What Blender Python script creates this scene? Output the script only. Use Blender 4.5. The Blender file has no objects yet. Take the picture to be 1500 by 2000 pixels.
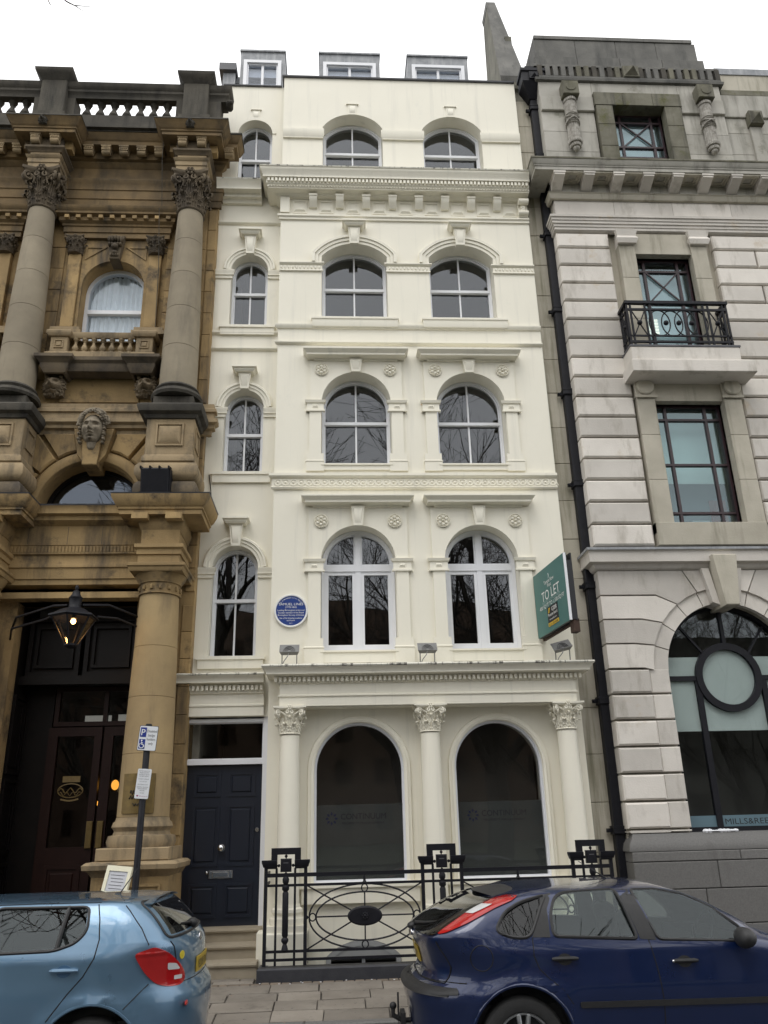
import bpy, bmesh, math, random
import numpy as np
from math import sin, cos, pi, radians, sqrt
from mathutils import Vector, Matrix
from mathutils.geometry import tessellate_polygon

SC = bpy.context.scene
COL = SC.collection
random.seed(7)

# ------------------------------------------------------------------ camera
EYE = Vector((0, 0, 1.631))
_p, _y, _r = radians(20.828), radians(3.615), radians(-1.474)
_f = Vector((sin(_y)*cos(_p), cos(_y)*cos(_p), sin(_p)))
_rt = Vector((cos(_y), -sin(_y), 0))
_up = _rt.cross(_f)
_r2 = _rt*cos(_r) + _up*sin(_r)
_u2 = -_rt*sin(_r) + _up*cos(_r)
cam = bpy.data.cameras.new('camera')
camo = bpy.data.objects.new('camera', cam)
COL.objects.link(camo)
cam.sensor_width = 36
cam.lens = 1600/2000*36
cam.clip_end = 600
cam.clip_start = .05
camo.matrix_world = Matrix(((_r2.x, _u2.x, -_f.x, EYE.x), (_r2.y, _u2.y, -_f.y, EYE.y), (_r2.z, _u2.z, -_f.z, EYE.z), (0, 0, 0, 1)))
SC.camera = camo

# ------------------------------------------------------------------ overcast daylight
SUN_EL, SUN_ROT = radians(58), radians(205)
w = bpy.data.worlds.new('World')
SC.world = w
w.use_nodes = True
nt = w.node_tree
bg = nt.nodes['Background']
sky = nt.nodes.new('ShaderNodeTexSky')
sky.sky_type = 'NISHITA'
sky.sun_disc = False
sky.sun_elevation = SUN_EL
sky.sun_rotation = SUN_ROT
sky.air_density = 1.0
sky.dust_density = 4.0
hs = nt.nodes.new('ShaderNodeHueSaturation')
hs.inputs['Saturation'].default_value = .12
nt.links.new(sky.outputs[0], hs.inputs['Color'])
# cloud deck: an overcast sky, a little brighter overhead than at the horizon
tc = nt.nodes.new('ShaderNodeTexCoord')
sep = nt.nodes.new('ShaderNodeSeparateXYZ')
nt.links.new(tc.outputs['Generated'], sep.inputs[0])
ramp = nt.nodes.new('ShaderNodeValToRGB')
ramp.color_ramp.elements[0].position = 0.0
ramp.color_ramp.elements[0].color = (.80, .81, .825, 1)
ramp.color_ramp.elements[1].position = 1.0
ramp.color_ramp.elements[1].color = (1.0, 1.0, 1.0, 1)
nt.links.new(sep.outputs['Z'], ramp.inputs[0])
cl = nt.nodes.new('ShaderNodeVectorMath'); cl.operation = 'SCALE'
cl.inputs['Scale'].default_value = 17.0
nt.links.new(ramp.outputs[0], cl.inputs[0])
mx = nt.nodes.new('ShaderNodeMix'); mx.data_type = 'RGBA'
mx.inputs['Factor'].default_value = .85
nt.links.new(hs.outputs[0], mx.inputs['A'])
nt.links.new(cl.outputs[0], mx.inputs['B'])
nt.links.new(mx.outputs['Result'], bg.inputs['Color'])
bg.inputs['Strength'].default_value = .1

sun = bpy.data.lights.new('sun', 'SUN')
sun.energy = .7
sun.angle = radians(25)
sun.color = (1, .97, .92)
suno = bpy.data.objects.new('sun', sun)
COL.objects.link(suno)
suno.location = (-6, -12, 30)
# Nishita: rotation 0 puts the sun towards +Y, growing clockwise seen from above
_sd = Vector((sin(SUN_ROT)*cos(SUN_EL), cos(SUN_ROT)*cos(SUN_EL), sin(SUN_EL)))
suno.rotation_euler = (-_sd).to_track_quat('-Z', 'Y').to_euler()

SC.view_settings.view_transform = 'Standard'
SC.view_settings.look = 'None'
SC.view_settings.exposure = 0.16
SC.view_settings.gamma = 1.0
SC.view_settings.use_curve_mapping = False
SC.render.engine = 'CYCLES'
SC.cycles.max_bounces = 10
SC.cycles.transparent_max_bounces = 16

# ------------------------------------------------------------------ object helpers
def wm(o):
    m = o.matrix_basis.copy()
    if o.parent:
        m = wm(o.parent) @ o.matrix_parent_inverse @ m
    return m

def put(o, parent=None):
    COL.objects.link(o)
    if parent is not None:
        o.parent = parent
        o.matrix_parent_inverse = wm(parent).inverted()
    return o

def tag(o, label=None, cat=None, group=None, kind=None):
    if label: o['label'] = label
    if cat: o['category'] = cat
    if group: o['group'] = group
    if kind: o['kind'] = kind
    return o

def thing(name, label, cat, loc=(0, 0, 0), group=None):
    o = bpy.data.objects.new(name, None)
    o.location = loc
    o.empty_display_size = .3
    COL.objects.link(o)
    return tag(o, label, cat, group)

def inst(name, src, loc, parent=None, rot=None, scale=None):
    """another object sharing the mesh of src"""
    o = bpy.data.objects.new(name, src.data)
    o.location = loc
    if rot: o.rotation_euler = rot
    if scale: o.scale = scale
    return put(o, parent)

class MB:
    def __init__(s): s.v = []; s.f = []
    def add(s, vs, fs):
        k = len(s.v); s.v += [tuple(p) for p in vs]; s.f += [tuple(i+k for i in f) for f in fs]; return s
    def box(s, x0, x1, y0, y1, z0, z1):
        return s.add([(x0,y0,z0),(x1,y0,z0),(x1,y1,z0),(x0,y1,z0),(x0,y0,z1),(x1,y0,z1),(x1,y1,z1),(x0,y1,z1)],
                     [(0,1,5,4),(1,2,6,5),(2,3,7,6),(3,0,4,7),(4,5,6,7),(3,2,1,0)])
    def cbox(s, x0, x1, y0, y1, z0, z1, c=.012):
        """box whose front face (y0) is chamfered"""
        return s.add([(x0+c,y0,z0+c),(x1-c,y0,z0+c),(x1-c,y0,z1-c),(x0+c,y0,z1-c),
                      (x0,y0+c,z0),(x1,y0+c,z0),(x1,y0+c,z1),(x0,y0+c,z1),
                      (x0,y1,z0),(x1,y1,z0),(x1,y1,z1),(x0,y1,z1)],
                     [(0,1,2,3),(0,4,5,1),(1,5,6,2),(2,6,7,3),(3,7,4,0),(4,8,9,5),(5,9,10,6),(6,10,11,7),(7,11,8,4),(8,11,10,9)])
    def tbox(s, x0, x1, y0, y1, z0, z1, c=.01):
        """box whose top edges are chamfered"""
        return s.add([(x0+c,y0+c,z1),(x1-c,y0+c,z1),(x1-c,y1-c,z1),(x0+c,y1-c,z1),
                      (x0,y0,z1-c),(x1,y0,z1-c),(x1,y1,z1-c),(x0,y1,z1-c),
                      (x0,y0,z0),(x1,y0,z0),(x1,y1,z0),(x0,y1,z0)],
                     [(0,1,2,3),(0,4,5,1),(1,5,6,2),(2,6,7,3),(3,7,4,0),(4,8,9,5),(5,9,10,6),(6,10,11,7),(7,11,8,4),(8,11,10,9)])
    def prism(s, poly, y0, y1, c=0):
        """polygon in x,z pushed from y0 (front) to y1; c chamfers the front of a convex polygon"""
        n = len(poly)
        if c:
            cx = sum(p[0] for p in poly)/n; cz = sum(p[1] for p in poly)/n
            ins = []
            for x, z in poly:
                d = sqrt((x-cx)**2+(z-cz)**2)
                k = max(0, (d-c*1.25)/d)
                ins.append((cx+(x-cx)*k, cz+(z-cz)*k))
            vs = [(x,y0,z) for x,z in ins]+[(x,y0+c,z) for x,z in poly]+[(x,y1,z) for x,z in poly]
            fs = [tuple(range(n))]
            for r in (0, 1):
                for i in range(n):
                    j = (i+1) % n
                    fs.append((r*n+i, r*n+n+i, r*n+n+j, r*n+j))
            fs.append(tuple(range(3*n-1, 2*n-1, -1)))
            return s.add(vs, fs)
        tri = tessellate_polygon([[Vector((x, z, 0)) for x, z in poly]])
        vs = [(x,y0,z) for x,z in poly]+[(x,y1,z) for x,z in poly]
        fs = [tuple(t) for t in tri]+[tuple(n+i for i in reversed(t)) for t in tri]
        fs += [(i, n+i, n+(i+1) % n, (i+1) % n) for i in range(n)]
        return s.add(vs, fs)
    def ring(s, a, b, y0, y1, sides=True):
        """frame between outlines a (outer) and b (inner), front at y0"""
        n = len(a)
        vs = [(x,y0,z) for x,z in a]+[(x,y0,z) for x,z in b]+[(x,y1,z) for x,z in b]+[(x,y1,z) for x,z in a]
        fs = []
        for i in range(n):
            j = (i+1) % n
            fs.append((i, j, n+j, n+i)); fs.append((n+i, n+j, 2*n+j, 2*n+i))
            if sides:
                fs.append((3*n+i, 3*n+j, j, i)); fs.append((2*n+i, 2*n+j, 3*n+j, 3*n+i))
        return s.add(vs, fs)
    def lathe(s, prof, cx=0, cy=0, n=20, cap=True, axis='z', off=0):
        """prof: (radius, height); axis z (up) or y (height measured along y)"""
        vs = []; m = len(prof)
        for r, h in prof:
            for i in range(n):
                a = 2*pi*i/n+off
                vs.append((cx+r*cos(a), cy+r*sin(a), h) if axis == 'z' else (cx+r*cos(a), h, cy+r*sin(a)))
        fs = [(k*n+i, k*n+(i+1) % n, (k+1)*n+(i+1) % n, (k+1)*n+i) for k in range(m-1) for i in range(n)]
        if cap:
            fs.append(tuple(range(n-1, -1, -1))); fs.append(tuple(range((m-1)*n, m*n)))
        return s.add(vs, fs)
    def ball(s, cx, cy, cz, rx, ry=None, rz=None, n=10, m=7):
        ry = ry or rx; rz = rz or rx
        vs = [(cx, cy, cz-rz)]
        for k in range(1, m):
            t = -pi/2+pi*k/m
            for i in range(n):
                a = 2*pi*i/n
                vs.append((cx+rx*cos(t)*cos(a), cy+ry*cos(t)*sin(a), cz+rz*sin(t)))
        vs.append((cx, cy, cz+rz)); L = len(vs)-1
        fs = [(0, 1+(i+1) % n, 1+i) for i in range(n)]
        for k in range(m-2):
            for i in range(n):
                j = (i+1) % n
                fs.append((1+k*n+i, 1+k*n+j, 1+(k+1)*n+j, 1+(k+1)*n+i))
        fs += [(L, 1+(m-2)*n+i, 1+(m-2)*n+(i+1) % n) for i in range(n)]
        return s.add(vs, fs)
    def tube(s, pts, r, n=6, closed=False, cap=True):
        pts = [Vector(p) for p in pts]; m = len(pts)
        rs = r if isinstance(r, (list, tuple)) else [r]*m
        vs = []; prev = None
        for k in range(m):
            if closed: t = pts[(k+1) % m]-pts[k-1]
            else: t = pts[min(k+1, m-1)]-pts[max(k-1, 0)]
            t.normalize()
            if prev is None:
                prev = t.orthogonal().normalized()
                if n == 4:
                    ax = Vector((0, 1, 0)) if abs(t.y) < .9 else Vector((0, 0, 1))
                    b = t.cross(ax).normalized(); prev = (b+t.cross(b).normalized()).normalized()
            u = (prev-t*prev.dot(t)).normalized(); prev = u
            v = t.cross(u)
            for i in range(n):
                a = 2*pi*i/n
                vs.append(pts[k]+(u*cos(a)+v*sin(a))*rs[k])
        fs = []
        for k in range(m if closed else m-1):
            q = (k+1) % m
            for i in range(n):
                j = (i+1) % n
                fs.append((k*n+i, k*n+j, q*n+j, q*n+i))
        if cap and not closed:
            fs.append(tuple(range(n-1, -1, -1))); fs.append(tuple(range((m-1)*n, m*n)))
        return s.add(vs, fs)
    def mould(s, prof, x0, x1, yw, yb=None, ml=True, mr=True):
        """run a (projection, z) profile along x on a wall at yw; ml/mr: mitred return at that end, back to yb"""
        yb = yw if yb is None else yb
        m = len(prof); rings = []
        if ml:
            if yb > yw+1e-4: rings.append([(x0-d, yb, z) for d, z in prof])
            else: rings.append([(x0-d, yw, z) for d, z in prof])
        rings.append([(x0-d*ml, yw-d, z) for d, z in prof])
        rings.append([(x1+d*mr, yw-d, z) for d, z in prof])
        if mr: rings.append([(x1+d, yb if yb > yw+1e-4 else yw, z) for d, z in prof])
        vs = [p for r in rings for p in r]; fs = []
        for k in range(len(rings)-1):
            for i in range(m-1):
                fs.append((k*m+i, (k+1)*m+i, (k+1)*m+i+1, k*m+i+1))
        if not ml: fs.append(tuple(range(m)))
        if not mr: fs.append(tuple(range(len(vs)-1, len(vs)-m-1, -1)))
        return s.add(vs, fs)
    def archm(s, prof, cx, cz, R, a, yw, n=24, caps=True):
        """arch moulding: prof (offset from R, projection); swept -a..a from the top"""
        m = len(prof); vs = []
        for k in range(n+1):
            t = -a+2*a*k/n
            for ro, d in prof:
                vs.append((cx+(R+ro)*sin(t), yw-d, cz+(R+ro)*cos(t)))
        fs = [(k*m+i, (k+1)*m+i, (k+1)*m+i+1, k*m+i+1) for k in range(n) for i in range(m-1)]
        if caps:
            fs.append(tuple(range(m))); fs.append(tuple(range(n*m+m-1, n*m-1, -1)))
        return s.add(vs, fs)
    def xform(s, mat, start=0):
        s.v = s.v[:start]+[tuple(mat @ Vector(p)) for p in s.v[start:]]; return s
    def mesh(s, name, mat=None, smooth=38, recalc=True):
        me = bpy.data.meshes.new(name)
        me.from_pydata(s.v, [], s.f)
        if recalc:
            b = bmesh.new(); b.from_mesh(me)
            bmesh.ops.recalc_face_normals(b, faces=b.faces); b.to_mesh(me); b.free()
        if smooth:
            me.polygons.foreach_set('use_smooth', [True]*len(me.polygons))
            me.set_sharp_from_angle(angle=radians(smooth))
        if mat: me.materials.append(mat)
        return me
    def build(s, name, mat, parent=None, loc=None, smooth=38):
        o = bpy.data.objects.new(name, s.mesh(name, mat, smooth))
        if loc: o.location = loc
        return put(o, parent)

def applied(o):
    """bake the modifiers of a fresh object into its mesh"""
    dg = bpy.context.evaluated_depsgraph_get()
    dg.update()
    me = bpy.data.meshes.new_from_object(o.evaluated_get(dg))
    o.modifiers.clear()
    o.data = me
    return o

def arch(cx, hw, z0, zs, rise, n=20):
    if rise <= 0:
        return [(cx-hw, z0), (cx+hw, z0), (cx+hw, zs), (cx-hw, zs)]
    R = (hw*hw+rise*rise)/(2*rise); cz = zs+rise-R
    a = math.asin(min(1, hw/R))
    return [(cx-hw, z0), (cx+hw, z0)]+[(cx+R*sin(t), cz+R*cos(t)) for t in (a-2*a*i/n for i in range(n+1))]

def arch_in(cx, hw, z0, zs, rise, t):
    """arguments of the outline inset by t"""
    if rise <= 0: return (cx, hw-t, z0+t, zs-t, 0)
    R = (hw*hw+rise*rise)/(2*rise); cz = zs+rise-R
    h2 = hw-t; R2 = R-t
    z2 = cz+sqrt(max(0, R2*R2-h2*h2))
    return (cx, h2, z0+t, z2, cz+R2-z2)

def clip(poly, axis, val, keep):
    out = []
    n = len(poly)
    for i in range(n):
        a, b = poly[i], poly[(i+1) % n]
        ia, ib = (a[axis]-val)*keep >= 0, (b[axis]-val)*keep >= 0
        if ia: out.append(a)
        if ia != ib:
            t = (val-a[axis])/(b[axis]-a[axis])
            out.append((a[0]+(b[0]-a[0])*t, a[1]+(b[1]-a[1])*t))
    return out

def wall(outer, holes, yf, depth):
    """front sheet of a wall at yf with openings (x,z outlines) and their reveals"""
    m = MB()
    loops = [outer]+holes
    pts = [p for l in loops for p in l]
    tri = tessellate_polygon([[Vector((x, z, 0)) for x, z in l] for l in loops])
    m.add([(x, yf, z) for x, z in pts], [tuple(t) for t in tri])
    for l in holes:
        n = len(l)
        m.add([(x, yf, z) for x, z in l]+[(x, yf+depth, z) for x, z in l], [(i, (i+1) % n, n+(i+1) % n, n+i) for i in range(n)])
    n = len(outer)
    m.add([(x, yf, z) for x, z in outer]+[(x, yf+depth, z) for x, z in outer], [(i, n+i, n+(i+1) % n, (i+1) % n) for i in range(n)])
    return m

def rect(x0, x1, z0, z1): return [(x0, z0), (x1, z0), (x1, z1), (x0, z1)]

def text(s, name, mat, parent, loc, height, width=None, rot=(pi/2, 0, 0), extrude=.0015, shear=0):
    """flat lettering, centred on loc; height = cap height"""
    cu = bpy.data.curves.new(name, 'FONT')
    cu.body = s; cu.size = 1; cu.align_x = 'CENTER'; cu.extrude = 0; cu.shear = shear
    cu.resolution_u = 3
    o = bpy.data.objects.new(name, cu)
    COL.objects.link(o)
    dg = bpy.context.evaluated_depsgraph_get()
    me = bpy.data.meshes.new_from_object(o.evaluated_get(dg))
    bpy.data.objects.remove(o)
    xs = [v.co.x for v in me.vertices]; ys = [v.co.y for v in me.vertices]
    if not xs: return None
    k = height/.73
    kx = (width/(max(xs)-min(xs))) if width else k
    cxm = (max(xs)+min(xs))/2
    for v in me.vertices:
        v.co.x = (v.co.x-cxm)*kx; v.co.y = (v.co.y-.36)*k
    me.materials.append(mat)
    me.name = name
    ob = bpy.data.objects.new(name, me)
    ob.location = loc; ob.rotation_euler = rot
    put(ob, parent)
    return ob

# ------------------------------------------------------------------ materials
def M(name, col, rough=.7, col2=None, sc=3., bump=0., bsc=60., streak=None, stmin=.55, stmax=.75, stsc=(5, 5, .5), var=0., metal=0., coat=0., spec=.5, blotch=None, contrast=.18):
    m = bpy.data.materials.new(name); m.use_nodes = True
    n = m.node_tree.nodes; L = m.node_tree.links
    b = n['Principled BSDF']
    b.inputs['Base Color'].default_value = (*col, 1)
    b.inputs['Roughness'].default_value = rough
    b.inputs['Metallic'].default_value = metal
    b.inputs['Specular IOR Level'].default_value = spec
    if coat:
        b.inputs['Coat Weight'].default_value = coat
        b.inputs['Coat Roughness'].default_value = .03
    geo = n.new('ShaderNodeNewGeometry')
    out = None
    def noise(scale, detail=6, vec=None, rg=.6):
        t = n.new('ShaderNodeTexNoise'); t.inputs['Scale'].default_value = scale
        t.inputs['Detail'].default_value = detail; t.inputs['Roughness'].default_value = rg
        L.new(vec or geo.outputs['Position'], t.inputs['Vector']); return t.outputs['Fac']
    def ramp(fac, a, z):
        r = n.new('ShaderNodeMapRange'); r.inputs['From Min'].default_value = a; r.inputs['From Max'].default_value = z
        L.new(fac, r.inputs['Value']); return r.outputs['Result']
    def mix(fac, A, B):
        x = n.new('ShaderNodeMix'); x.data_type = 'RGBA'
        L.new(fac, x.inputs['Factor'])
        for k, q in (('A', A), ('B', B)):
            if isinstance(q, tuple): x.inputs[k].default_value = (*q, 1)
            else: L.new(q, x.inputs[k])
        return x.outputs['Result']
    if col2: out = mix(ramp(noise(sc), .5-contrast, .5+contrast), col, col2)
    if var:
        oi = n.new('ShaderNodeObjectInfo')
        h = n.new('ShaderNodeHueSaturation')
        mr = n.new('ShaderNodeMapRange'); mr.inputs['To Min'].default_value = 1-var; mr.inputs['To Max'].default_value = 1+var
        L.new(oi.outputs['Random'], mr.inputs['Value']); L.new(mr.outputs['Result'], h.inputs['Value'])
        if out: L.new(out, h.inputs['Color'])
        else: h.inputs['Color'].default_value = (*col, 1)
        out = h.outputs['Color']
    if blotch: out = mix(ramp(noise(blotch[1], 8, None, .7), blotch[2], blotch[3]), out if out else col, blotch[0])
    if streak:
        mp = n.new('ShaderNodeVectorMath'); mp.operation = 'MULTIPLY'; mp.inputs[1].default_value = stsc
        L.new(geo.outputs['Position'], mp.inputs[0])
        out = mix(ramp(noise(1., 7, mp.outputs[0], .65), stmin, stmax), out if out else col, streak)
    if out: L.new(out, b.inputs['Base Color'])
    if bump:
        bp = n.new('ShaderNodeBump'); bp.inputs['Strength'].default_value = bump; bp.inputs['Distance'].default_value = .01
        L.new(noise(bsc, 8), bp.inputs['Height']); L.new(bp.outputs['Normal'], b.inputs['Normal'])
    return m

def glass(name, tint=(.55, .57, .58), ior=1.5, refl=(1, 1, 1), rough=0., wob=0.):
    """window glass: clear sheet with a fresnel reflection"""
    m = bpy.data.materials.new(name); m.use_nodes = True
    n = m.node_tree.nodes; L = m.node_tree.links
    n.remove(n['Principled BSDF'])
    tr = n.new('ShaderNodeBsdfTransparent'); tr.inputs[0].default_value = (*tint, 1)
    gl = n.new('ShaderNodeBsdfGlossy'); gl.inputs['Color'].default_value = (*refl, 1); gl.inputs['Roughness'].default_value = rough
    fr = n.new('ShaderNodeFresnel')
    g0 = n.new('ShaderNodeNewGeometry'); mr = n.new('ShaderNodeMapRange')     # both faces of the thin sheet reflect alike
    mr.inputs['To Min'].default_value = ior; mr.inputs['To Max'].default_value = 1/ior
    L.new(g0.outputs['Backfacing'], mr.inputs['Value']); L.new(mr.outputs['Result'], fr.inputs['IOR'])
    mxs = n.new('ShaderNodeMixShader')
    L.new(fr.outputs[0], mxs.inputs[0]); L.new(tr.outputs[0], mxs.inputs[1]); L.new(gl.outputs[0], mxs.inputs[2])
    L.new(mxs.outputs[0], n['Material Output'].inputs['Surface'])
    if wob:
        geo = n.new('ShaderNodeNewGeometry')
        t = n.new('ShaderNodeTexNoise'); t.inputs['Scale'].default_value = 1.7; t.inputs['Detail'].default_value = 1
        L.new(geo.outputs['Position'], t.inputs['Vector'])
        bp = n.new('ShaderNodeBump'); bp.inputs['Strength'].default_value = wob; bp.inputs['Distance'].default_value = .02
        L.new(t.outputs['Fac'], bp.inputs['Height'])
        L.new(bp.outputs['Normal'], gl.inputs['Normal']); L.new(bp.outputs['Normal'], fr.inputs['Normal'])
    return m

def emit(name, col, st):
    m = bpy.data.materials.new(name); m.use_nodes = True
    b = m.node_tree.nodes['Principled BSDF']
    b.inputs['Base Color'].default_value = (*col, 1)
    b.inputs['Emission Color'].default_value = (*col, 1); b.inputs['Emission Strength'].default_value = st
    return m

CREAM = M('cream_paint', (.84, .805, .69), .55, (.81, .775, .66), 1.3, .06, 25, blotch=((.74, .715, .62), 2.2, .62, .8), streak=(.69, .665, .575), stmin=.54, stmax=.80, stsc=(7, 7, .3))
DRIP = M('cream_paint_weathered', (.74, .72, .63), .6, (.62, .60, .52), 9, .05, 30, streak=(.10, .095, .08), stmin=.52, stmax=.62, stsc=(16, 16, .8))
WHITE = M('white_paint', (.78, .79, .82), .35, (.74, .75, .78), 3)
GLASS = glass('window_glass', (.7, .7, .7), 1.72, (.93, .96, 1.0), wob=.05)
GLASSD = glass('dark_window_glass', (.8, .8, .8), 1.45, wob=.03)
DARKIN = M('dark_interior', (.07, .065, .062), .9)
LEAD = M('weathered_lead', (.19, .20, .215), .55, (.30, .31, .325), 6, .15, 30, streak=(.42, .43, .44), stmin=.5, stmax=.75, stsc=(9, 9, 1.2))
LEADD = M('dark_lead_flashing', (.06, .062, .07), .55, (.10, .10, .11), 6, .1, 30)
SLATE = M('roof_slate', (.07, .072, .08), .6, (.11, .11, .12), 8, .2, 20)
NAVY = M('navy_door_paint', (.012, .015, .026), .32, (.015, .019, .03), 2, coat=.2)
CHROME = M('polished_metal', (.62, .62, .63), .22, metal=1)
IRON = M('black_iron_paint', (.007, .0075, .011), .5, (.011, .011, .015), 12, .1, 60, spec=.25)
GOLD = M('golden_sandstone', (.405, .278, .126), .85, (.255, .175, .08), 1.6, .35, 45, streak=(.075, .058, .04), stmin=.52, stmax=.70, stsc=(2.6, 2.6, .45), var=.24, blotch=((.06, .047, .033), 1.5, .54, .68))
GOLDP = M('pale_sandstone', (.37, .28, .165), .85, (.25, .185, .105), 1.6, .35, 45, streak=(.07, .06, .045), stmin=.5, stmax=.72, stsc=(3, 3, .6), var=.1, blotch=((.09, .078, .06), 1.6, .56, .74))
SOOT = M('soot_blackened_stone', (.04, .037, .031), .9, (.095, .085, .068), 2.2, .5, 40, var=.1, streak=(.025, .023, .02), stmin=.5, stmax=.7)
SOOTY = M('half_sooted_stone', (.17, .13, .08), .9, (.075, .06, .045), 2.4, .45, 40, streak=(.04, .034, .028), stmin=.52, stmax=.74, stsc=(3, 3, 1), var=.12)
PORT = M('portland_stone', (.67, .63, .575), .8, (.56, .525, .475), 1.6, .3, 50, var=.17, streak=(.25, .22, .17), stmin=.54, stmax=.80, stsc=(2.6, 2.6, .8), blotch=((.47, .37, .24), 1.5, .60, .78))
PORTD = M('weathered_portland', (.50, .465, .385), .85, (.40, .37, .30), 2, .3, 45, streak=(.17, .16, .115), stmin=.52, stmax=.76, stsc=(4, 4, .4), var=.08)
MOSS = M('mossy_black_stone', (.10, .095, .065), .9, (.19, .18, .14), 2.5, .45, 40, blotch=((.085, .085, .02), 3, .55, .72), streak=(.045, .042, .035), stmin=.5, stmax=.72, var=.1)
CRUST = M('blackened_parapet_stone', (.105, .103, .096), .9, (.175, .17, .155), 2.2, .4, 40, streak=(.07, .07, .066), stmin=.5, stmax=.72, stsc=(4, 4, .6), var=.08)
GRAN = M('grey_granite', (.115, .112, .107), .6, (.16, .156, .15), 60, .2, 90, var=.14, streak=(.10, .095, .09), stmin=.6, stmax=.8)
BRONZE = M('dark_red_metal_frame', (.045, .022, .026), .4, (.03, .016, .02), 5)
WOOD = M('dark_stained_wood', (.006, .005, .005), .4, (.010, .008, .007), 6, .15, 30, spec=.22)
WOODR = M('dark_red_wood', (.021, .0085, .0065), .4, (.015, .006, .005), 6, .15, 30, spec=.22)
BRASS = M('worn_brass', (.19, .13, .045), .42, (.13, .09, .035), 14, metal=.6)
STEP = M('worn_step_stone', (.34, .295, .22), .85, (.27, .23, .17), 3, .3, 40, streak=(.16, .13, .09), stmin=.6, stmax=.8, stsc=(3, 3, 2))
SLAB = M('paving_stone', (.235, .21, .178), .85, (.18, .158, .132), 2.5, .3, 50, var=.16, blotch=((.12, .105, .088), 3, .55, .75), streak=(.085, .076, .066), stmin=.63, stmax=.68, stsc=(16, 16, 16))

# ------------------------------------------------------------------ shared window and ornament builders
def tilt(m):
    """old panes never sit quite true"""
    a, b = random.uniform(-.007, .007), random.uniform(-.007, .007)
    n = len(m.v); cx = sum(p[0] for p in m.v)/n; cz = sum(p[2] for p in m.v)/n
    m.v = [(x, y+a*(x-cx)+b*(z-cz), z) for x, y, z in m.v]; return m

def sash(parent, cx, hw, z0, zs, rise, y, zr, t=.034, bar=.026, mat=None, gl=None, name='window'):
    """box sash: frame part with pane, glazing_bar and meeting_rail children"""
    mat = mat or WHITE; gl = gl or GLASS
    A = (cx, hw, z0, zs, rise); B = arch_in(*A, t)
    fr = MB().ring(arch(*A), arch(*B), y, y+.12)
    C2 = arch_in(*B, .02)
    up = clip(arch(*B), 1, zr, 1); upi = clip(arch(*C2), 1, zr, 1)
    fr.ring(arch(*B), arch(*C2), y+.03, y+.09)
    w_ = fr.build(name, mat, parent)
    apex = C2[3]+C2[4]+.02
    MB().box(cx-B[1], cx+B[1], y+.012, y+.085, zr-.025, zr+.025).build('meeting_rail', mat, w_)
    MB().box(cx-bar/2, cx+bar/2, y+.033, y+.075, zr+.02, apex).build('glazing_bar', mat, w_)
    MB().box(cx-bar/2, cx+bar/2, y+.052, y+.088, z0+t, zr-.02).build('glazing_bar', mat, w_)
    oi = arch(*arch_in(*B, .02))
    for s in (-1, 1):
        h = clip(oi, 0, cx, s)
        tilt(MB().prism(clip(h, 1, zr, 1), y+.048, y+.054)).build('pane', gl, w_)
        tilt(MB().prism(clip(h, 1, zr, -1), y+.066, y+.072)).build('pane', gl, w_)
    return w_

def casement(parent, cx, hw, z0, zs, rise, y, zt, mat=None, gl=None):
    """arched french window: thick frame, mullion, transom and two casements"""
    mat = mat or WHITE; gl = gl or GLASS
    A = (cx, hw, z0, zs, rise); B = arch_in(*A, .055)
    w_ = MB().ring(arch(*A), arch(*B), y, y+.12).build('window', mat, parent)
    MB().box(cx-.04, cx+.04, y+.004, y+.1, z0+.05, zs+rise-.04).build('mullion', mat, w_)
    MB().box(cx-B[1], cx+B[1], y-.004, y+.1, zt-.045, zt+.045).build('transom', mat, w_)
    full = arch(*B)
    for s in (-1, 1):
        h = clip(full, 0, cx+s*.04, s)
        u = clip(h, 1, zt+.045, 1)
        n = len(u); px = sum(p[0] for p in u)/n; pz = sum(p[1] for p in u)/n
        ins = [(px+(x-px)*.91, pz+(z-pz)*.91) for x, z in u]
        MB().ring(u, ins, y+.02, y+.08).build('upper_light', mat, w_)
        tilt(MB().prism(ins, y+.05, y+.056)).build('pane', gl, w_)
        x0, x1 = sorted((cx+s*.04, cx+s*B[1]))
        a = rect(x0, x1, z0+.055, zt-.045); b = rect(x0+.047, x1-.047, z0+.125, zt-.098)
        MB().ring(a, b, y+.015, y+.08).build('casement', mat, w_)
        tilt(MB().prism(b, y+.045, y+.051)).build('pane', gl, w_)
    return w_

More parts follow.
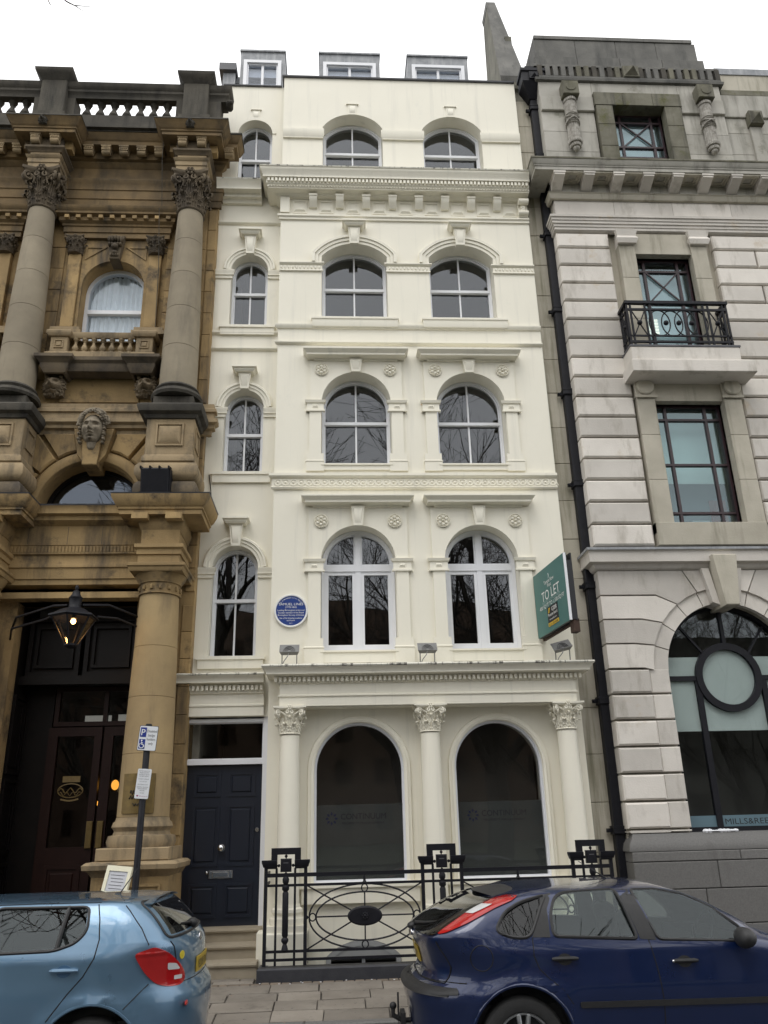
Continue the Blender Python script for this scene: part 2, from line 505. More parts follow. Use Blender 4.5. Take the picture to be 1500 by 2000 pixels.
def keystone(cx, z0, z1, w0, w1, y, proj, cap=True):
    m = MB()
    zc = z1-.09 if cap else z1
    m.add([(cx-w0/2, y-proj*.8, z0), (cx+w0/2, y-proj*.8, z0), (cx+w1/2, y-proj, zc), (cx-w1/2, y-proj, zc),
           (cx-w0/2, y, z0), (cx+w0/2, y, z0), (cx+w1/2, y, zc), (cx-w1/2, y, zc)],
          [(0,1,2,3),(0,4,5,1),(1,5,6,2),(2,6,7,3),(3,7,4,0)])
    # raised panel on its face
    m.add([(cx-w0*.3, y-proj*.8-.012, z0+.06), (cx+w0*.3, y-proj*.8-.012, z0+.06), (cx+w1*.3, y-proj-.012, zc-.05), (cx-w1*.3, y-proj-.012, zc-.05),
           (cx-w0*.38, y-proj*.8, z0+.035), (cx+w0*.38, y-proj*.8, z0+.035), (cx+w1*.38, y-proj, zc-.03), (cx-w1*.38, y-proj, zc-.03)],
          [(0,1,2,3),(0,4,5,1),(1,5,6,2),(2,6,7,3),(3,7,4,0)])
    if cap:
        m.mould([(0, zc), (proj*.3, zc), (proj*.5, zc+.03), (proj*.5, zc+.045), (proj*.75, zc+.06), (proj*.75, z1), (0, z1)], cx-w1/2-.004, cx+w1/2+.004, y-proj+.0, y)
        m.box(cx-w1/2-.02, cx+w1/2+.02, y-proj, y, zc+.005, z1-.005)
    return m

def rosette(r):
    m = MB().lathe([(0, -.006), (r, -.006), (r*1.02, -.022), (r*.93, -.03), (r*.86, -.016), (0, -.013)], n=24, axis='y', cap=False)
    for k in range(6):
        a = 2*pi*k/6+.5
        m.ball(r*.52*cos(a), -.022, r*.52*sin(a), r*.25, .024, r*.25, 8, 5)
        m.ball(r*.76*cos(a+.52), -.02, r*.76*sin(a+.52), r*.11, .018, r*.11, 6, 4)
    m.ball(0, -.03, 0, r*.2, .03, r*.2, 8, 5)
    return m

def capital(z0, z1, rb, half, leaves=8):
    """carved corinthian capital round the z axis"""
    h = z1-z0; m = MB()
    m.lathe([(rb*.98, z0-.05*h), (rb*1.10, z0-.045*h), (rb*1.17, z0-.02*h), (rb*1.10, z0+.005*h), (rb*.99, z0+.02*h), (rb*.97, z0+.4*h), (rb*1.05, z0+.7*h), (rb*1.28, z0+.88*h)], n=24)
    def leaf(a, hh, rr, w):
        # a lobed blade that climbs the bell and curls over at the tip
        path = [(1.02, .0, .75), (1.06, .22, 1.0), (1.10, .42, .8), (1.15, .58, 1.0), (1.22, .76, .72), (1.34+.1*rr, .93, .62), (1.46+.16*rr, .98, .5), (1.52+.18*rr, .90, .34), (1.47+.16*rr, .82, .2)]
        vs = []; n = 8
        for q, t, ww in path:
            z = z0+.01*h+hh*t; r = rb*q; W = w*ww
            for dt, dr in ((-1, -.05), (-.6, .04), (-.28, -.01), (0, .09), (.28, -.01), (.6, .04), (1, -.05), (0, -.12)):
                rr_ = r+rb*dr
                vs.append((rr_*cos(a)-W*dt*sin(a), rr_*sin(a)+W*dt*cos(a), z-abs(dt)*.035*h))
        fs = [(k*n+i, k*n+(i+1) % n, (k+1)*n+(i+1) % n, (k+1)*n+i) for k in range(len(path)-1) for i in range(n)]
        fs += [tuple(range(n)), tuple(range(len(vs)-1, len(vs)-n-1, -1))]
        m.add(vs, fs)
        for s in (-1, 1):
            for t, q in ((.24, 1.10), (.58, 1.18), (.80, 1.28)):
                r = rb*q; W = w*.95
                m.ball(r*cos(a)-s*W*sin(a), r*sin(a)+s*W*cos(a), z0+hh*t, w*.2, w*.2, w*.3, 6, 4)
    for k in range(leaves): leaf(2*pi*k/leaves+pi/leaves, .38*h, .7, rb*.36)
    for k in range(leaves): leaf(2*pi*k/leaves, .66*h, 1.0, rb*.34)
    for k in range(4):
        a = pi/4+k*pi/2; R = half*1.30
        u = Vector((cos(a), sin(a), 0)); v = Vector((-sin(a), cos(a), 0))
        for s in (-1, 1):      # paired volutes, each a spiral seen from its own face
            w_ = (u*.8+v*s*.6).normalized()
            pts = []; rr = []
            for q in range(20):
                t = q/19
                if t < .3:
                    e = t/.3
                    c = (u*(1-.35*(1-e))+v*s*.55*(1-e))*(rb*1.2+(R*.80-rb*1.2)*e)+Vector((0, 0, z0+h*(.56+.30*e)))
                else:
                    e = (t-.3)/.7
                    an = pi/2-e*8.2; ra = h*.125*(1-.78*e)
                    c = u*(R*.80)+v*s*h*.045+w_*0+u*ra*cos(an)+Vector((0, 0, z0+h*.735+ra*sin(an)))
                pts.append(c); rr.append(h*.034)
            m.tube(pts, rr, 6)
        c = u*R*.80+Vector((0, 0, z0+h*.735)); m.ball(c.x, c.y, c.z, h*.05, h*.05, h*.05, 7, 5)
        a2 = k*pi/2
        u2 = Vector((cos(a2), sin(a2), 0)); v2 = Vector((-sin(a2), cos(a2), 0))
        for s in (-1, 1):      # inner helices
            pts = []
            for q in range(12):
                e = q/11; an = pi/2-e*6; ra = h*.075*(1-.7*e)
                pts.append(u2*half*.90+v2*s*(h*.10-ra*cos(an))+Vector((0, 0, z0+h*.77+ra*sin(an))))
            m.tube([u2*rb*1.15+v2*s*h*.16+Vector((0, 0, z0+h*.55))]+pts, h*.026, 5)
        for q in range(6):     # fleuron on the abacus
            c = u2*half*.93+v2*h*.075*cos(q*pi/3)+Vector((0, 0, z0+h*.94+h*.075*sin(q*pi/3))); m.ball(c.x, c.y, c.z, h*.042, h*.042, h*.042, 6, 4)
        c = u2*half*.97+Vector((0, 0, z0+h*.94)); m.ball(c.x, c.y, c.z, h*.04, h*.04, h*.04, 6, 4)
    ol = []
    for k in range(4):
        a = k*pi/2
        u2 = Vector((cos(a), sin(a))); v2 = Vector((-sin(a), cos(a)))
        for q in (-.95, -.62, -.25, .25, .62, .95):
            d = half*(1.02-.24*(1-(q*q)))
            p = u2*d+v2*half*q
            ol.append((p.x, p.y, abs(q) > .9))
    n = len(ol)
    vs = [(x*.88, y*.88, z0+.86*h) for x, y, c in ol]+[(x*.97, y*.97, z0+.90*h+(.02*h if c else 0)) for x, y, c in ol]+[(x*1.03, y*1.03, z0+.93*h) for x, y, c in ol]+[(x*1.03, y*1.03, z1) for x, y, c in ol]
    m.add(vs, [(r*n+i, r*n+(i+1) % n, r*n+n+(i+1) % n, r*n+n+i) for r in (0, 1, 2) for i in range(n)]+[tuple(range(n-1, -1, -1)), tuple(range(3*n, 4*n))])
    return m

def move(m, x, y, z=0):
    return m.xform(Matrix.Translation((x, y, z)))

# ------------------------------------------------------------------ cream stucco house
house = thing('stucco_townhouse', 'tall narrow cream painted stucco house with navy front door and arched sash windows', 'building', (1.0, 10.5, 0))
YW, YB = 10.5, 10.72       # main wall and stair bay wall
XL, XR = -1.01, 3.31       # main bay
WX = (.245, 2.06)
holes = []
GFX = (.22, 2.10)
for cx in GFX: holes.append(arch(cx, .60, .93, 2.295, .60, 28))
for cx in WX:
    holes.append(arch(cx, .545, 3.87, 5.165, .545, 24))
    holes.append(arch(cx, .545, 6.70, 7.735, .545, 24))
    holes.append(arch(cx, .55, 9.30, 10.5, .26, 18))
    holes.append(arch(cx, .54, 12.2, 13.34, .31, 18))
holes.append(arch(.245, .47, -.55, .10, .185, 12))
wall(rect(XL, XR, -.6, 14.5), holes, YW, .36).build('main_wall', CREAM, house)
BX = -1.53
BH = [(12.2, 13.37, .31), (9.29, 10.37, .31), (6.68, 7.77, .31), (3.85, 5.15, .33)]
bh = [arch(BX if i < 3 else -1.565, .31 if i < 3 else .335, a, b, c, 20) for i, (a, b, c) in enumerate(BH)]
wall(rect(-2.16, XL-.002, 3.0, 14.5), bh, YB, .32).build('stair_bay_wall', CREAM, house)
# body behind the front: side walls, back and dark rooms
sh = MB()
sh.box(-2.16, -2.0, 11.05, 17, 0, 14.5).box(3.15, 3.31, 10.87, 17, -.6, 14.5).box(-2.0, 3.15, 16.8, 17, 0, 14.5)
sh.build('rear_walls', CREAM, house)
ro = MB()
for z in (3.3, 6.2, 8.9, 11.9, 14.2): ro.box(-1.99, 3.14, 11.06, 13.4, z-.12, z)
ro.box(-1.99, 3.14, 13.4, 13.5, -.6, 14.2).box(-1.07, -.97, 11.06, 13.4, -.6, 14.08).box(-1.99, 3.14, 11.06, 13.4, -.7, -.6)
ro.box(.95, 1.35, 11.06, 11.5, -.6, 14.08)
ro.build('rooms', DARKIN, house)
for k, cx in enumerate(GFX):
    A = (cx, .60, .93, 2.295, .60)
    o = MB().ring(arch(*A, 28), arch(*arch_in(*A, .03), 28), YW+.055, YW+.16)
    o.ring(arch(*arch_in(*A, -.025), 28), arch(*arch_in(*A, .012), 28), YW+.02, YW+.1)
    shop = o.build('shop_window', WHITE, house)
    MB().prism(arch(*arch_in(*A, .025), 28), YW+.1, YW+.108).build('pane', GLASSD, shop)
    FILM = M('frosted_film', (.075, .085, .082), .7, (.09, .10, .097), 2) if k == 0 else FILM
    MB().box(cx-.571, cx+.571, YW+.113, YW+.116, .955, 1.86).build('frosted_film', FILM, shop)
    LOGO = M('grey_blue_print', (.02, .035, .10), .6) if k == 0 else LOGO
    LOGO2 = M('grey_print', (.03, .034, .045), .6) if k == 0 else LOGO2
    MB().box(cx-.7, cx+.7, YW+.9, YW+.93, -.3, 3.1).build('office_screen', M('warm_grey_screen', (.22, .21, .195), .9) if k == 0 else bpy.data.materials['warm_grey_screen'], shop)  # panel added behind the pane to brighten it
    lg = MB()
    for q in range(8):
        a = q*pi/4
        c = Vector((cx-.37, 0, 1.69))
        p = [(c.x+r*cos(a+t), c.z+r*sin(a+t)) for r, t in ((.035, 0), (.06, .3), (.085, 0), (.06, -.3))]
        lg.prism(p, YW+.1095, YW+.1125)
    lg.build('emblem', LOGO, shop)
    text('CONTINUUM', 'lettering', LOGO2, shop, (cx+.05, YW+.1115, 1.715), .075, .6)
    text('PROPERTY MANAGEMENT', 'lettering', LOGO2, shop, (cx+.05, YW+.1115, 1.63), .028, .56)
    MB().archm([(.0, 0), (.0, .03), (.03, .045), (.05, .03), (.075, .03), (.085, 0)], cx, 2.295, .605, pi/2, YW, 32, False).build('arch_moulding', CREAM, house)
    for s in (-1, 1):
        s_ = MB()
        q = [(0, .03), (.03, .045), (.05, .03), (.075, .03), (.085, 0)]
        vs = [(cx+s*(.605+a), YW-d, z) for z in (.93, 2.295) for a, d in [(0, 0)]+q]
        s_.add(vs, [(i, i+1, i+7, i+6) for i in range(5)])
        s_.build('jamb_moulding', CREAM, house)
    MB().mould([(0, .70), (.07, .70), (.07, .86), (.10, .88), (.10, .925), (0, .925)], cx-.68, cx+.68, YW).build('sill', CREAM, house)
for cx in WX:
    casement(house, cx, .54, 3.87, 5.165, .54, YW+.20, 5.12)
    sash(house, cx, .54, 6.70, 7.735, .54, YW+.24, 7.52)
    sash(house, cx, .545, 9.30, 10.5, .255, YW+.24, 10.03)
    sash(house, cx, .535, 12.25, 13.34, .30, YW+.24, 12.97)
for i, (a, b, c) in enumerate(BH):
    cx, hw = (BX, .31) if i < 3 else (-1.565, .335)
    sash(house, cx, hw-.005, a, b, c-.004, YB+.16, (12.91, 10.02, 7.38, 4.70)[i], .032)
# aedicules of the first and second floors
ros = None
for zb, zi, zsp, zh, ra in ((3.87, 5.0, 5.165, 5.985, 5.77), (6.70, 7.575, 7.735, 8.475, 8.31)):
    for cx in WX:
        x0, x1 = cx-.735, cx+.735
        # raised surround above the imposts, with the arch cut out
        top = zh
        ol = [(x0+.005, zi+.19), (cx-.546, zi+.19), (cx-.546, zsp)]+[(cx-.546*cos(t), zsp+.546*sin(t)) for t in (pi*i/24 for i in range(1, 24))]+[(cx+.546, zsp), (cx+.546, zi+.19), (x1-.005, zi+.19), (x1-.005, top), (x0+.005, top)]
        MB().prism(ol, YW-.035, YW-.001).build('arch_surround', CREAM, house)
        for s in (-1, 1):
            xa, xb = sorted((cx+s*.55, cx+s*.73))
            pl = MB().box(xa, xb, YW-.036, YW-.001, zb+.17, zi).build('pilaster', CREAM, house)
            MB().mould([(0, zb-.19 if zb < 5 else zb-.12), (.042, zb-.19 if zb < 5 else zb-.12), (.042, zb+.03), (.05, zb+.035), (.05, zb+.05), (.036, zb+.06), (.036, zb+.17), (0, zb+.17)], xa-.004, xb+.004, YW).build('pilaster_base', CREAM, pl)
            cp = MB().mould([(.036, zi), (.06, zi+.005), (.06, zi+.03), (.042, zi+.035), (.042, zi+.14), (.062, zi+.15), (.075, zi+.19), (0, zi+.19)], xa, xb, YW)
            zc = zi+.085
            cp.add([(xa+.04, YW-.042, zc-.03), (xb-.04, YW-.042, zc-.03), (xb-.06, YW-.06, zc+.01), (xa+.06, YW-.06, zc+.01), (xa+.045, YW-.042, zc+.03), (xb-.045, YW-.042, zc+.03)], [(0,1,2,3), (3,2,5,4), (0,3,4), (1,5,2)])
            cp.build('impost', CREAM, pl)
            if ros is None:
                ros = rosette(.105).build('rosette', CREAM, house, (cx+s*.545, YW-.035, ra))
            else: inst('rosette', ros, (cx+s*.545, YW-.035, ra), house)
        MB().mould([(.03, zh-.005), (.065, zh), (.065, zh+.02), (.085, zh+.03), (.18, zh+.035), (.18, zh+.065), (.195, zh+.08), (.235, zh+.115), (.235, zh+.14), (0, zh+.15)], x0+.135, x1-.135, YW).build('hood_cornice', CREAM, house)
        keystone(cx, zsp+.525, zh+.005, .14, .2, YW-.03, .075, False).build('keystone', CREAM, house)
        MB().mould([(0, zb-.17 if zb < 5 else zb-.10), (.03, zb-.17 if zb < 5 else zb-.10), (.03, zb-.03), (.05, zb-.025), (.05, zb), (0, zb)], cx-.5, cx+.5, YW).build('sill', CREAM, house)
# third floor: segmental hoods, impost bands
hw3, rise3 = .55, .26
R3 = (hw3**2+rise3**2)/(2*rise3); c3 = 10.5+rise3-R3
for cx in WX:
    for k, (r0, r1, d) in enumerate(((.0, .055, .03), (.055, .11, .05), (.11, .165, .072))):
        a3 = math.asin((hw3+r1)/(R3+r1))
        MB().archm([(r0, 0), (r0, d), (r1-.008, d+.003), (r1, d-.006), (r1, 0)], cx, c3, R3, a3, YW, 24).build('archivolt', CREAM, house)
        ztop = c3+sqrt((R3+r1)**2-(hw3+r1)**2)
        for s in (-1, 1):
            xa, xb = sorted((cx+s*(hw3+r0), cx+s*(hw3+r1)))
            MB().box(xa+.001, xb-.001, YW-d, YW-.001, 10.37, ztop-.004).build('arch_leg', CREAM, house)
    keystone(cx, 10.72, 11.13, .15, .21, YW, .12).build('keystone', CREAM, house)
    MB().mould([(0, 9.11), (.05, 9.11), (.06, 9.14), (.06, 9.24), (.075, 9.25), (.075, 9.285), (0, 9.295)], cx-.64, cx+.64, YW).build('sill', CREAM, house)
    keystone(cx, 13.64, 13.87, .15, .17, YW, .012, False).build('keystone', CREAM, house)
    MB().box(cx-.115, cx+.115, YW-.03, YW-.002, 13.868, 13.885).build('keystone_cap', CREAM, house)
def gaps(y0, y1, half):
    xs = [XL]+[v for cx in WX for v in (cx-half, cx+half)]+[XR]
    return [(xs[i], xs[i+1]) for i in (0, 2, 4)]
for i, (a, b) in enumerate(gaps(0, 0, .56)):
    bd = MB().mould([(0, 10.20), (.03, 10.205), (.03, 10.23), (.02, 10.235), (.02, 10.315), (.03, 10.32), (.055, 10.345), (.055, 10.365), (0, 10.37)], a, b, YW, None, i > 0, i < 2)
    n = int((b-a)/.062)
    for k in range(n):
        x = a+(b-a)*(k+.5)/n
        bd.ball(x, YW-.02, 10.275, .022, .02, .034, 6, 4)
    bd.build('impost_band', CREAM, house)
    MB().mould([(0, 13.05), (.035, 13.05), (.035, 13.08), (.05, 13.10), (.05, 13.25), (.03, 13.265), (0, 13.27)], a+.005, b-.005, YW, None, i > 0, i < 2).build('attic_string', CREAM, house)
MB().mould([(0, 9.085), (.02, 9.09), (.05, 9.13), (.05, 9.16), (0, 9.17)], XL, XR, YW, None, True, False).build('string_course', CREAM, house)
MB().mould([(0, 8.785), (.02, 8.79), (.045, 8.82), (.045, 8.84), (0, 8.85)], XL, XR, YW, None, True, False).build('string_course', CREAM, house)
# guilloche band over the first floor
MB().mould([(0, 6.285), (.03, 6.29), (.045, 6.315), (.03, 6.33), (.03, 6.455), (.05, 6.46), (.075, 6.49), (.075, 6.53), (0, 6.54)], XL, XR, YW, None, True, False).build('ornament_band', CREAM, house)
g0 = None
for k in range(37):
    x = XL+.06+k*.1165
    if g0 is None:
        g0 = MB().tube([(.05*cos(t), 0, .05*sin(t)) for t in (2*pi*i/18 for i in range(18))], .011, 6, True)
        g0.ball(0, 0, 0, .02, .018, .02, 8, 5)
        g0.tube([(.03+.055*t, -.004, .05*cos(pi*t)) for t in (i/6 for i in range(7))], .007, 4)
        g0 = g0.build('guilloche_ring', CREAM, house, (x, YW-.032, 6.392))
    else: inst('guilloche_ring', g0, (x, YW-.032, 6.392), house)
# top cornice with dentils, modillions and frieze
MB().mould([(0, 11.25), (.03, 11.255), (.03, 11.29), (.055, 11.31), (.055, 11.345), (.03, 11.36), (0, 11.37)], XL, XR, YW, None, True, False).build('frieze_moulding', CREAM, house)
MB().mould([(0, 11.70), (.06, 11.705), (.10, 11.74), (.21, 11.745), (.21, 11.76), (.225, 11.765), (.225, 11.80), (.25, 11.82), (.25, 11.825), (.25, 11.905), (.30, 11.91), (.30, 11.955), (.31, 11.97), (.33, 12.03), (.345, 12.05), (.345, 12.075), (.36, 12.085)], XL, XR, YW, 10.9, True, False).build('cornice', CREAM, house)
MB().mould([(.36, 12.085), (.365, 12.105), (.345, 12.115), (-.002, 12.15)], XL, XR, YW, 10.9, True, False).build('cornice_lip', DRIP, house)
dn = MB()
for k in range(70):
    x = XL-.22+k*.0648
    dn.box(x, x+.038, YW-.285, YW-.24, 11.835, 11.90)
for k in range(92):
    x = XL-.2+k*.049
    dn.add([(x, YW-.226, 11.768), (x+.024, YW-.246, 11.784), (x+.047, YW-.226, 11.768), (x+.024, YW-.226, 11.812)], [(0, 1, 3), (1, 2, 3), (0, 2, 1)])
tag(dn.build('dentil_band', CREAM, house), kind='stuff')
md = None; fp = None
for k in range(8):
    x = -.455+k*.459
    if md is None:
        md = MB().add([(-.066, -.135, .20), (.066, -.135, .20), (.066, -.135, .12), (-.066, -.135, .12), (-.066, 0, .20), (.066, 0, .20), (.066, 0, .0), (-.066, 0, .0), (-.066, -.10, .075), (.066, -.10, .075), (-.066, -.045, .0), (.066, -.045, .0)],
                      [(0,1,2,3), (3,2,9,8), (8,9,11,10), (10,11,6,7), (0,4,5,1), (0,3,8,10,7,4), (1,5,6,11,9,2)])
        md.box(-.074, .074, -.147, 0, .165, .205)
        md = md.build('modillion', CREAM, house, (x, YW, 11.50))
    else: inst('modillion', md, (x, YW, 11.50), house)
for k in range(9):
    x = -.685+k*.459
    if fp is None:
        fp = MB().ring(rect(-.12, .12, 0, .26), rect(-.1, .1, .02, .24), -.008, .01)
        fp.add([(-.1, -.002, .02), (.1, -.002, .02), (.07, -.03, .055), (-.07, -.03, .055), (.04, -.012, .10), (-.04, -.012, .10), (.1, -.002, .2), (-.1, -.002, .2)], [(0,1,2,3), (3,2,4,5), (5,4,6,7), (0,3,5,7), (1,6,4,2)])
        fp = fp.build('frieze_panel', CREAM, house, (x, YW-.004, 11.40))
    else: inst('frieze_panel', fp, (x, YW-.004, 11.40), house)
MB().box(XL-.01, XL+.15, YW-.06, YW-.001, 11.372, 11.70).build('frieze_pilaster', CREAM, house)
cn = MB().box(3.13, 3.29, YW-.07, YW-.001, 11.36, 11.72)
for z, r, q in ((11.62, .055, .13), (11.42, .045, .08)): cn.lathe([(r, 3.125), (r, 3.295)], n=12).xform(Matrix(((0, 0, 1, 0), (0, 1, 0, YW-q), (1, 0, 0, z), (0, 0, 0, 1))), len(cn.v)-24)
for z in (11.48, 11.53, 11.56): cn.ball(3.21, YW-.085, z, .05, .03, .035, 8, 5)
cn.build('console', CREAM, house)
# ground floor entablature and columns
EX0, EX1, EY = -.84, 3.18, 10.2
MB().mould([(-.05, 3.085), (0, 3.085), (0, 3.20), (.02, 3.21), (.02, 3.225), (.0, 3.235), (.0, 3.37), (.03, 3.385), (.03, 3.46), (.09, 3.47), (.11, 3.475), (.17, 3.48), (.17, 3.50), (.185, 3.52), (.21, 3.555), (.225, 3.565)], EX0, EX1, EY, YW).build('entablature', CREAM, house)
MB().mould([(.225, 3.565), (.235, 3.58), (.225, 3.60), (-.29, 3.63)], EX0, EX1, EY, YW).build('cornice_lip', DRIP, house)
MB().box(EX0-.004, EX1+.004, EY+.052, YW, 3.075, 3.36).build('entablature_core', CREAM, house)
dn = MB()
for k in range(66):
    x = EX0-.07+k*.0635
    dn.box(x, x+.036, EY-.075, EY-.028, 3.395, 3.455)
tag(dn.build('dentil_band', CREAM, house), kind='stuff')
cap0 = sh0 = ba0 = None
for cx in (-.70, 1.17, 3.03):
    loc = (cx, 10.33, 0)
    if sh0 is None:
        sh0 = MB().lathe([(.15, .72), (.145, .9), (.142, 1.4), (.135, 2.2), (.127, 2.72)], n=28).build('column', CREAM, house, loc)
        cap0 = capital(2.745, 3.083, .125, .215).build('capital', CREAM, sh0, loc)
        ba0 = MB().lathe([(.215, .50), (.22, .53), (.215, .57), (.185, .58), (.175, .60), (.18, .62), (.195, .635), (.19, .67), (.165, .685), (.158, .72)], n=28)
        ba0.box(-.235, .235, -.235, .17, .43, .50).tbox(-.26, .26, -.26, .17, -.05, .43, .015)
        ba0 = ba0.build('column_base', CREAM, sh0, loc)
    else:
        s1 = inst('column', sh0, loc, house); inst('capital', cap0, loc, s1); inst('column_base', ba0, loc, s1)
# stair bay: mouldings, cornices
for i, (zi, cx, hw, zsp, rise, kz0, kz1) in enumerate(((10.2, BX, .31, 10.37, .31, 10.66, 11.1), (7.6, BX, .31, 7.77, .31, 8.07, 8.43), (4.99, -1.565, .335, 5.15, .33, 5.46, 5.88))):
    MB().archm([(.0, 0), (.0, .03), (.04, .035), (.045, .05), (.085, .05), (.09, .07), (.12, .07), (.135, .05), (.135, 0)], cx, zsp, hw, pi/2, YB, 28).build('archivolt', CREAM, house)
    keystone(cx, kz0, kz1, .13, .2, YB, .12).build('keystone', CREAM, house)
    for a, b, l, r in ((-2.13, cx-hw, False, True), (cx+hw, XL, True, False)):
        MB().mould([(0, zi), (.025, zi+.005), (.025, zi+.05), (.045, zi+.06), (.045, zi+.10), (.06, zi+.13), (.06, zi+.155), (0, zi+.16)], a, b, YB, None, False, r if l is False else True).build('impost_band', CREAM, house)
for x0, x1, z in ((-1.93, -1.13, 9.24), (-1.93, -1.13, 6.63), (-1.99, -1.16, 3.82)):
    MB().mould([(0, z-.14), (.04, z-.14), (.045, z-.02), (.065, z-.015), (.065, z+.03), (0, z+.035)], x0, x1, YB).build('sill', CREAM, house)
for z in (9.10, 8.80, 11.31):
    MB().mould([(0, z), (.02, z+.005), (.045, z+.035), (.045, z+.055), (0, z+.06)], -2.14, XL, YB, None, False, False).build('string_course', CREAM, house)
MB().archm([(0, 0), (0, .015), (.07, .015), (.07, 0)], BX, 13.37, .31, pi/2, YB, 24).build('archivolt', CREAM, house)
keystone(BX, 13.7, 13.92, .13, .15, YB, .012, False).build('keystone', CREAM, house)
MB().box(BX-.10, BX+.10, YB-.03, YB-.002, 13.918, 13.935).build('keystone_cap', CREAM, house)
MB().mould([(0, 11.74), (.05, 11.745), (.08, 11.80), (.14, 11.81), (.14, 11.85), (.16, 11.87), (.25, 11.88), (.25, 11.93), (.27, 11.96), (.29, 12.02), (.31, 12.04)], -2.13, XL-.35, YB, None, False, False).build('bay_cornice', CREAM, house)
MB().mould([(.31, 12.04), (.318, 12.06), (.30, 12.07), (0, 12.10)], -2.13, XL-.35, YB, None, False, False).build('cornice_lip', DRIP, house)
# doorway
MB().mould([(0, 3.03), (.03, 3.03), (.03, 3.15), (.045, 3.16), (.045, 3.18), (.03, 3.19), (.03, 3.32), (.06, 3.33), (.06, 3.44), (.11, 3.45), (.17, 3.46), (.17, 3.49), (.19, 3.52), (.225, 3.55)], -2.17, EX0-.24, YB-.05, YB, True, False).build('door_entablature', CREAM, house)
MB().mould([(.225, 3.55), (.235, 3.565), (.22, 3.58), (-.05, 3.60)], -2.17, EX0-.24, YB-.05, YB, True, False).build('cornice_lip', DRIP, house)
MB().box(-2.168, EX0-.002, YB-.045, YB+.2, 3.02, 3.55).build('door_lintel', CREAM, house)
dn = MB()
for k in range(18):
    dn.box(-2.19+k*.062, -2.155+k*.062, YB-.16, YB-.105, 3.365, 3.43)
tag(dn.build('dentil_band', CREAM, house), kind='stuff')
fr = MB().box(-2.2, -2.115, YB-.02, YB+.2, .40, 3.02).box(-1.085, -1.015, YB-.02, YB+.2, .40, 3.02).box(-2.115, -1.085, YB+.0, YB+.16, 2.955, 3.02).box(-2.115, -1.085, YB-.005, YB+.16, 2.405, 2.47)
fr.box(-2.135, -2.115, YB-.035, YB-.02, .42, 3.0).build('door_frame', WHITE, house)
fan = MB().ring(rect(-2.115, -1.085, 2.47, 2.955), rect(-2.1, -1.1, 2.485, 2.94), YB+.03, YB+.08).build('fanlight', WHITE, house)
MB().box(-2.1, -1.1, YB+.05, YB+.058, 2.485, 2.94).build('pane', GLASSD, fan)
door = MB().box(-2.113, -1.087, YB+.06, YB+.12, .45, 2.403).build('door', NAVY, house)
for xa, xb in ((-1.99, -1.66), (-1.53, -1.20)):
    for za, zb in ((2.02, 2.29), (1.17, 1.88), (.57, .93)):
        pn = MB().ring(rect(xa-.02, xb+.02, za-.02, zb+.02), rect(xa+.012, xb-.012, za+.012, zb-.012), YB+.048, YB+.07)
        pn.cbox(xa+.03, xb-.03, YB+.044, YB+.07, za+.03, zb-.03, .018)
        pn.build('panel', NAVY, door)
MB().lathe([(.0, -.085), (.02, -.083), (.036, -.07), (.04, -.05), (.03, -.03), (.016, -.02), (.016, -.005), (.045, -.003), (.045, 0)], -1.60, 1.37, 18, False, 'y').xform(Matrix.Translation((0, YB+.06, 0))).build('door_knob', CHROME, door)
MB().lathe([(.0, -.012), (.025, -.012), (.03, 0)], -1.14, 1.58, 16, False, 'y').xform(Matrix.Translation((0, YB+.06, 0))).build('lock', CHROME, door)
MB().cbox(-1.75, -1.44, YB+.045, YB+.06, 1.005, 1.10, .006).cbox(-1.70, -1.49, YB+.038, YB+.05, 1.02, 1.085, .006).ball(-1.77, YB+.03, 1.08, .018, .02, .022).build('letter_plate', CHROME, door)
for k, (zt, zb, yf) in enumerate(((.455, .31, 10.5), (.31, .16, 10.22), (.16, -.05, 9.92))):
    y1 = (10.9, 10.52, 10.24)[k]
    st = MB().mould([(0, zb), (0, zt-.05), (.022, zt-.045), (.03, zt-.025), (.022, zt-.004), (0, zt), (-(y1-yf), zt)], -2.14, -1.02, yf, None, False, False)
    st.build('step', STEP, house)
MB().box(-1.05, EX0+.4, 10.12, YW, -.05, .43).build('step_cheek', CREAM, house)
# basement light
A = (.245, .465, -.5, .10, .18)
bw = MB().ring(arch(*A, 12), arch(*arch_in(*A, .06), 12), YW-.015, YW+.15).build('basement_window', M('grey_board', (.34, .35, .355), .6, (.3, .3, .3), 6), house)
MB().prism(clip(arch(*arch_in(*A, .03), 12), 1, .10, 1), YW-.008, YW+.1).build('top_board', M('dull_grey_board', (.27, .28, .285), .6, (.32, .32, .32), 6), bw)
MB().prism(clip(arch(*arch_in(*A, .05), 12), 1, .10, -1), YW+.11, YW+.118).build('pane', GLASSD, bw)
MB().box(.225, .265, YW+.07, YW+.108, -.45, .10).build('glazing_bar', WHITE, bw)
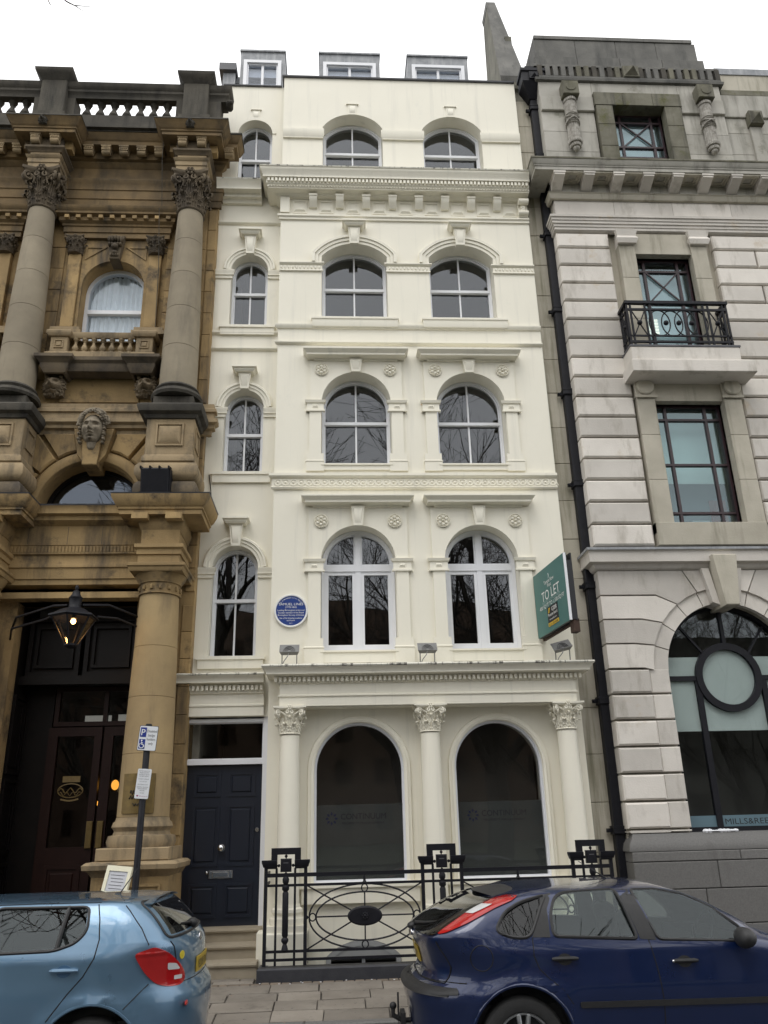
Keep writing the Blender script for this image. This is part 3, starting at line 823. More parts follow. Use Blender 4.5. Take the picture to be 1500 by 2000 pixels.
# parapet flashing, mansard roof and dormers
MB().mould([(0, 14.5), (.035, 14.5), (.04, 14.525), (.0, 14.545), (-.3, 14.55)], XL, XR, YW, 10.9, True, False).build('parapet_coping', LEADD, house)
MB().mould([(0, 14.5), (.03, 14.5), (.035, 14.52), (0, 14.54), (-.25, 14.545)], -2.16, XL-.056, YB, None, False, False).build('parapet_coping', LEADD, house)
MB().box(-2.16, XL, YB+.2, YB+.28, 14.0, 14.5).box(XL, XR, YW+.22, YW+.3, 13.9, 14.5).build('parapet_back', CREAM, house)
MB().add([(-2.16, 10.95, 14.2), (XR, 10.95, 14.2), (XR, 11.75, 15.72), (-2.16, 11.75, 15.72), (-2.16, 14.5, 16.1), (XR, 14.5, 16.1), (-2.16, 17, 14.2), (XR, 17, 14.2)], [(0,1,2,3), (3,2,5,4), (4,5,7,6), (0,3,4,6), (1,7,5,2), (0,6,7,1)]).build('roof', SLATE, house)
MB().box(XL-1.1, XR, 11.62, 11.8, 15.6, 15.78).build('roof_roll', LEAD, house)
for x0, x1, w0, w1 in ((-1.99, -1.09, -1.92, -1.16), (-.39, .85, -.31, .77), (1.43, 2.68, 1.51, 2.60)):
    d = MB().box(x0, w0, 11.5, 13.2, 14.5, 16.08).box(w1, x1, 11.5, 13.2, 14.5, 16.08).box(x0, x1, 11.5, 13.2, 16.08, 16.33).box(x0-.015, x1+.015, 11.47, 13.2, 16.33, 16.37)
    dm = d.build('dormer', LEAD, house)
    a = rect(w0, w1, 14.5, 16.08); b = rect(w0+.07, w1-.07, 14.6, 16.01)
    b2 = rect(w0+.10, w1-.10, 14.6, 15.98)
    MB().ring(a, b, 11.46, 11.6).ring(b, b2, 11.5, 11.58).box((w0+w1)/2-.025, (w0+w1)/2+.025, 11.51, 11.57, 14.6, 15.98).build('window_frame', WHITE, dm)
    for xa, xb in ((w0+.10, (w0+w1)/2-.025), ((w0+w1)/2+.025, w1-.10)):
        MB().box(xa, xb, 11.54, 11.546, 14.6, 15.98).build('pane', bpy.data.materials.get('dormer_glass') or glass('dormer_glass', (.88, .9, .93), 1.6, (.93, .96, 1)), dm)
    MB().box(w0, w1, 11.62, 11.64, 14.5, 16.08).build('blind', bpy.data.materials.get('grey_blind') or M('grey_blind', (.80, .83, .87), .9), dm)  # pale sheet stands in for the sky reflected in the dormer panes
ch = MB().box(-2.33, -2.08, 11.5, 12.4, 14.4, 15.75).build('side_dormer', LEAD, house)
MB().box(-2.40, -2.06, 11.42, 12.45, 15.752, 15.93).build('cap', LEADD, ch)
MB().tube([(-2.02, 10.70, 6.62), (-1.99, 10.70, 6.43), (-1.965, 10.70, 6.22), (-1.985, 10.70, 6.08), (-1.955, 10.70, 5.99), (-1.905, 10.70, 5.955), (-1.89, 10.69, 5.99)], .007, 5).build('cable', IRON, house)

# ------------------------------------------------------------------ golden sandstone building (left)
gold = thing('sandstone_building', 'ornate golden sandstone building with giant columns, carved capitals and a dark recessed porch', 'building', (-3.72, 10.3, 0))
GC = -3.72; GY = 10.55; GR = -2.10     # centre line, wall plane, right end
GCOL = (-2.50, -4.94, -7.38)
BROWN = M('browned_sandstone', (.25, .17, .08), .88, (.12, .085, .046), 2.0, .4, 45, streak=(.05, .042, .03), stmin=.5, stmax=.74, stsc=(3, 3, .7), var=.1)
# backing walls with window, lunette and door openings
hl = [arch(GC, .5, 8.86, 9.86, .5, 24), arch(GC, .74, 5.9, 6.0, .74, 28), rect(-4.55, -2.89, -.1, 4.62)]
wall(rect(-7.85, GR, -.2, 13.1), hl, GY, .30).build('front_wall', GOLD, gold)
rm = MB()
for z in (4.9, 8.0, 12.2): rm.box(-7.85, GR-.05, 10.87, 14, z-.2, z)
rm.box(-7.85, GR-.05, 14, 14.1, 0, 12.2).build('rooms', DARKIN, gold)
MB().box(-7.85, GR, 10.86, 10.9, 7.8, 8.8).box(GR-.1, GR, 10.86, 16, 0, 13).box(-7.85, GR-.1, 15.9, 16, 0, 13).box(-7.85, GR, 10.86, 16, 13.0, 13.1).build('rear_walls', GOLD, gold)
# ashlar, each stone laid proud of the backing wall
stones = []
def ashlar(x0, x1, z0, z1, n, widths, y=GY, mat=GOLD, proud=.022, g=.006, parent=gold, name='stone'):
    h = (z1-z0)/n
    for k in range(n):
        x = x0-(widths*.5 if k % 2 else 0)
        while x < x1-.01:
            a, b = max(x, x0), min(x+widths*random.uniform(.92, 1.08), x1)
            x = x+widths if b < x1 else x1
            if b-a < .03: continue
            q = random.uniform(-.003, .003)
            o = MB().cbox(a+g/2, b-g/2, y-proud+q, y+.01, z0+k*h+g/2, z0+(k+1)*h-g/2, .006).build(name, mat, parent)
            stones.append(o)
ashlar(-2.24, GR, 7.75, 11.45, 9, .30)
ashlar(-2.97, -2.26, 7.75, 8.15, 1, .40); ashlar(-4.36, -3.10, 7.75, 8.15, 1, .62)
ashlar(-2.90, -2.26, 8.15, 11.05, 7, .36)
ashlar(-5.2, -4.56, 8.15, 11.05, 7, .36)
ashlar(-4.7, -2.70, 11.33, 11.52, 1, .85)
ashlar(-2.24, GR, 4.75, 7.15, 7, .30)
ashlar(-2.26, GR, .02, 4.55, 12, .34)
# voussoirs around the lunette
for s in (-1, 1):
    for t0, t1 in ((14, 34), (35, 54), (55, 73), (74, 90)):
        ra = .95
        a0, a1 = radians(t0+.6), radians(t1-.6)
        def lim(t):
            x, z = sin(t), cos(t)
            r = min((7.20-6.0)/max(z, .01), 1.42/max(x, .01))
            return (GC+s*r*x, 6.0+r*z)
        p = [(GC+s*ra*sin(t), 6.0+ra*cos(t)) for t in (a0, (a0+a1)/2, a1)]
        corner = math.atan2(1.42, 1.2)
        outer = [lim(a1)]+([(GC+s*1.42, 7.20)] if a0 < corner < a1 else [])+[lim(a0)]
        MB().prism(p+outer, GY-.07, GY+.01, .022).build('voussoir', GOLD, gold)
MB().archm([(0, 0), (0, .03), (.02, .065), (.07, .085), (.13, .075), (.17, .05), (.19, .02), (.2, 0)], GC, 6.0, .745, pi/2, GY, 32).build('archivolt', GOLD, gold)
# lunette window
A = (GC, .74, 5.9, 6.0, .74)
lw = MB().ring(arch(*A, 28), arch(*arch_in(*A, .05), 28), GY+.24, GY+.34).build('lunette', WOOD, gold)
MB().prism(arch(*arch_in(*A, .03), 28), GY+.27, GY+.276).build('pane', glass('blue_glass', (.6, .63, .68), 1.75, (.8, .88, 1.0), 0, .05), lw)
# keystone blocks and heads
def head_grid(m, cx, cy, cz, k, W, H, D, feats, n=44):
    vs = []
    for j in range(n+1):
        ph = radians(-84+168*j/n)
        for i in range(n+1):
            th = radians(-112+224*i/n)
            x, z, y = W*sin(th)*cos(ph), H*sin(ph), -D*cos(th)*cos(ph)
            if y < .03:
                for x0, z0, sx, sz, a in feats:
                    for s in ((-1, 1) if x0 else (1,)):
                        y -= a*math.exp(-((x-s*x0)/sx)**2-((z-z0)/sz)**2)
            vs.append((cx+x*k, cy+y*k, cz+z*k))
    return m.add(vs, [(j*(n+1)+i, j*(n+1)+i+1, (j+1)*(n+1)+i+1, (j+1)*(n+1)+i) for j in range(n) for i in range(n)])
def human_head(cx, cy, cz, k):
    m = MB()
    head_grid(m, cx, cy, cz, k, .150, .215, .15, [(.060, .062, .045, .013, .026), (.056, .024, .036, .022, -.044), (.056, .020, .020, .010, .026), (0, .04, .013, .05, .034), (0, -.02, .018, .045, .060),
        (0, -.05, .023, .017, .05), (.024, -.056, .011, .011, .028), (0, -.105, .052, .03, .024), (0, -.106, .040, .0055, -.034), (0, -.092, .030, .007, .018), (0, -.121, .025, .009, .022), (0, -.140, .032, .008, -.022), (0, -.170, .034, .022, .044), (.082, -.03, .036, .04, .026), (.080, -.115, .03, .04, -.022)], 72)
    m.lathe([(.0, cz-.30*k), (.045*k, cz-.29*k), (.06*k, cz-.26*k), (.07*k, cz-.20*k), (.085*k, cz-.12*k)], cx, cy+.01*k, 16)
    rn = random.Random(3)
    for i in range(110):      # curls: small coils round the brow and the sides
        t = rn.uniform(-1.55, 1.55); e = rn.uniform(0, 1)
        r = .150+.055*e
        x = r*sin(t); z = .045+(.16+.085*e)*cos(t)
        y = -.12*cos(t*.8)*(1-.8*e)-.02
        q = rn.uniform(.020, .030)
        m.tube([(cx+(x+q*cos(a)*(1-.1*a))*k, cy+(y-.02*a/6)*k, cz+(z+q*sin(a)*(1-.1*a))*k) for a in (2*pi*j/9 for j in range(10))], .0095*k, 5)
    for s in (-1, 1):
        for j in range(7): m.ball(cx+s*(.150+.012*(j % 2))*k, cy-(.03+.02*(j % 2))*k, cz+(.03-j*.038)*k, .024*k, .05*k, .022*k, 8, 6)
    return m
def lion_head(cx, cy, cz, k):
    m = MB()
    m.box(cx-.13*k, cx+.13*k, cy-.0*k, cy+.12*k, cz-.14*k, cz+.15*k)
    head_grid(m, cx, cy, cz, k, .12, .135, .11, [(.050, .052, .036, .014, .034), (.046, .022, .024, .016, -.036), (.046, .022, .012, .008, .022), (0, -.045, .05, .036, .075), (0, .012, .02, .05, .05), (0, -.016, .028, .012, .034), (.028, -.046, .02, .016, .022),
        (0, -.060, .006, .02, -.024), (0, -.085, .042, .007, -.05), (0, -.108, .032, .014, .045), (.078, -.03, .03, .03, .028)], 56)
    rn = random.Random(5)
    for i in range(44):
        a = 2*pi*i/22+rn.uniform(-.1, .1); r0 = .105+.018*(i // 22); L = rn.uniform(.035, .05)
        y0 = -.035 if i < 22 else -.005
        m.tube([(cx+r*cos(a+w_)*1.0*k, cy+(y0+.4*(r-r0))*k, cz+r*sin(a+w_)*k) for r, w_ in ((r0, 0), (r0+L*.5, .12), (r0+L, .02))], [.022*k, .020*k, .010*k], 6)
    for s in (-1, 1): m.ball(cx+s*.095*k, cy-.05*k, cz+.118*k, .03*k, .025*k, .03*k, 8, 6)
    return m
ks = MB()
for s in (-1, 1):
    pts = [(GC+s*.10, 6.66), (GC+s*.21, 6.80), (GC+s*.30, 7.24), (GC+s*.10, 7.24)]
    ks.prism(pts, GY-.16, GY+.01, .012)
ks.prism([(GC-.11, 6.62), (GC+.11, 6.62), (GC+.16, 7.24), (GC-.16, 7.24)], GY-.22, GY+.2, .012)
ks.build('keystone', GOLD, gold)
HEADM = M('carved_grey_stone', (.30, .255, .19), .9, (.19, .16, .115), 9, .3, 60, streak=(.05, .04, .03), stmin=.52, stmax=.72, stsc=(9, 9, 5))
human_head(GC, GY-.20, 7.19, 1.12).build('carved_head', HEADM, gold, None, 60)
LIONM = M('carved_brown_stone', (.26, .205, .135), .9, (.11, .085, .055), 11, .3, 60)
for x in (GC-.70, GC+.70, GC-2.44+.70): lion_head(x, GY-.11, 7.98, 1.12).build('lion_head', LIONM, gold, None, 60)
# string courses over the lunette
MB().mould([(0, 7.18), (.05, 7.19), (.05, 7.26), (.10, 7.28), (.10, 7.33), (.15, 7.36), (.15, 7.42), (.09, 7.44), (.09, 7.54), (.12, 7.55), (.12, 7.60), (.08, 7.63), (.08, 7.70), (0, 7.74)], -7.85, -2.04, GY, GY+.02, False, True).build('string_course', GOLDP, gold)
# window aedicule on the first floor
for gc_, s in ((GC, -1), (GC, 1), (GC-2.44, 1)):
    x0, x1 = sorted((gc_+s*.555, gc_+s*.755))
    pl = MB().cbox(x0, x1, GY-.10, GY-.0, 9.06, 10.45, .006).build('pilaster', GOLD, gold)
    MB().mould([(0, 8.90), (.16, 8.90), (.16, 8.97), (.13, 8.98), (.13, 9.04), (.10, 9.06), (0, 9.06)], x0-.0, x1+.0, GY).build('pilaster_base', GOLDP, pl)
    cpm = capital(10.46, 10.76, .105, .15)
    cpm.xform(Matrix.Translation(((x0+x1)/2, GY-.06, 0)))
    cpm.build('capital', SOOTY, pl)
    # pedestal of the small balcony
    pd = MB().cbox(x0-.03, x1+.03, GY-.27, GY, 8.50, 8.76, .006).mould([(0, 8.40), (.05, 8.40), (.05, 8.46), (.0, 8.50)], x0-.03, x1+.03, GY-.27, GY)
    pd.ring(rect(x0+.03, x1-.03, 8.56, 8.70), rect(x0+.045, x1-.045, 8.575, 8.685), GY-.285, GY-.26)
    pd.cbox(x0+.06, x1-.06, GY-.283, GY-.26, 8.59, 8.67, .01).build('balcony_pedestal', GOLDP, gold)
    MB().mould([(0, 8.755), (.03, 8.76), (.06, 8.80), (.06, 8.84), (.03, 8.87), (-.25, 8.90)], x0-.03, x1+.03, GY-.27, GY).build('pedestal_cap', GOLDP, gold)
    MB().mould([(0, 8.10), (.03, 8.11), (.08, 8.20), (.08, 8.25), (.13, 8.30), (.16, 8.32), (.16, 8.37), (.05, 8.40)], x0-.03, x1+.03, GY-.27, GY).build('balcony_bracket', SOOTY, gold)
MB().mould([(0, 8.755), (.02, 8.76), (.04, 8.80), (.04, 8.85), (-.2, 8.88)], GC-.53, GC+.53, GY-.22, GY, False, False).build('balcony_rail', GOLDP, gold)
MB().box(GC-.53, GC+.53, GY-.27, GY, 8.40, 8.50).build('balcony_kerb', GOLDP, gold)
MB().mould([(-.2, 8.14), (0, 8.15), (.03, 8.22), (.03, 8.27), (.07, 8.31), (.07, 8.37), (0, 8.40)], GC-.53, GC+.53, GY-.27, GY, False, False).build('balcony_shelf', SOOTY, gold)
bp = None
def baluster(h, r):
    return MB().lathe([(r*.9, 0), (r*.9, h*.1), (r*.55, h*.14), (r*.75, h*.2), (r, h*.32), (r*.8, h*.45), (r*.45, h*.6), (r*.42, h*.72), (r*.65, h*.78), (r*.45, h*.82), (r*.75, h*.88), (r*.9, h*.92), (r*.9, h)], n=12)
for k in range(7):
    x = GC-.42+k*.14
    if bp is None: bp = baluster(.26, .05).build('baluster', GOLDP, gold, (x, GY-.2, 8.50))
    else: inst('baluster', bp, (x, GY-.2, 8.50), gold)
MB().box(GC-.53, GC+.53, GY-.11, GY-.03, 8.50, 8.76).build('balcony_back', GOLD, gold)
# spandrel plate round the arched window
ol = [(GC-.545, 9.0), (GC-.5, 9.0), (GC-.5, 9.86)]+[(GC-.5*cos(t), 9.86+.5*sin(t)) for t in (pi*i/24 for i in range(1, 24))]+[(GC+.5, 9.86), (GC+.5, 9.0), (GC+.545, 9.0), (GC+.545, 10.76), (GC-.545, 10.76)]
MB().prism(ol, GY-.055, GY-.001).build('arch_surround', GOLD, gold)
for s in (-1, 1):
    t = [(GC+s*.50, 10.62), (GC+s*.15, 10.62), (GC+s*.50, 10.36)]
    ins = [(GC+s*.475, 10.60), (GC+s*.215, 10.60), (GC+s*.475, 10.405)]
    MB().ring(t, ins, GY-.07, GY-.05).build('spandrel_panel', GOLD, gold)
kb = MB().prism([(GC-.08, 10.34), (GC+.08, 10.34), (GC+.14, 10.80), (GC-.14, 10.80)], GY-.14, GY+.15, .01)
for i in range(5): kb.ball(GC-.1+i*.05, GY-.17, 10.72-abs(i-2)*.015, .03, .05, .06, 8, 6)
for i in range(5): kb.ball(GC-.09+i*.045, GY-.16, 10.60, .026, .05, .035, 8, 6)
kb.ball(GC, GY-.18, 10.55, .06, .05, .05).ball(GC, GY-.15, 10.45, .05, .04, .04)
for i in range(4): kb.ball(GC-.055+i*.037, GY-.15, 10.40, .017, .03, .03, 6, 5)
kb.build('carved_keystone', SOOTY, gold)
for gc_ in (GC, GC-2.44):
    MB().mould([(0, 10.77), (.11, 10.77), (.11, 10.86), (.13, 10.87), (.13, 10.97), (.15, 10.98), (.15, 11.02), (.2, 11.05), (.2, 11.12), (.26, 11.15), (.26, 11.19), (.30, 11.23), (.31, 11.27), (0, 11.33)], gc_-.755, gc_+.755, GY).build('window_cornice', BROWN, gold)
    for k in range(10):
        x = gc_-.85+k*.185
        MB().box(x, x+.07, GY-.255, GY-.19, 11.06, 11.12).build('dentil', GOLD, gold)
A = (GC, .5, 8.86, 9.86, .5)
wf = MB().ring(arch(*A, 24), arch(*arch_in(*A, .055), 24), GY+.2, GY+.3).build('window', WHITE, gold)
MB().box(GC-.45, GC+.45, GY+.19, GY+.28, 9.50, 9.57).build('meeting_rail', WHITE, wf)
PALEG = glass('pale_glass', (.90, .92, .94), 1.6, (.92, .97, 1), 0, .03)
full = arch(*arch_in(*A, .05), 24)
MB().prism(clip(full, 1, 9.53, 1), GY+.22, GY+.226).build('pane', PALEG, wf)
MB().prism(clip(full, 1, 9.53, -1), GY+.25, GY+.256).build('pane', PALEG, wf)
cu = MB()
NET = M('net_curtain', (.80, .84, .86), .9, (.70, .74, .76), 7)
n = 64
vs = [(GC-.46+.92*i/n, GY+.315+.02*sin(i*1.15)+.012*sin(i*.61), z) for z in (8.87, 10.30) for i in range(n+1)]
cu.add(vs, [(i, i+1, n+2+i, n+1+i) for i in range(n)])
cu.build('net_curtain', NET, wf)
# giant columns, pedestals, rusticated blocks, entablature blocks
def column(cx, cy, zs, rs, mat, drum, nm, parent=gold):
    """shaft in drums: returns the part"""
    o = None
    for k in range(len(zs)-1):
        r0, r1 = rs[k], rs[k+1]
        m = MB().lathe([(r0-.006, zs[k]), (r0, zs[k]+.004), ((r0+r1)/2+.001, (zs[k]+zs[k+1])/2), (r1, zs[k+1]-.004), (r1-.006, zs[k+1])], n=32)
        if o is None: o = m.build(nm, mat, parent, (cx, cy, 0))
        else: m.xform(Matrix.Translation((cx, cy, 0))).build(drum, mat, o)
    return o
SHAFT = M('grey_sandstone_shaft', (.31, .265, .19), .85, (.23, .195, .14), 1.6, .25, 50, streak=(.12, .105, .08), stmin=.54, stmax=.78, stsc=(2, 2, .35), var=.07)
GSH = M('golden_shaft', (.40, .29, .145), .85, (.29, .21, .11), 1.6, .25, 50, streak=(.13, .10, .065), stmin=.54, stmax=.8, stsc=(2, 2, .35), var=.07)
for cx in GCOL:
    cl_ = column(cx, 10.3, (7.82, 8.5, 9.2, 9.85, 10.5, 11.13), (.283, .278, .264, .246, .226, .205), SHAFT, 'drum', 'giant_column')
    MB().lathe([(.37, 7.62), (.39, 7.66), (.37, 7.71), (.325, 7.72), (.31, 7.745), (.32, 7.76), (.335, 7.78), (.32, 7.81), (.288, 7.83)], cx, 10.3, 32).build('column_base', SOOT, cl_)
    cp = capital(11.14, 11.86, .2, .30, 8)
    move(cp, cx, 10.3).build('capital', HEADM if False else SOOTY, cl_)
    # pedestal
    pd = MB().cbox(cx-.345, cx+.345, 10.0, GY, 6.62, 7.20, .008).mould([(0, 6.50), (.03, 6.52), (.03, 6.58), (0, 6.63)], cx-.345, cx+.345, 10.0, GY)
    pd.ring(rect(cx-.2, cx+.2, 6.76, 7.12), rect(cx-.175, cx+.175, 6.785, 7.095), 9.975, 10.01)
    pd.add([(cx-.165, 9.995, 6.795), (cx+.165, 9.995, 6.795), (cx+.165, 9.995, 7.085), (cx-.165, 9.995, 7.085), (cx-.11, 9.955, 6.86), (cx+.11, 9.955, 6.86), (cx+.11, 9.955, 7.03), (cx-.11, 9.955, 7.03)], [(0,1,5,4), (1,2,6,5), (2,3,7,6), (3,0,4,7), (4,5,6,7)])
    for z in (6.80,): pd.ring([(10.11+a, b) for a, b in ((0, 6.78), (.3, 6.78), (.3, 7.1), (0, 7.1))], [(10.135+a, b) for a, b in ((0, 6.805), (.25, 6.805), (.25, 7.075), (0, 7.075))], 0, .02).xform(Matrix(((0, 1, 0, cx+.345), (1, 0, 0, 0), (0, 0, 1, 0), (0, 0, 0, 1))), len(pd.v)-16)
    pd.build('pedestal', GOLDP, gold)
    MB().mould([(0, 7.195), (.03, 7.20), (.05, 7.25), (.11, 7.28), (.13, 7.34), (.13, 7.38), (.08, 7.42), (-.05, 7.45), (-.05, 7.6), (-.4, 7.615)], cx-.345, cx+.345, 10.0, GY).build('pedestal_cap', SOOT, gold)
    for z0, z1 in ((5.93, 6.21), (6.215, 6.50)):
        MB().mould([(.0, z0), (.04, z0+.02), (.075, z0+.08), (.08, z0+.14), (.07, z0+.21), (.03, z1-.012), (0, z1)], cx-.37, cx+.37, 10.0, GY).box(cx-.37, cx+.37, 10.0, GY, z0+.002, z1-.002).build('rusticated_block', GOLDP if z0 > 6 else SOOTY, gold)
    # entablature block over the capital
    eb = MB().box(cx-.24, cx+.24, 10.07, GY, 11.86, 12.22).mould([(.0, 11.87), (.01, 11.87), (.01, 11.95), (.025, 11.96), (.025, 12.04), (.04, 12.05), (.06, 12.09), (0, 12.10)], cx-.24, cx+.24, 10.07, GY).build('entablature_block', GOLDP, gold)
    MB().mould([(-.02, 12.18), (.01, 12.19), (.03, 12.23), (.06, 12.25), (.06, 12.29), (-.02, 12.31)], cx-.26, cx+.26, 10.07, GY).box(cx-.27, cx+.27, 10.06, GY, 12.29, 12.49).build('bed_mould', SOOTY, gold)
    MB().mould([(-.1, 12.48), (0, 12.482), (0, 12.54), (.02, 12.55), (.02, 12.58), (.05, 12.60), (.09, 12.68), (.12, 12.71)], cx-.50, cx+.50, 9.92, GY).box(cx-.49, cx+.49, 9.93, GY, 12.49, 12.70).build('cornice_block', BROWN, gold)
    MB().mould([(.11, 12.71), (.125, 12.72), (.12, 12.745), (-.3, 12.80)], cx-.50, cx+.50, 9.92, GY).build('cornice_top', SOOT, gold)
    for dx in (-.235, .085):
        mm = MB().box(cx+dx, cx+dx+.15, 9.955, 10.06, 12.40, 12.481).box(cx+dx-.012, cx+dx+.162, 9.945, 10.06, 12.455, 12.481)
        mm.lathe([(.055, cx+dx+.005), (.055, cx+dx+.145)], 0, 0, 12).xform(Matrix(((0, 0, 1, 0), (0, 1, 0, 10.01), (1, 0, 0, 12.37), (0, 0, 0, 1))), len(mm.v)-24)
        for q in range(4): mm.ball(cx+dx+.03+q*.03, 9.955, 12.43, .014, .014, .022, 6, 4)
        mm.build('modillion', GOLDP, gold)
    for s in (-1, 1):
        MB().box(*sorted((cx+s*.272, cx+s*.40)), 10.14, 10.28, 12.33, 12.48).build('modillion', GOLD, gold)
    lion_head(cx-.02, 9.84, 12.66, .5).build('lion_head', SOOT, gold, None, 60)
    # parapet pier
    pr = MB().cbox(cx-.215, cx+.215, 10.0, 10.4, 12.95, 13.76, .008).cbox(cx-.27, cx+.27, 9.95, 10.42, 12.76, 12.99, .02).box(cx+.215, cx+.35, 10.12, 10.4, 12.76, 13.5).box(cx-.35, cx-.215, 10.12, 10.4, 12.76, 13.5)
    pr.build('parapet_pier', M('sooty_pier_stone', (.10, .09, .07), .9, (.065, .058, .046), 2, .4, 40, streak=(.03, .028, .023), stmin=.5, stmax=.72, stsc=(4, 4, .6)) if cx > -3 else bpy.data.materials['sooty_pier_stone'], gold)
    MB().mould([(0, 13.72), (.02, 13.74), (.06, 13.80), (.10, 13.84), (.11, 13.90), (.03, 13.93), (-.2, 13.96)], cx-.215, cx+.215, 10.0, 10.4).box(cx-.16, cx+.16, 10.03, 10.38, 13.92, 14.01).build('pier_cap', SOOT, gold)
# wall entablature between the columns
MB().mould([(0, 11.50), (.04, 11.50), (.04, 11.62), (.055, 11.63), (.055, 11.80), (.07, 11.81), (.07, 11.95), (.10, 11.99), (.10, 12.02), (0, 12.05)], -7.85, GR+.02, GY, GY+.02, False, True).build('architrave', BROWN, gold)
MB().mould([(0, 12.05), (.02, 12.06), (.02, 12.30), (.05, 12.32), (.09, 12.37), (.09, 12.40), (.14, 12.41), (.14, 12.56), (.30, 12.565), (.30, 12.64), (.33, 12.66), (.36, 12.73), (.38, 12.76)], -7.85, GR+.02, GY, GY+.02, False, True).build('main_cornice', BROWN, gold)
MB().mould([(.37, 12.76), (.39, 12.77), (.39, 12.80), (.30, 12.84)], -7.85, GR+.02, GY, GY+.02, False, True).build('cornice_top', SOOT, gold)
for k in range(19):
    x = GC-.6+(k-10)*.30
    if any(abs(x-c) < .45 for c in GCOL): continue
    mm = MB().box(x-.075, x+.075, GY-.29, GY-.1, 12.47, 12.56).box(x-.085, x+.085, GY-.30, GY-.1, 12.535, 12.562)
    mm.lathe([(.05, x-.07), (.05, x+.07)], 0, 0, 12).xform(Matrix(((0, 0, 1, 0), (0, 1, 0, GY-.23), (1, 0, 0, 12.45), (0, 0, 0, 1))), len(mm.v)-24)
    for q in range(4): mm.ball(x-.045+q*.03, GY-.29, 12.51, .014, .014, .022, 6, 4)
    mm.build('modillion', GOLDP, gold)
# balustrade
MB().box(-7.85, GR+.05, 10.1, 10.5, 12.80, 13.06).build('parapet_base', SOOT, gold)
MB().mould([(-.1, 13.44), (.02, 13.45), (.03, 13.53), (.06, 13.56), (.06, 13.61), (.10, 13.65), (.11, 13.73), (.07, 13.77), (-.3, 13.79)], -7.85, GR+.1, 10.14, 10.36, False, True).build('parapet_rail', SOOT, gold)
MB().ball(GR+.16, 10.2, 13.45, .07, .12, .07).ball(GR+.2, 10.12, 13.43, .04, .05, .04).build('carved_end', SOOT, gold)
MB().box(-2.15, GR+.02, 10.12, 10.42, 13.05, 13.53).build('parapet_end', SOOT, gold)
bq = None
for x in [GC-.69+k*.23 for k in range(7)]+[-5.47-k*.23 for k in range(7)]:
    if bq is None: bq = baluster(.42, .085).build('baluster', SOOT, gold, (x, 10.25, 13.055))
    else: inst('baluster', bq, (x, 10.25, 13.055), gold)
MB().tube([(-3.02, 10.15, 12.8), (-3.02, 10.16, 12.2), (-3.02, 10.42, 11.4), (-3.01, 10.22, 11.2), (-2.99, 10.43, 10.2), (-2.96, 10.44, 9.0)], .006, 5).build('cable', SOOT, gold)
# porch entablature
PY = 10.35
MB().mould([(-.2, 4.70), (-.2, 4.80), (0, 4.81), (0, 4.88), (.02, 4.89), (.02, 5.04), (.04, 5.05), (.04, 5.09), (.025, 5.11), (.025, 5.22), (.06, 5.24), (.06, 5.26)], -5.0, -2.6, PY, GY, False, False).build('porch_architrave', GOLD, gold)
MB().mould([(.02, 5.26), (.02, 5.37), (.03, 5.38), (.03, 5.66), (.06, 5.68), (.12, 5.72), (.12, 5.78), (.18, 5.80), (.18, 5.88), (.2, 5.91)], -5.0, -2.6, PY, GY, False, False).build('porch_frieze', GOLD, gold)
MB().mould([(.2, 5.91), (.21, 5.93), (-.2, 5.965)], -5.0, -2.6, PY, GY, False, False).build('porch_ledge', LEADD, gold)
fl = MB()
for k in range(44):
    x = -4.72+k*.048
    fl.box(x, x+.026, PY-.034, PY-.018, 5.275, 5.36)
tag(fl.build('fluted_band', GOLD, gold), kind='stuff')
for x in (-4.45, -3.9, -3.42): MB().box(x, x+.006, PY-.032, PY-.02, 5.39, 5.65).build('frieze_joint', SOOT, gold)
MB().box(-5.0, -2.6, 10.35, 10.87, 4.62, 4.705).build('porch_soffit', GOLD, gold)
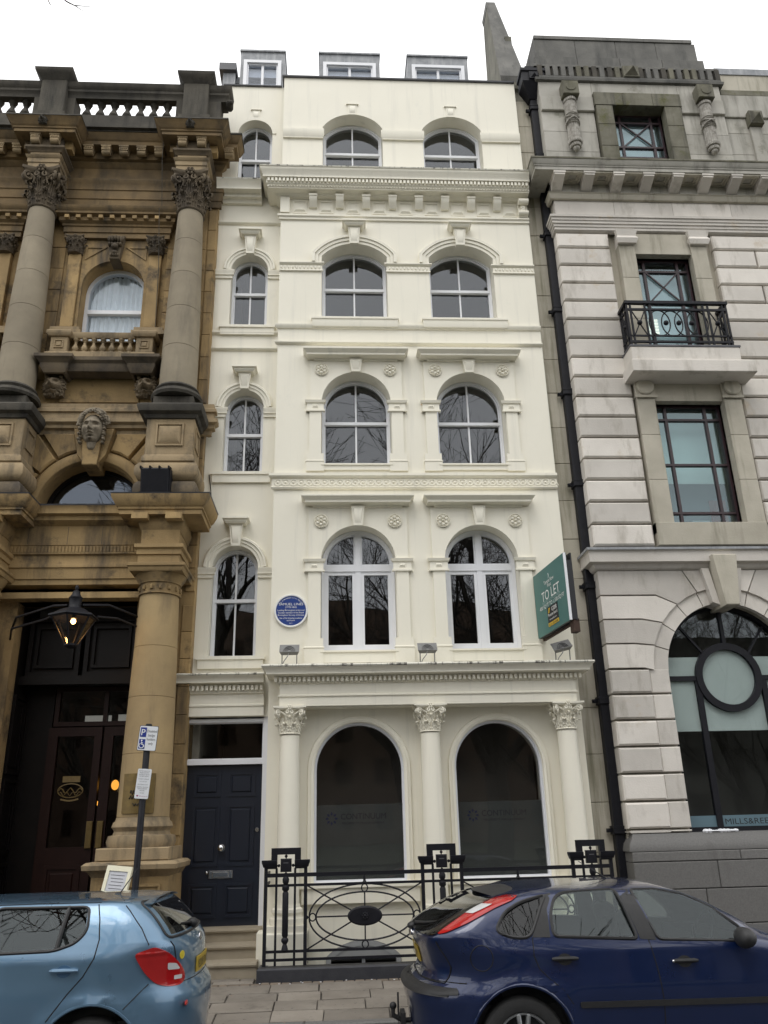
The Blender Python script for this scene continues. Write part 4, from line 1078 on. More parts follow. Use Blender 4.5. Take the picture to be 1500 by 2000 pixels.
for cx in GCOL:
    c2 = column(cx, 10.14, (1.76, 2.5, 3.2, 3.85, 4.55), (.318, .312, .298, .28, .26), GSH, 'drum', 'porch_column')
    MB().lathe([(.40, 1.42), (.42, 1.48), (.40, 1.55), (.35, 1.56), (.335, 1.60), (.345, 1.62), (.37, 1.65), (.355, 1.70), (.33, 1.72), (.32, 1.76)], cx, 10.14, 36).build('column_base', GOLDP, c2)
    cp = MB().lathe([(.258, 4.55), (.285, 4.555), (.285, 4.575), (.265, 4.58), (.265, 4.70), (.285, 4.71), (.285, 4.73), (.34, 4.81), (.345, 4.83)], cx, 10.14, 32).box(cx-.35, cx+.35, 9.79, 10.5, 4.83, 4.92).mould([(.0, 4.83), (.015, 4.86), (.015, 4.885), (.035, 4.90), (.035, 4.935), (0, 4.95)], cx-.35, cx+.35, 9.79, GY)
    for k in range(14):
        a = 2*pi*k/14
        cp.ball(cx+.27*cos(a), 10.14+.27*sin(a), 4.64, .03, .03, .04, 6, 4)
    cp.build('capital', GOLD, c2)
    MB().box(cx-.28, cx+.28, 9.89, GY, 4.95, 5.10).mould([(0, 5.08), (.02, 5.09), (.02, 5.16), (.05, 5.18), (.05, 5.23), (.0, 5.24)], cx-.28, cx+.28, 9.89, GY).box(cx-.26, cx+.26, 9.91, GY, 5.2, 5.45).build('entablature_block', GOLD, gold)
    MB().mould([(-.02, 5.40), (.01, 5.42), (.02, 5.46), (.05, 5.53), (.05, 5.56)], cx-.26, cx+.26, 9.93, GY).box(cx-.30, cx+.30, 9.89, GY, 5.555, 5.65).build('bed_mould', GOLD, gold)
    for dx in (-.38, .08):
        MB().box(cx+dx, cx+dx+.22, 9.745, 9.90, 5.56, 5.645).build('modillion', GOLD, gold)
    MB().mould([(-.3, 5.635), (0, 5.64), (0, 5.70), (.02, 5.71), (.02, 5.74), (.05, 5.76), (.10, 5.85), (.11, 5.90)], cx-.56, cx+.56, 9.80, GY).box(cx-.55, cx+.55, 9.81, GY, 5.645, 5.88).build('cornice_block', GOLD, gold)
    MB().mould([(.11, 5.90), (.12, 5.915), (-.3, 5.945)], cx-.56, cx+.56, 9.80, GY).build('cornice_flashing', LEADD, gold)
    MB().cbox(cx-.43, cx+.43, 9.71, GY, 1.28, 1.42, .01).build('column_plinth', GOLDP, gold)
    MB().mould([(-.02, 1.10), (0, 1.11), (.04, 1.17), (.09, 1.19), (.10, 1.24), (.06, 1.27), (-.2, 1.285)], cx-.45, cx+.45, 9.70, GY).build('pedestal_cap', GOLDP, gold)
    pb = MB().cbox(cx-.45, cx+.45, 9.70, GY, -.05, 1.11, .008)
    pb.ring(rect(cx-.36, cx+.36, .15, 1.03), rect(cx-.33, cx+.33, .18, 1.0), 9.682, 9.71).build('pedestal', GOLD, gold)
# recessed doors
po = MB().box(-4.6, -2.85, 12.3, 12.4, -.1, 4.7).box(-4.6, -2.85, 11.31, 12.3, 3.54, 3.6).box(-4.6, -4.14, 11.29, 11.33, -.1, 3.6).box(-4.62, -4.545, 10.8, 11.4, -.1, 4.7).box(-2.895, -2.83, 10.8, 11.4, -.1, 4.7)
por = po.build('porch_lining', WOOD, gold)
for x0, x1 in ((-4.50, -3.76), (-3.70, -2.96)):
    MB().ring(rect(x0, x1, 3.66, 4.50), rect(x0+.06, x1-.06, 3.72, 4.44), 10.98, 11.06).ring(rect(x0+.1, x1-.1, 3.78, 4.38), rect(x0+.14, x1-.14, 3.82, 4.34), 11.0, 11.06).box(x0+.01, x1-.01, 11.05, 11.1, 3.67, 4.49).build('overdoor_panel', WOOD, gold)
MB().box(-4.55, -2.90, 10.93, 11.1, 3.54, 3.66).build('overdoor_beam', WOOD, gold)
for z0, z1 in ((.2, 1.25), (1.35, 2.30), (2.36, 3.4)):
    MB().ring([(10.84, z0), (11.30, z0), (11.30, z1), (10.84, z1)], [(10.89, z0+.05), (11.25, z0+.05), (11.25, z1-.05), (10.89, z1-.05)], 0, .03).xform(Matrix(((0, 1, 0, -4.545), (1, 0, 0, 0), (0, 0, 1, 0), (0, 0, 0, 1)))).build('side_panel', WOOD, gold)
    MB().ring([(10.93, z0+.09), (11.21, z0+.09), (11.21, z1-.09), (10.93, z1-.09)], [(10.96, z0+.12), (11.18, z0+.12), (11.18, z1-.12), (10.96, z1-.12)], 0, .015).xform(Matrix(((0, 1, 0, -4.545), (1, 0, 0, 0), (0, 0, 1, 0), (0, 0, 0, 1)))).build('side_panel', WOOD, gold)
tr = MB().ring(rect(-4.1, -2.9, 3.0, 3.54), rect(-4.04, -2.96, 3.06, 3.48), 11.22, 11.3).box(-3.42, -3.36, 11.23, 11.3, 3.06, 3.48).build('transom_light', WOODR, gold)
for x0, x1 in ((-4.04, -3.42), (-3.36, -2.96)):
    MB().box(x0, x1, 11.26, 11.266, 3.06, 3.48).build('pane', GLASSD, tr)
GILT = M('gilt_lettering', (.20, .14, .05), .5, (.15, .10, .035), 20)
for x0, x1 in ((-4.14, -3.40), (-3.37, -2.90)):
    dr = MB().ring(rect(x0, x1, .3, 2.98), rect(x0+.13, x1-.1, 1.42, 2.86), 11.20, 11.28).build('porch_door', WOODR, gold)
    MB().box(x0+.12, x1-.09, 11.24, 11.246, 1.41, 2.87).build('pane', GLASSD, dr)
    MB().ring(rect(x0+.14, x1-.12, .45, 1.2), rect(x0+.19, x1-.17, .5, 1.15), 11.185, 11.21).cbox(x0+.22, x1-.2, 11.185, 11.21, .54, 1.11, .02).build('panel', WOODR, dr)
    xa = x1-.09 if x0 < -3.5 else x0+.02
    MB().cbox(xa, xa+.085, 11.17, 11.20, 1.40, 1.74, .006).build('push_plate', BRASS, dr)
    cxp = (x0+x1)/2 if x0 < -3.5 else x1-.05
    lg = MB().box(cxp-.12, cxp+.12, 11.232, 11.238, 2.25, 2.33)
    if True:
        lg.tube([(cxp+.17*cos(t), 11.235, 2.14+.09*sin(t)) for t in (2*pi*i/24 for i in range(24))], .008, 4, True)
        lg.tube([(cxp-.16+.32*i/12, 11.235, 2.14+.035*sin(i*1.3)) for i in range(13)], .008, 4)
        lg.tube([(cxp-.14+.28*i/12, 11.235, 2.10+.03*sin(i*1.7+1)) for i in range(13)], .006, 4)
        lg.tube([(cxp-.12+.24*i/8, 11.235, 2.03-.02*sin(pi*i/8)) for i in range(9)], .014, 4)
    lg.build('gilt_emblem', GILT, dr)
# lights inside the bar, and the lamp's reflection
bulb = MB().ball(0, 0, 0, .055, .055, .07, 12, 8).build('lamp_globe', emit('amber_lamp', (1, .42, .06), 1.6), gold, (-3.26, 11.6, 2.22))
BARL = emit('frosted_sign_light', (.55, .55, .5), .35)
MB().box(-3.78, -3.40, 11.6, 11.62, 3.10, 3.19).build('lit_sign', BARL, gold)
MB().box(-3.30, -3.12, 11.6, 11.62, 3.11, 3.20).build('lit_sign', BARL, gold)
MB().ball(-3.50, 11.62, 1.98, .03).build('lamp_globe', bpy.data.materials['amber_lamp'], gold)  # second glowing ball imitates the reflection of the lamp
# brass plate on the porch column
bpm = MB()
vs = []
for z in (1.80, 2.26):
    for i in range(9):
        a = -pi/2+(-.62+1.24*i/8)-.05
        vs.append((-2.50+.335*cos(a), 10.14+.335*sin(a), z))
bpm.add(vs+[(x, y+.02, z) for x, y, z in vs], [(i, i+1, 10+i, 9+i) for i in range(8)]+[(18+i, 27+i, 28+i, 19+i) for i in range(8)]+[(i, 18+i, 19+i, i+1) for i in range(8)]+[(9+i, 10+i, 28+i, 27+i) for i in range(8)]+[(0, 9, 27, 18), (8, 26, 35, 17)])
plate = bpm.build('name_plate', BRASS, gold)
DKP = M('dark_engraving', (.02, .016, .01), .6)
pl2 = MB()
for z, wdt, amp in ((2.04, .16, .03), (1.985, .18, .022), (1.90, .1, .014)):
    pl2.tube([(-2.50+.34*cos(-pi/2+t), 10.14+.34*sin(-pi/2+t), z+amp*sin(t*60)) for t in (-wdt*2+wdt*4*i/30 for i in range(31))], .005, 4)
pl2.build('engraved_emblem', DKP, plate)
# lantern hung in front of the porch
lamp = thing('hanging_lantern', 'old black metal lantern with tapered glass and a lit bulb hung over the dark porch', 'lantern', (-3.35, 9.3, 3.73))
LX, LY = -3.35, 9.3
MB().lathe([(.0, 4.50), (.015, 4.49), (.025, 4.46), (.015, 4.43), (.045, 4.41), (.05, 4.38), (.06, 4.36), (.085, 4.33), (.075, 4.31), (.075, 4.21), (.09, 4.19)], LX, LY, 16).build('chimney', IRON, lamp)
MB().lathe([(.09, 4.20), (.17, 4.17), (.25, 4.12), (.30, 4.10), (.305, 4.08), (.28, 4.075), (.08, 4.17)], LX, LY, 6, False, 'z', pi/6).build('roof', IRON, lamp)
fr = MB()
for k in range(6):
    a = pi/6+k*pi/3
    fr.tube([(LX+.265*cos(a), LY+.265*sin(a), 4.08), (LX+.075*cos(a), LY+.075*sin(a), 3.74)], .012, 5)
    MB().add([(LX+.255*cos(a), LY+.255*sin(a), 4.07), (LX+.255*cos(a+pi/3), LY+.255*sin(a+pi/3), 4.07), (LX+.072*cos(a+pi/3), LY+.072*sin(a+pi/3), 3.75), (LX+.072*cos(a), LY+.072*sin(a), 3.75)], [(0, 1, 2, 3)]).build('pane', glass('lantern_glass', (.75, .62, .48), 1.5) if k == 0 else bpy.data.materials['lantern_glass'], lamp)
fr.lathe([(.0, 3.70), (.05, 3.705), (.085, 3.73), (.085, 3.75), (.0, 3.752)], LX, LY, 6, False, 'z', pi/6)
fr.lathe([(.27, 4.06), (.285, 4.075), (.27, 4.09)], LX, LY, 6, False, 'z', pi/6)
fr.build('frame', IRON, lamp)
MB().tube([(LX-.0, LY, 4.17), (LX, LY, 4.08)], .02, 8).lathe([(.02, 4.075), (.045, 4.07), (.02, 4.06)], LX, LY, 10).build('burner', IRON, lamp)
MB().ball(LX, LY, 4.035, .03, .03, .034, 12, 8).build('bulb', emit('bulb', (1, .66, .28), 26), lamp)
br = MB()
for s in (-1, 1):
    e = 1.25 if s < 0 else .72
    br.tube([(LX+s*.09, LY, 4.24), (LX+s*.35, LY+.25, 4.30), (LX+s*(e*.8), LY+.75, 4.28), (LX+s*e, LY+1.26, 4.22)], .016, 6)
    br.tube([(LX+s*.29, LY, 4.09), (LX+s*.45, LY+.3, 4.14), (LX+s*(e*.85), LY+.8, 4.14), (LX+s*e, LY+1.26, 4.10)], .014, 6)
br.build('bracket', IRON, lamp)
lp = bpy.data.lights.new('lantern_light', 'POINT'); lp.energy = 5; lp.color = (1, .6, .25); lp.shadow_soft_size = .04
lo = bpy.data.objects.new('lantern_light', lp); lo.location = (LX, LY, 4.0); put(lo, lamp)
# floodlight on the porch cornice
fd = thing('porch_floodlight', 'black square floodlight standing on the sandstone porch cornice', 'floodlight', (-2.60, 9.9, 5.93))
m = MB().cbox(-.2, .2, -.13, .09, 0, .36, .02)
for k in range(4): m.box(-.21+k*.13, -.19+k*.13, -.14, .1, .345, .385)
m.box(-.21, .21, -.15, -.12, -.005, .02).box(.2, .215, -.12, .08, .02, .34)
m.xform(Matrix.Translation((-2.62, 9.98, 6.0)) @ Matrix.Rotation(radians(13), 4, 'X'))
m.build('lamp_body', IRON, fd)
MB().tube([(-2.78, 9.95, 6.12), (-2.78, 9.95, 5.945), (-2.46, 9.95, 5.945), (-2.46, 9.95, 6.12)], .012, 5).build('bracket', IRON, fd)

# ------------------------------------------------------------------ portland stone building (right)
port = thing('stone_office_building', 'pale grey stone office building with rusticated blocks, small iron balcony and big arched window', 'building', (5.5, 10.3, 0))
PC = 5.52; PF = 10.3; PX0 = 3.71; PX1 = 9.2
AW = 10.42      # backing wall behind the stones
AP = (PC, .95, 1.40, 3.50, .95)
hl = [arch(*AP, 28), rect(PC-.56, PC+.56, 5.68, 7.70), rect(PC-.49, PC+.49, 8.45, 10.50), rect(PC-.49, PC+.49, 12.25, 13.76)]
wall(rect(PX0+.02, PX1, -.1, 14.8), hl, AW, .28).build('front_wall', PORTD, port)
MB().box(PX0+.02, PX0+.3, AW+.28, 16, 0, 14.4).box(PX0+.3, PX1, 15.9, 16, 0, 14.4).box(PX0+.02, PX1, AW+.28, 16, 14.4, 14.5).box(PX1-.1, PX1, AW+.28, 15.9, 0, 14.4).build('rear_walls', PORTD, port)
PROOM = M('office_room', (.20, .215, .21), .9)
rm = MB()
for z in (4.9, 8.4, 12.0): rm.box(PX0+.3, PX1-.1, AW+.29, 13.6, z-.2, z)
rm.box(PX0+.3, PX1-.1, 13.6, 13.7, 0, 14.3)
rm.build('rooms', DARKIN, port)
PORTA = M('stained_attic_stone', (.47, .45, .405), .85, (.36, .345, .30), 1.7, .3, 50, var=.1, streak=(.15, .145, .12), stmin=.5, stmax=.74, stsc=(3.2, 3.2, .45), blotch=((.12, .12, .08), 1.7, .60, .78))
# set back strip between the houses
def course(x0, x1, zs, y, yb, mat, name='stone', c=.008, parent=port, g=.004, jit=.003):
    for z0, z1 in zip(zs, zs[1:]):
        q = random.uniform(-jit, jit)
        MB().cbox(x0+g/2, x1-g/2, y+q, yb, z0+g/2, z1-g/2, c).build(name, mat, parent)
STRIPM = M('stained_strip_stone', (.48, .445, .37), .85, (.38, .35, .275), 1.8, .3, 45, streak=(.13, .125, .07), stmin=.48, stmax=.72, stsc=(7, 7, .35), var=.08, blotch=((.30, .16, .08), 1.6, .66, .8))
course(3.315, 3.99, [i*.62-.05 for i in range(24)], 10.62, 11.0, STRIPM)
# rusticated courses: each block stands alone with a sunk joint
def rust(x0, x1, z0, z1, y=PF, c=.03, name='rusticated_block', g=.03):
    q = random.uniform(-.003, .003)
    return MB().cbox(x0, x1, y+q, AW+.12, z0+g/2, z1-g/2, c*.75).build(name, PORT, port)
zs = [5.31, 5.655]+[5.655+.3545*k for k in range(1, 15)]+[10.93]
for i, (z0, z1) in enumerate(zip(zs, zs[1:])):
    sur = .88 if z1 < 8.15 else .90
    if z0 > 8.1 and z1 > 8.2: sur = .90
    xl = PC-sur-.01; xr = PC+sur+.01
    if i % 2:
        rust(PX0, xl, z0, z1); rust(xr, 7.55, z0, z1); rust(7.58, PX1, z0, z1)
    else:
        rust(PX0, xl, z0, z1); rust(xr, 7.15, z0, z1); rust(7.18, PX1, z0, z1)
zg = [1.415]+[1.46+.3455*k for k in range(0, 10)]+[4.94]
for k, (z0, z1) in enumerate(zip(zg, zg[1:])):
    if z1 <= 3.56:
        e = .955
        rust(PX0, PC-e-.28, z0, z1); rust(PC+e+.28, PX1, z0, z1)
        for s in (-1, 1):
            xa, xb = sorted((PC+s*e, PC+s*(e+.279)))
            MB().cbox(xa, xb, PF+.03, AW+.2, z0+.012, z1-.012, .012).build('jamb_block', PORT, port)
# stepped voussoirs above the springing: horizontal course that bends into the arch
ang = [(0, 17.5), (17.5, 35), (35, 53), (53, 71)]
zc = 3.50
for s in (-1, 1):
    for k, (a0, a1) in enumerate(ang):
        z0 = 3.533+.3455*k; z1 = z0+.3455 if k < 3 else 4.94
        e0, e1 = radians(a0+.5), radians(a1-.5)
        R = 1.17
        p0 = (R*cos(e0), R*sin(e0)); pm = (R*cos((e0+e1)/2), R*sin((e0+e1)/2)); p1 = (R*cos(e1), R*sin(e1))
        # where the radial joints meet the level joints
        xo = [1.42, 1.40, 1.25, 1.0, .62]
        j0 = (max(p0[0]+.12, xo[k]) if k else 1.3, z0+.012-zc); j1 = (xo[k+1], z1-.012-zc)
        if k == 3: j1 = (.56, 4.93-zc)
        q = [p0, j0, (PX1-PC if s > 0 else PC-PX0, j0[1]), (PX1-PC if s > 0 else PC-PX0, j1[1]), j1, p1, pm]
        poly = [(PC+s*x, zc+z) for x, z in q]
        MB().prism(poly, PF, AW+.1).build('voussoir', PORT, port)
    e0, e1 = radians(71.5), radians(83)
    R = 1.17
    poly = [(PC+s*R*cos(t), zc+R*sin(t)) for t in (e0, (e0+e1)/2, e1)]+[(PC+s*.21, 4.93), (PC+s*.545, 4.93)]
    MB().prism(poly, PF, AW+.1).build('voussoir', PORT, port)
    for a0, a1 in ang+[(71, 82)]:
        e0, e1 = radians(a0+.4), radians(a1-.4)
        ts = [e0+(e1-e0)*i/4 for i in range(5)]
        poly = [(PC+s*.952*cos(t), zc+.952*sin(t)) for t in ts]+[(PC+s*1.168*cos(t), zc+1.168*sin(t)) for t in reversed(ts)]
        MB().prism(poly, PF+.035, AW+.2).build('arch_stone', PORT, port)
MB().prism([(PC-.10, 4.36), (PC+.10, 4.36), (PC+.18, 5.10), (PC-.18, 5.10)], 10.06, AW+.15, .01).build('keystone', PORTD, port)
for s in (-1, 1):
    MB().prism([(PC+s*.105, 4.40), (PC+s*.205, 4.44), (PC+s*.30, 4.94), (PC+s*.19, 4.94)], 10.22, AW+.15).build('keystone_wing', PORT, port)
# ledge over the ground floor
MB().mould([(-.02, 4.935), (.02, 4.94), (.05, 4.97), (.07, 5.01), (.11, 5.02), (.14, 5.03), (.14, 5.18), (.16, 5.20)], PX0, PX1, PF, 10.7, True, False).build('ledge', PORT, port)
MB().mould([(.155, 5.20), (.175, 5.20), (.175, 5.235), (.05, 5.265), (-.1, 5.27)], PX0, PX1, PF, 10.7, True, False).build('ledge_lead', LEAD, port)
# granite plinth
MB().mould([(.02, 1.20), (.07, 1.205), (.07, 1.23), (.05, 1.30), (.0, 1.36), (-.02, 1.41), (-.3, 1.415)], PX0+.02, PX1, PF-.02, 10.7, True, False).build('plinth_moulding', GRAN, port)
for k, (z0, z1) in enumerate(((-.05, .36), (.36, .76), (.76, 1.08), (1.08, 1.20))):
    x = PX0-.03; n = 0
    while x < PX1:
        wd = (1.42, .9, 1.1)[(k+n) % 3]; b = min(x+wd, PX1)
        MB().cbox(x+.004, b-.004, PF-.10, AW+.2, z0+.004, z1-.004, .008).build('granite_block', GRAN, port)
        x = b; n += 1
# big arched window
gy = PF+.22
FR = IRON
lw = MB().ring(arch(*AP, 28), arch(*arch_in(*AP, .05), 28), gy-.02, gy+.08).build('arched_window', FR, port)
full = arch(*arch_in(*AP, .04), 28)
gm = MB(); tw = .03
CZ, CR = 3.43, .43
gm.lathe([(CR-.045, gy-.03), (CR+.05, gy-.03), (CR+.05, gy+.06), (CR-.045, gy+.06), (CR-.045, gy-.03)], PC-.02, CZ, 40, False, 'y')
for s in (-1, 1):
    gm.box(PC+s*.48-tw-.01, PC+s*.48+tw+.01, gy-.015, gy+.05, 1.44, CZ-.05)
    gm.box(*sorted((PC+s*.92, PC+s*(CR+.02))), gy-.012, gy+.05, CZ-.045, CZ+.02)
    a = radians(45)
    gm.tube([(PC+s*(CR+.03)*cos(a), gy+.01, CZ+(CR+.03)*sin(a)), (PC+s*.93*cos(a*1.05), gy+.01, CZ+.05+.93*sin(a*1.05))], .02, 4)
gm.box(PC-.025, PC+.025, gy-.01, gy+.05, CZ+CR, 4.42).box(PC-.92, PC+.92, gy-.01, gy+.05, 1.40, 1.47)
gm.build('glazing_bar', FR, lw)
PG = glass('office_glass', (.93, .95, .945), 1.5, (.9, .96, 1), 0, .04)
cut = [clip(full, 0, PC-.48, -1), clip(clip(full, 0, PC-.48, 1), 0, PC+.48, -1), clip(full, 0, PC+.48, 1)]
for p in cut: MB().prism(p, gy+.02, gy+.028).build('pane', PG, lw)
FROST = M('pale_frosted_film', (.52, .57, .56), .8, (.46, .51, .50), 1.5)
for p in cut: MB().prism(clip(clip(p, 1, 2.70, 1), 1, 3.72, -1), gy+.032, gy+.035).build('frosted_film', FROST, lw)
MB().prism([(PC-.02+(CR-.04)*cos(2*pi*i/32), CZ+(CR-.04)*sin(2*pi*i/32)) for i in range(32)], gy+.029, gy+.0315).build('frosted_disc', FROST, lw)
BLUEF = M('blue_grey_film', (.10, .165, .20), .7)
for p in cut: MB().prism(clip(p, 1, 1.61, -1), gy+.010, gy+.018).build('sign_strip', BLUEF, lw)
text('MILLS&REEVE', 'lettering', M('black_print', (.01, .01, .012), .6), lw, (PC-.03, gy+.0085, 1.535), .075, .74)
MB().box(PC-.92, PC+.92, gy+.8, gy+.85, 1.4, 4.4).build('dark_blind', DARKIN, lw)
db = MB(); rn = random.Random(2)
for i in range(9): db.ball(PC-.78+i*.05, PF+.02, 1.425, .045, .04, rn.uniform(.012, .03), 6, 4)
tag(db.build('paper_litter', WHITE), 'scrap of white litter lying on the stone sill under the arched office window', 'litter')
# window surrounds of the upper floors
for zb, zt, wi, wo, disc in ((5.50, 8.10, .56, .88, True), (8.45, 10.93, .49, .80, False)):
    zl = 7.70 if disc else 10.50
    for s in (-1, 1):
        xa, xb = sorted((PC+s*wi, PC+s*(wo-.03)))
        for z0, z1 in (((zb, 6.35), (6.35, 7.1), (7.1, 7.75)) if disc else ((zb, 9.2), (9.2, 10.0), (10.0, 10.66))):
            MB().cbox(xa, xb, PF-.03, AW+.26, z0+.002, z1-.002, .005).build('surround_stone', PORTD, port)
        if disc:
            MB().cbox(xa-.01, xb+.01, PF-.05, AW+.2, 7.76, 8.08, .005).mould([(0, 7.73), (.02, 7.73), (.02, 7.77), (0, 7.78)], xa-.01, xb+.01, PF-.05).build('corbel', PORTD, port)
            MB().lathe([(.0, PF-.10), (.125, PF-.10), (.14, PF-.085), (.14, PF-.04)], (xa+xb)/2, 7.915, 24, False, 'y').build('disc', PORTD, port)
        else:
            MB().cbox(xa, xb, PF-.04, AW+.2, 10.66, 10.92, .005).mould([(0, 10.66), (.05, 10.66), (.08, 10.74), (.05, 10.80), (.08, 10.91), (0, 10.92)], xa+.03, xb-.03, PF-.04).build('corbel', PORT, port)
    MB().cbox(PC-wi, PC+wi, PF+.0, AW+.26, zl, (8.1 if disc else 10.92), .005).build('lintel', PORTD, port)
    if disc: MB().cbox(PC-wo+.03, PC+wo-.03, PF-.045, AW+.2, 5.31, 5.66, .006).build('window_sill', PORTD, port)
OG = glass('teal_office_glass', (.86, .92, .92), 1.72, (.82, .95, 1), 0, .03)
def office_window(x0, x1, z0, z1, y, vbars, hbars, x=None):
    f = MB().ring(rect(x0, x1, z0, z1), rect(x0+.035, x1-.035, z0+.035, z1-.035), y, y+.1).build('window', BRONZE, port)
    xs = [x0+.035]+[x0+(x1-x0)*v for v in vbars]+[x1-.035]
    zz = [z0+.035]+[z0+(z1-z0)*v for v in hbars]+[z1-.035]
    for v in xs[1:-1]: MB().box(v-.022, v+.022, y+.005, y+.07, z0+.03, z1-.03).build('glazing_bar', BRONZE, f)
    for v in zz[1:-1]: MB().box(x0+.03, x1-.03, y+.0, y+.065, v-.018, v+.018).build('glazing_bar', BRONZE, f)
    for a, b in zip(xs, xs[1:]):
        for c, d in zip(zz, zz[1:]):
            MB().box(a, b, y+.03, y+.036, c, d).build('pane', OG, f)
    if x:
        (a, b, c, d) = x
        for p, q in (((a, c), (b, d)), ((a, d), (b, c))):
            MB().tube([(p[0], y+.01, p[1]), (q[0], y+.01, q[1])], .016, 4).build('diagonal_bar', BRONZE, f)
    return f
wy = AW+.05
f1 = office_window(PC-.56, PC+.56, 5.66, 7.70, wy, (.2, .78), (.11, .5, .88))
BLIND = M('pale_teal_blind', (.66, .80, .78), .9, (.62, .76, .74), 1)  # blind tone also carries the sky reflection and lit ceiling
SKYTONE = M('grey_wall_paint', (.20, .235, .255), .9)  # grey stands in for sky reflected in the lower panes
MB().box(PC-.6, PC+.6, wy+.25, wy+.26, 6.47, 7.72).build('roller_blind', BLIND, f1)
MB().box(PC-.6, PC+.6, wy+.55, wy+.57, 5.6, 7.5).build('inner_screen', SKYTONE, f1)
MB().box(PC+.33, PC+.60, wy+.40, wy+.42, 5.6, 6.25).build('red_curtain', M('red_curtain', (.20, .035, .025), .9), f1)
MB().box(PC+.02, PC+.30, wy+.42, wy+.44, 5.6, 5.92).build('monitor', M('pale_screen', (.5, .56, .58), .6), f1)
f2 = office_window(PC-.49, PC+.49, 8.45, 10.50, wy, (.2, .8), (.17, .58, .89), (PC-.49+.2*.98, PC-.49+.8*.98, 8.45+.58*2.05, 8.45+.89*2.05))
MB().box(PC-.55, PC+.55, wy+.20, wy+.22, 8.4, 10.45).build('inner_screen', M('blue_grey_room', (.60, .67, .71), .9), f2)  # pale panel stands in for the sky mirrored in the panes
lt = MB()
for i in range(3):
    for j in range(5): lt.box(PC-.33+i*.075, PC-.275+i*.075, wy+.17, wy+.18, 9.16+j*.06, 9.20+j*.06)
lt.build('ceiling_light', emit('office_light', (1, .93, .8), .75), f2)
f3 = office_window(PC-.49, PC+.49, 12.25, 13.76, wy, (.2, .8), (.34, .50, .88), (PC-.49+.2*.98, PC-.49+.8*.98, 12.25+.5*1.51, 12.25+.88*1.51))
MB().box(PC-.55, PC+.55, wy+.20, wy+.22, 12.2, 13.7).build('inner_screen', bpy.data.materials['blue_grey_room'], f3)  # same reflected-sky colour behind the attic panes
# balcony with iron railing
bal = MB().cbox(PC-1.0, PC+.98, 9.90, PF+.05, 8.00, 8.20, .008).cbox(PC-.98, PC+.96, 9.93, PF+.05, 8.20, 8.235, .008).cbox(PC-.96, PC+.80, 9.96, PF+.05, 8.235, 8.47, .01).build('balcony', PORT, port)
MB().box(PC-.97, PC+.82, 9.95, PF+.03, 8.47, 8.50).build('lead_flashing', LEADD, bal)
RX0, RX1, RY = PC-.92, PC+.72, 9.99
rl = MB().box(RX0-.03, RX1+.03, RY-.03, RY+.03, 9.27, 9.32).box(RX0-.01, RX1+.01, RY-.015, RY+.015, 9.15, 9.185).box(RX0-.01, RX1+.01, RY-.012, RY+.012, 8.67, 8.695).box(RX0-.02, RX1+.02, RY-.015, RY+.015, 8.555, 8.59)
for x in (RX0, RX1): rl.box(x-.03, x+.03, RY, PF, 9.27, 9.32).box(x-.012, x+.012, RY, PF, 9.15, 9.18).box(x-.012, x+.012, RY, PF, 8.67, 8.695).box(x-.012, x+.012, RY, PF, 8.555, 8.59)
rl.build('rail', IRON, bal)
for x in (RX0, RX0+.06, RX0+.30, RX0+.38, RX1-.38, RX1-.30, RX1-.06, RX1): MB().box(x-.014, x+.014, RY-.012, RY+.012, 8.48, 9.28).build('baluster', IRON, bal)
for x in (RX0, RX1):
    for y in (RY+.08, RY+.2, RY+.28): MB().box(x-.012, x+.012, y-.012, y+.012, 8.48, 9.28).build('baluster', IRON, bal)
    MB().tube([(x, RY+.09, 9.15), (x, RY+.19, 8.68)], .012, 5).tube([(x, RY+.19, 9.15), (x, RY+.09, 8.68)], .012, 5).ball(x, RY+.14, 8.92, .04).build('cross_bar', IRON, bal)
rcx = (RX0+RX1)/2
for k in range(4):
    x = rcx-.315+k*.21
    MB().tube([(x+.172*cos(t), RY+(k % 2)*.012, 8.92+.235*sin(t)) for t in (2*pi*i/28 for i in range(28))], .011, 5, True).build('ring', IRON, bal)
for x in (rcx-.21, rcx, rcx+.21): MB().ball(x, RY-.005, 8.92, .042, .04, .042).build('boss', IRON, bal)
for x in (RX0+.18, RX1-.18):
    MB().tube([(x-.11, RY, 9.15), (x+.11, RY, 8.68)], .011, 5).tube([(x+.11, RY, 9.15), (x-.11, RY, 8.68)], .011, 5).ball(x, RY-.005, 8.92, .042).build('cross_bar', IRON, bal)
# upper string with flutes, plain frieze
MB().mould([(-.05, 10.93), (0, 10.94), (.03, 10.96), (.03, 11.005), (.045, 11.015), (.045, 11.06), (.065, 11.07), (.065, 11.115), (.08, 11.125), (.08, 11.17), (.10, 11.18), (.10, 11.225), (.0, 11.24)], PX0, PX1, PF, 10.7, True, False).build('fluted_string', PORT, port)
xx = PX0+.03
while xx < PX1-.1:
    b = min(xx+1.05, PX1)
    MB().cbox(xx+.002, b-.002, PF+.01, AW+.1, 11.24, 11.62, .003).build('frieze_stone', PORT, port); xx = b
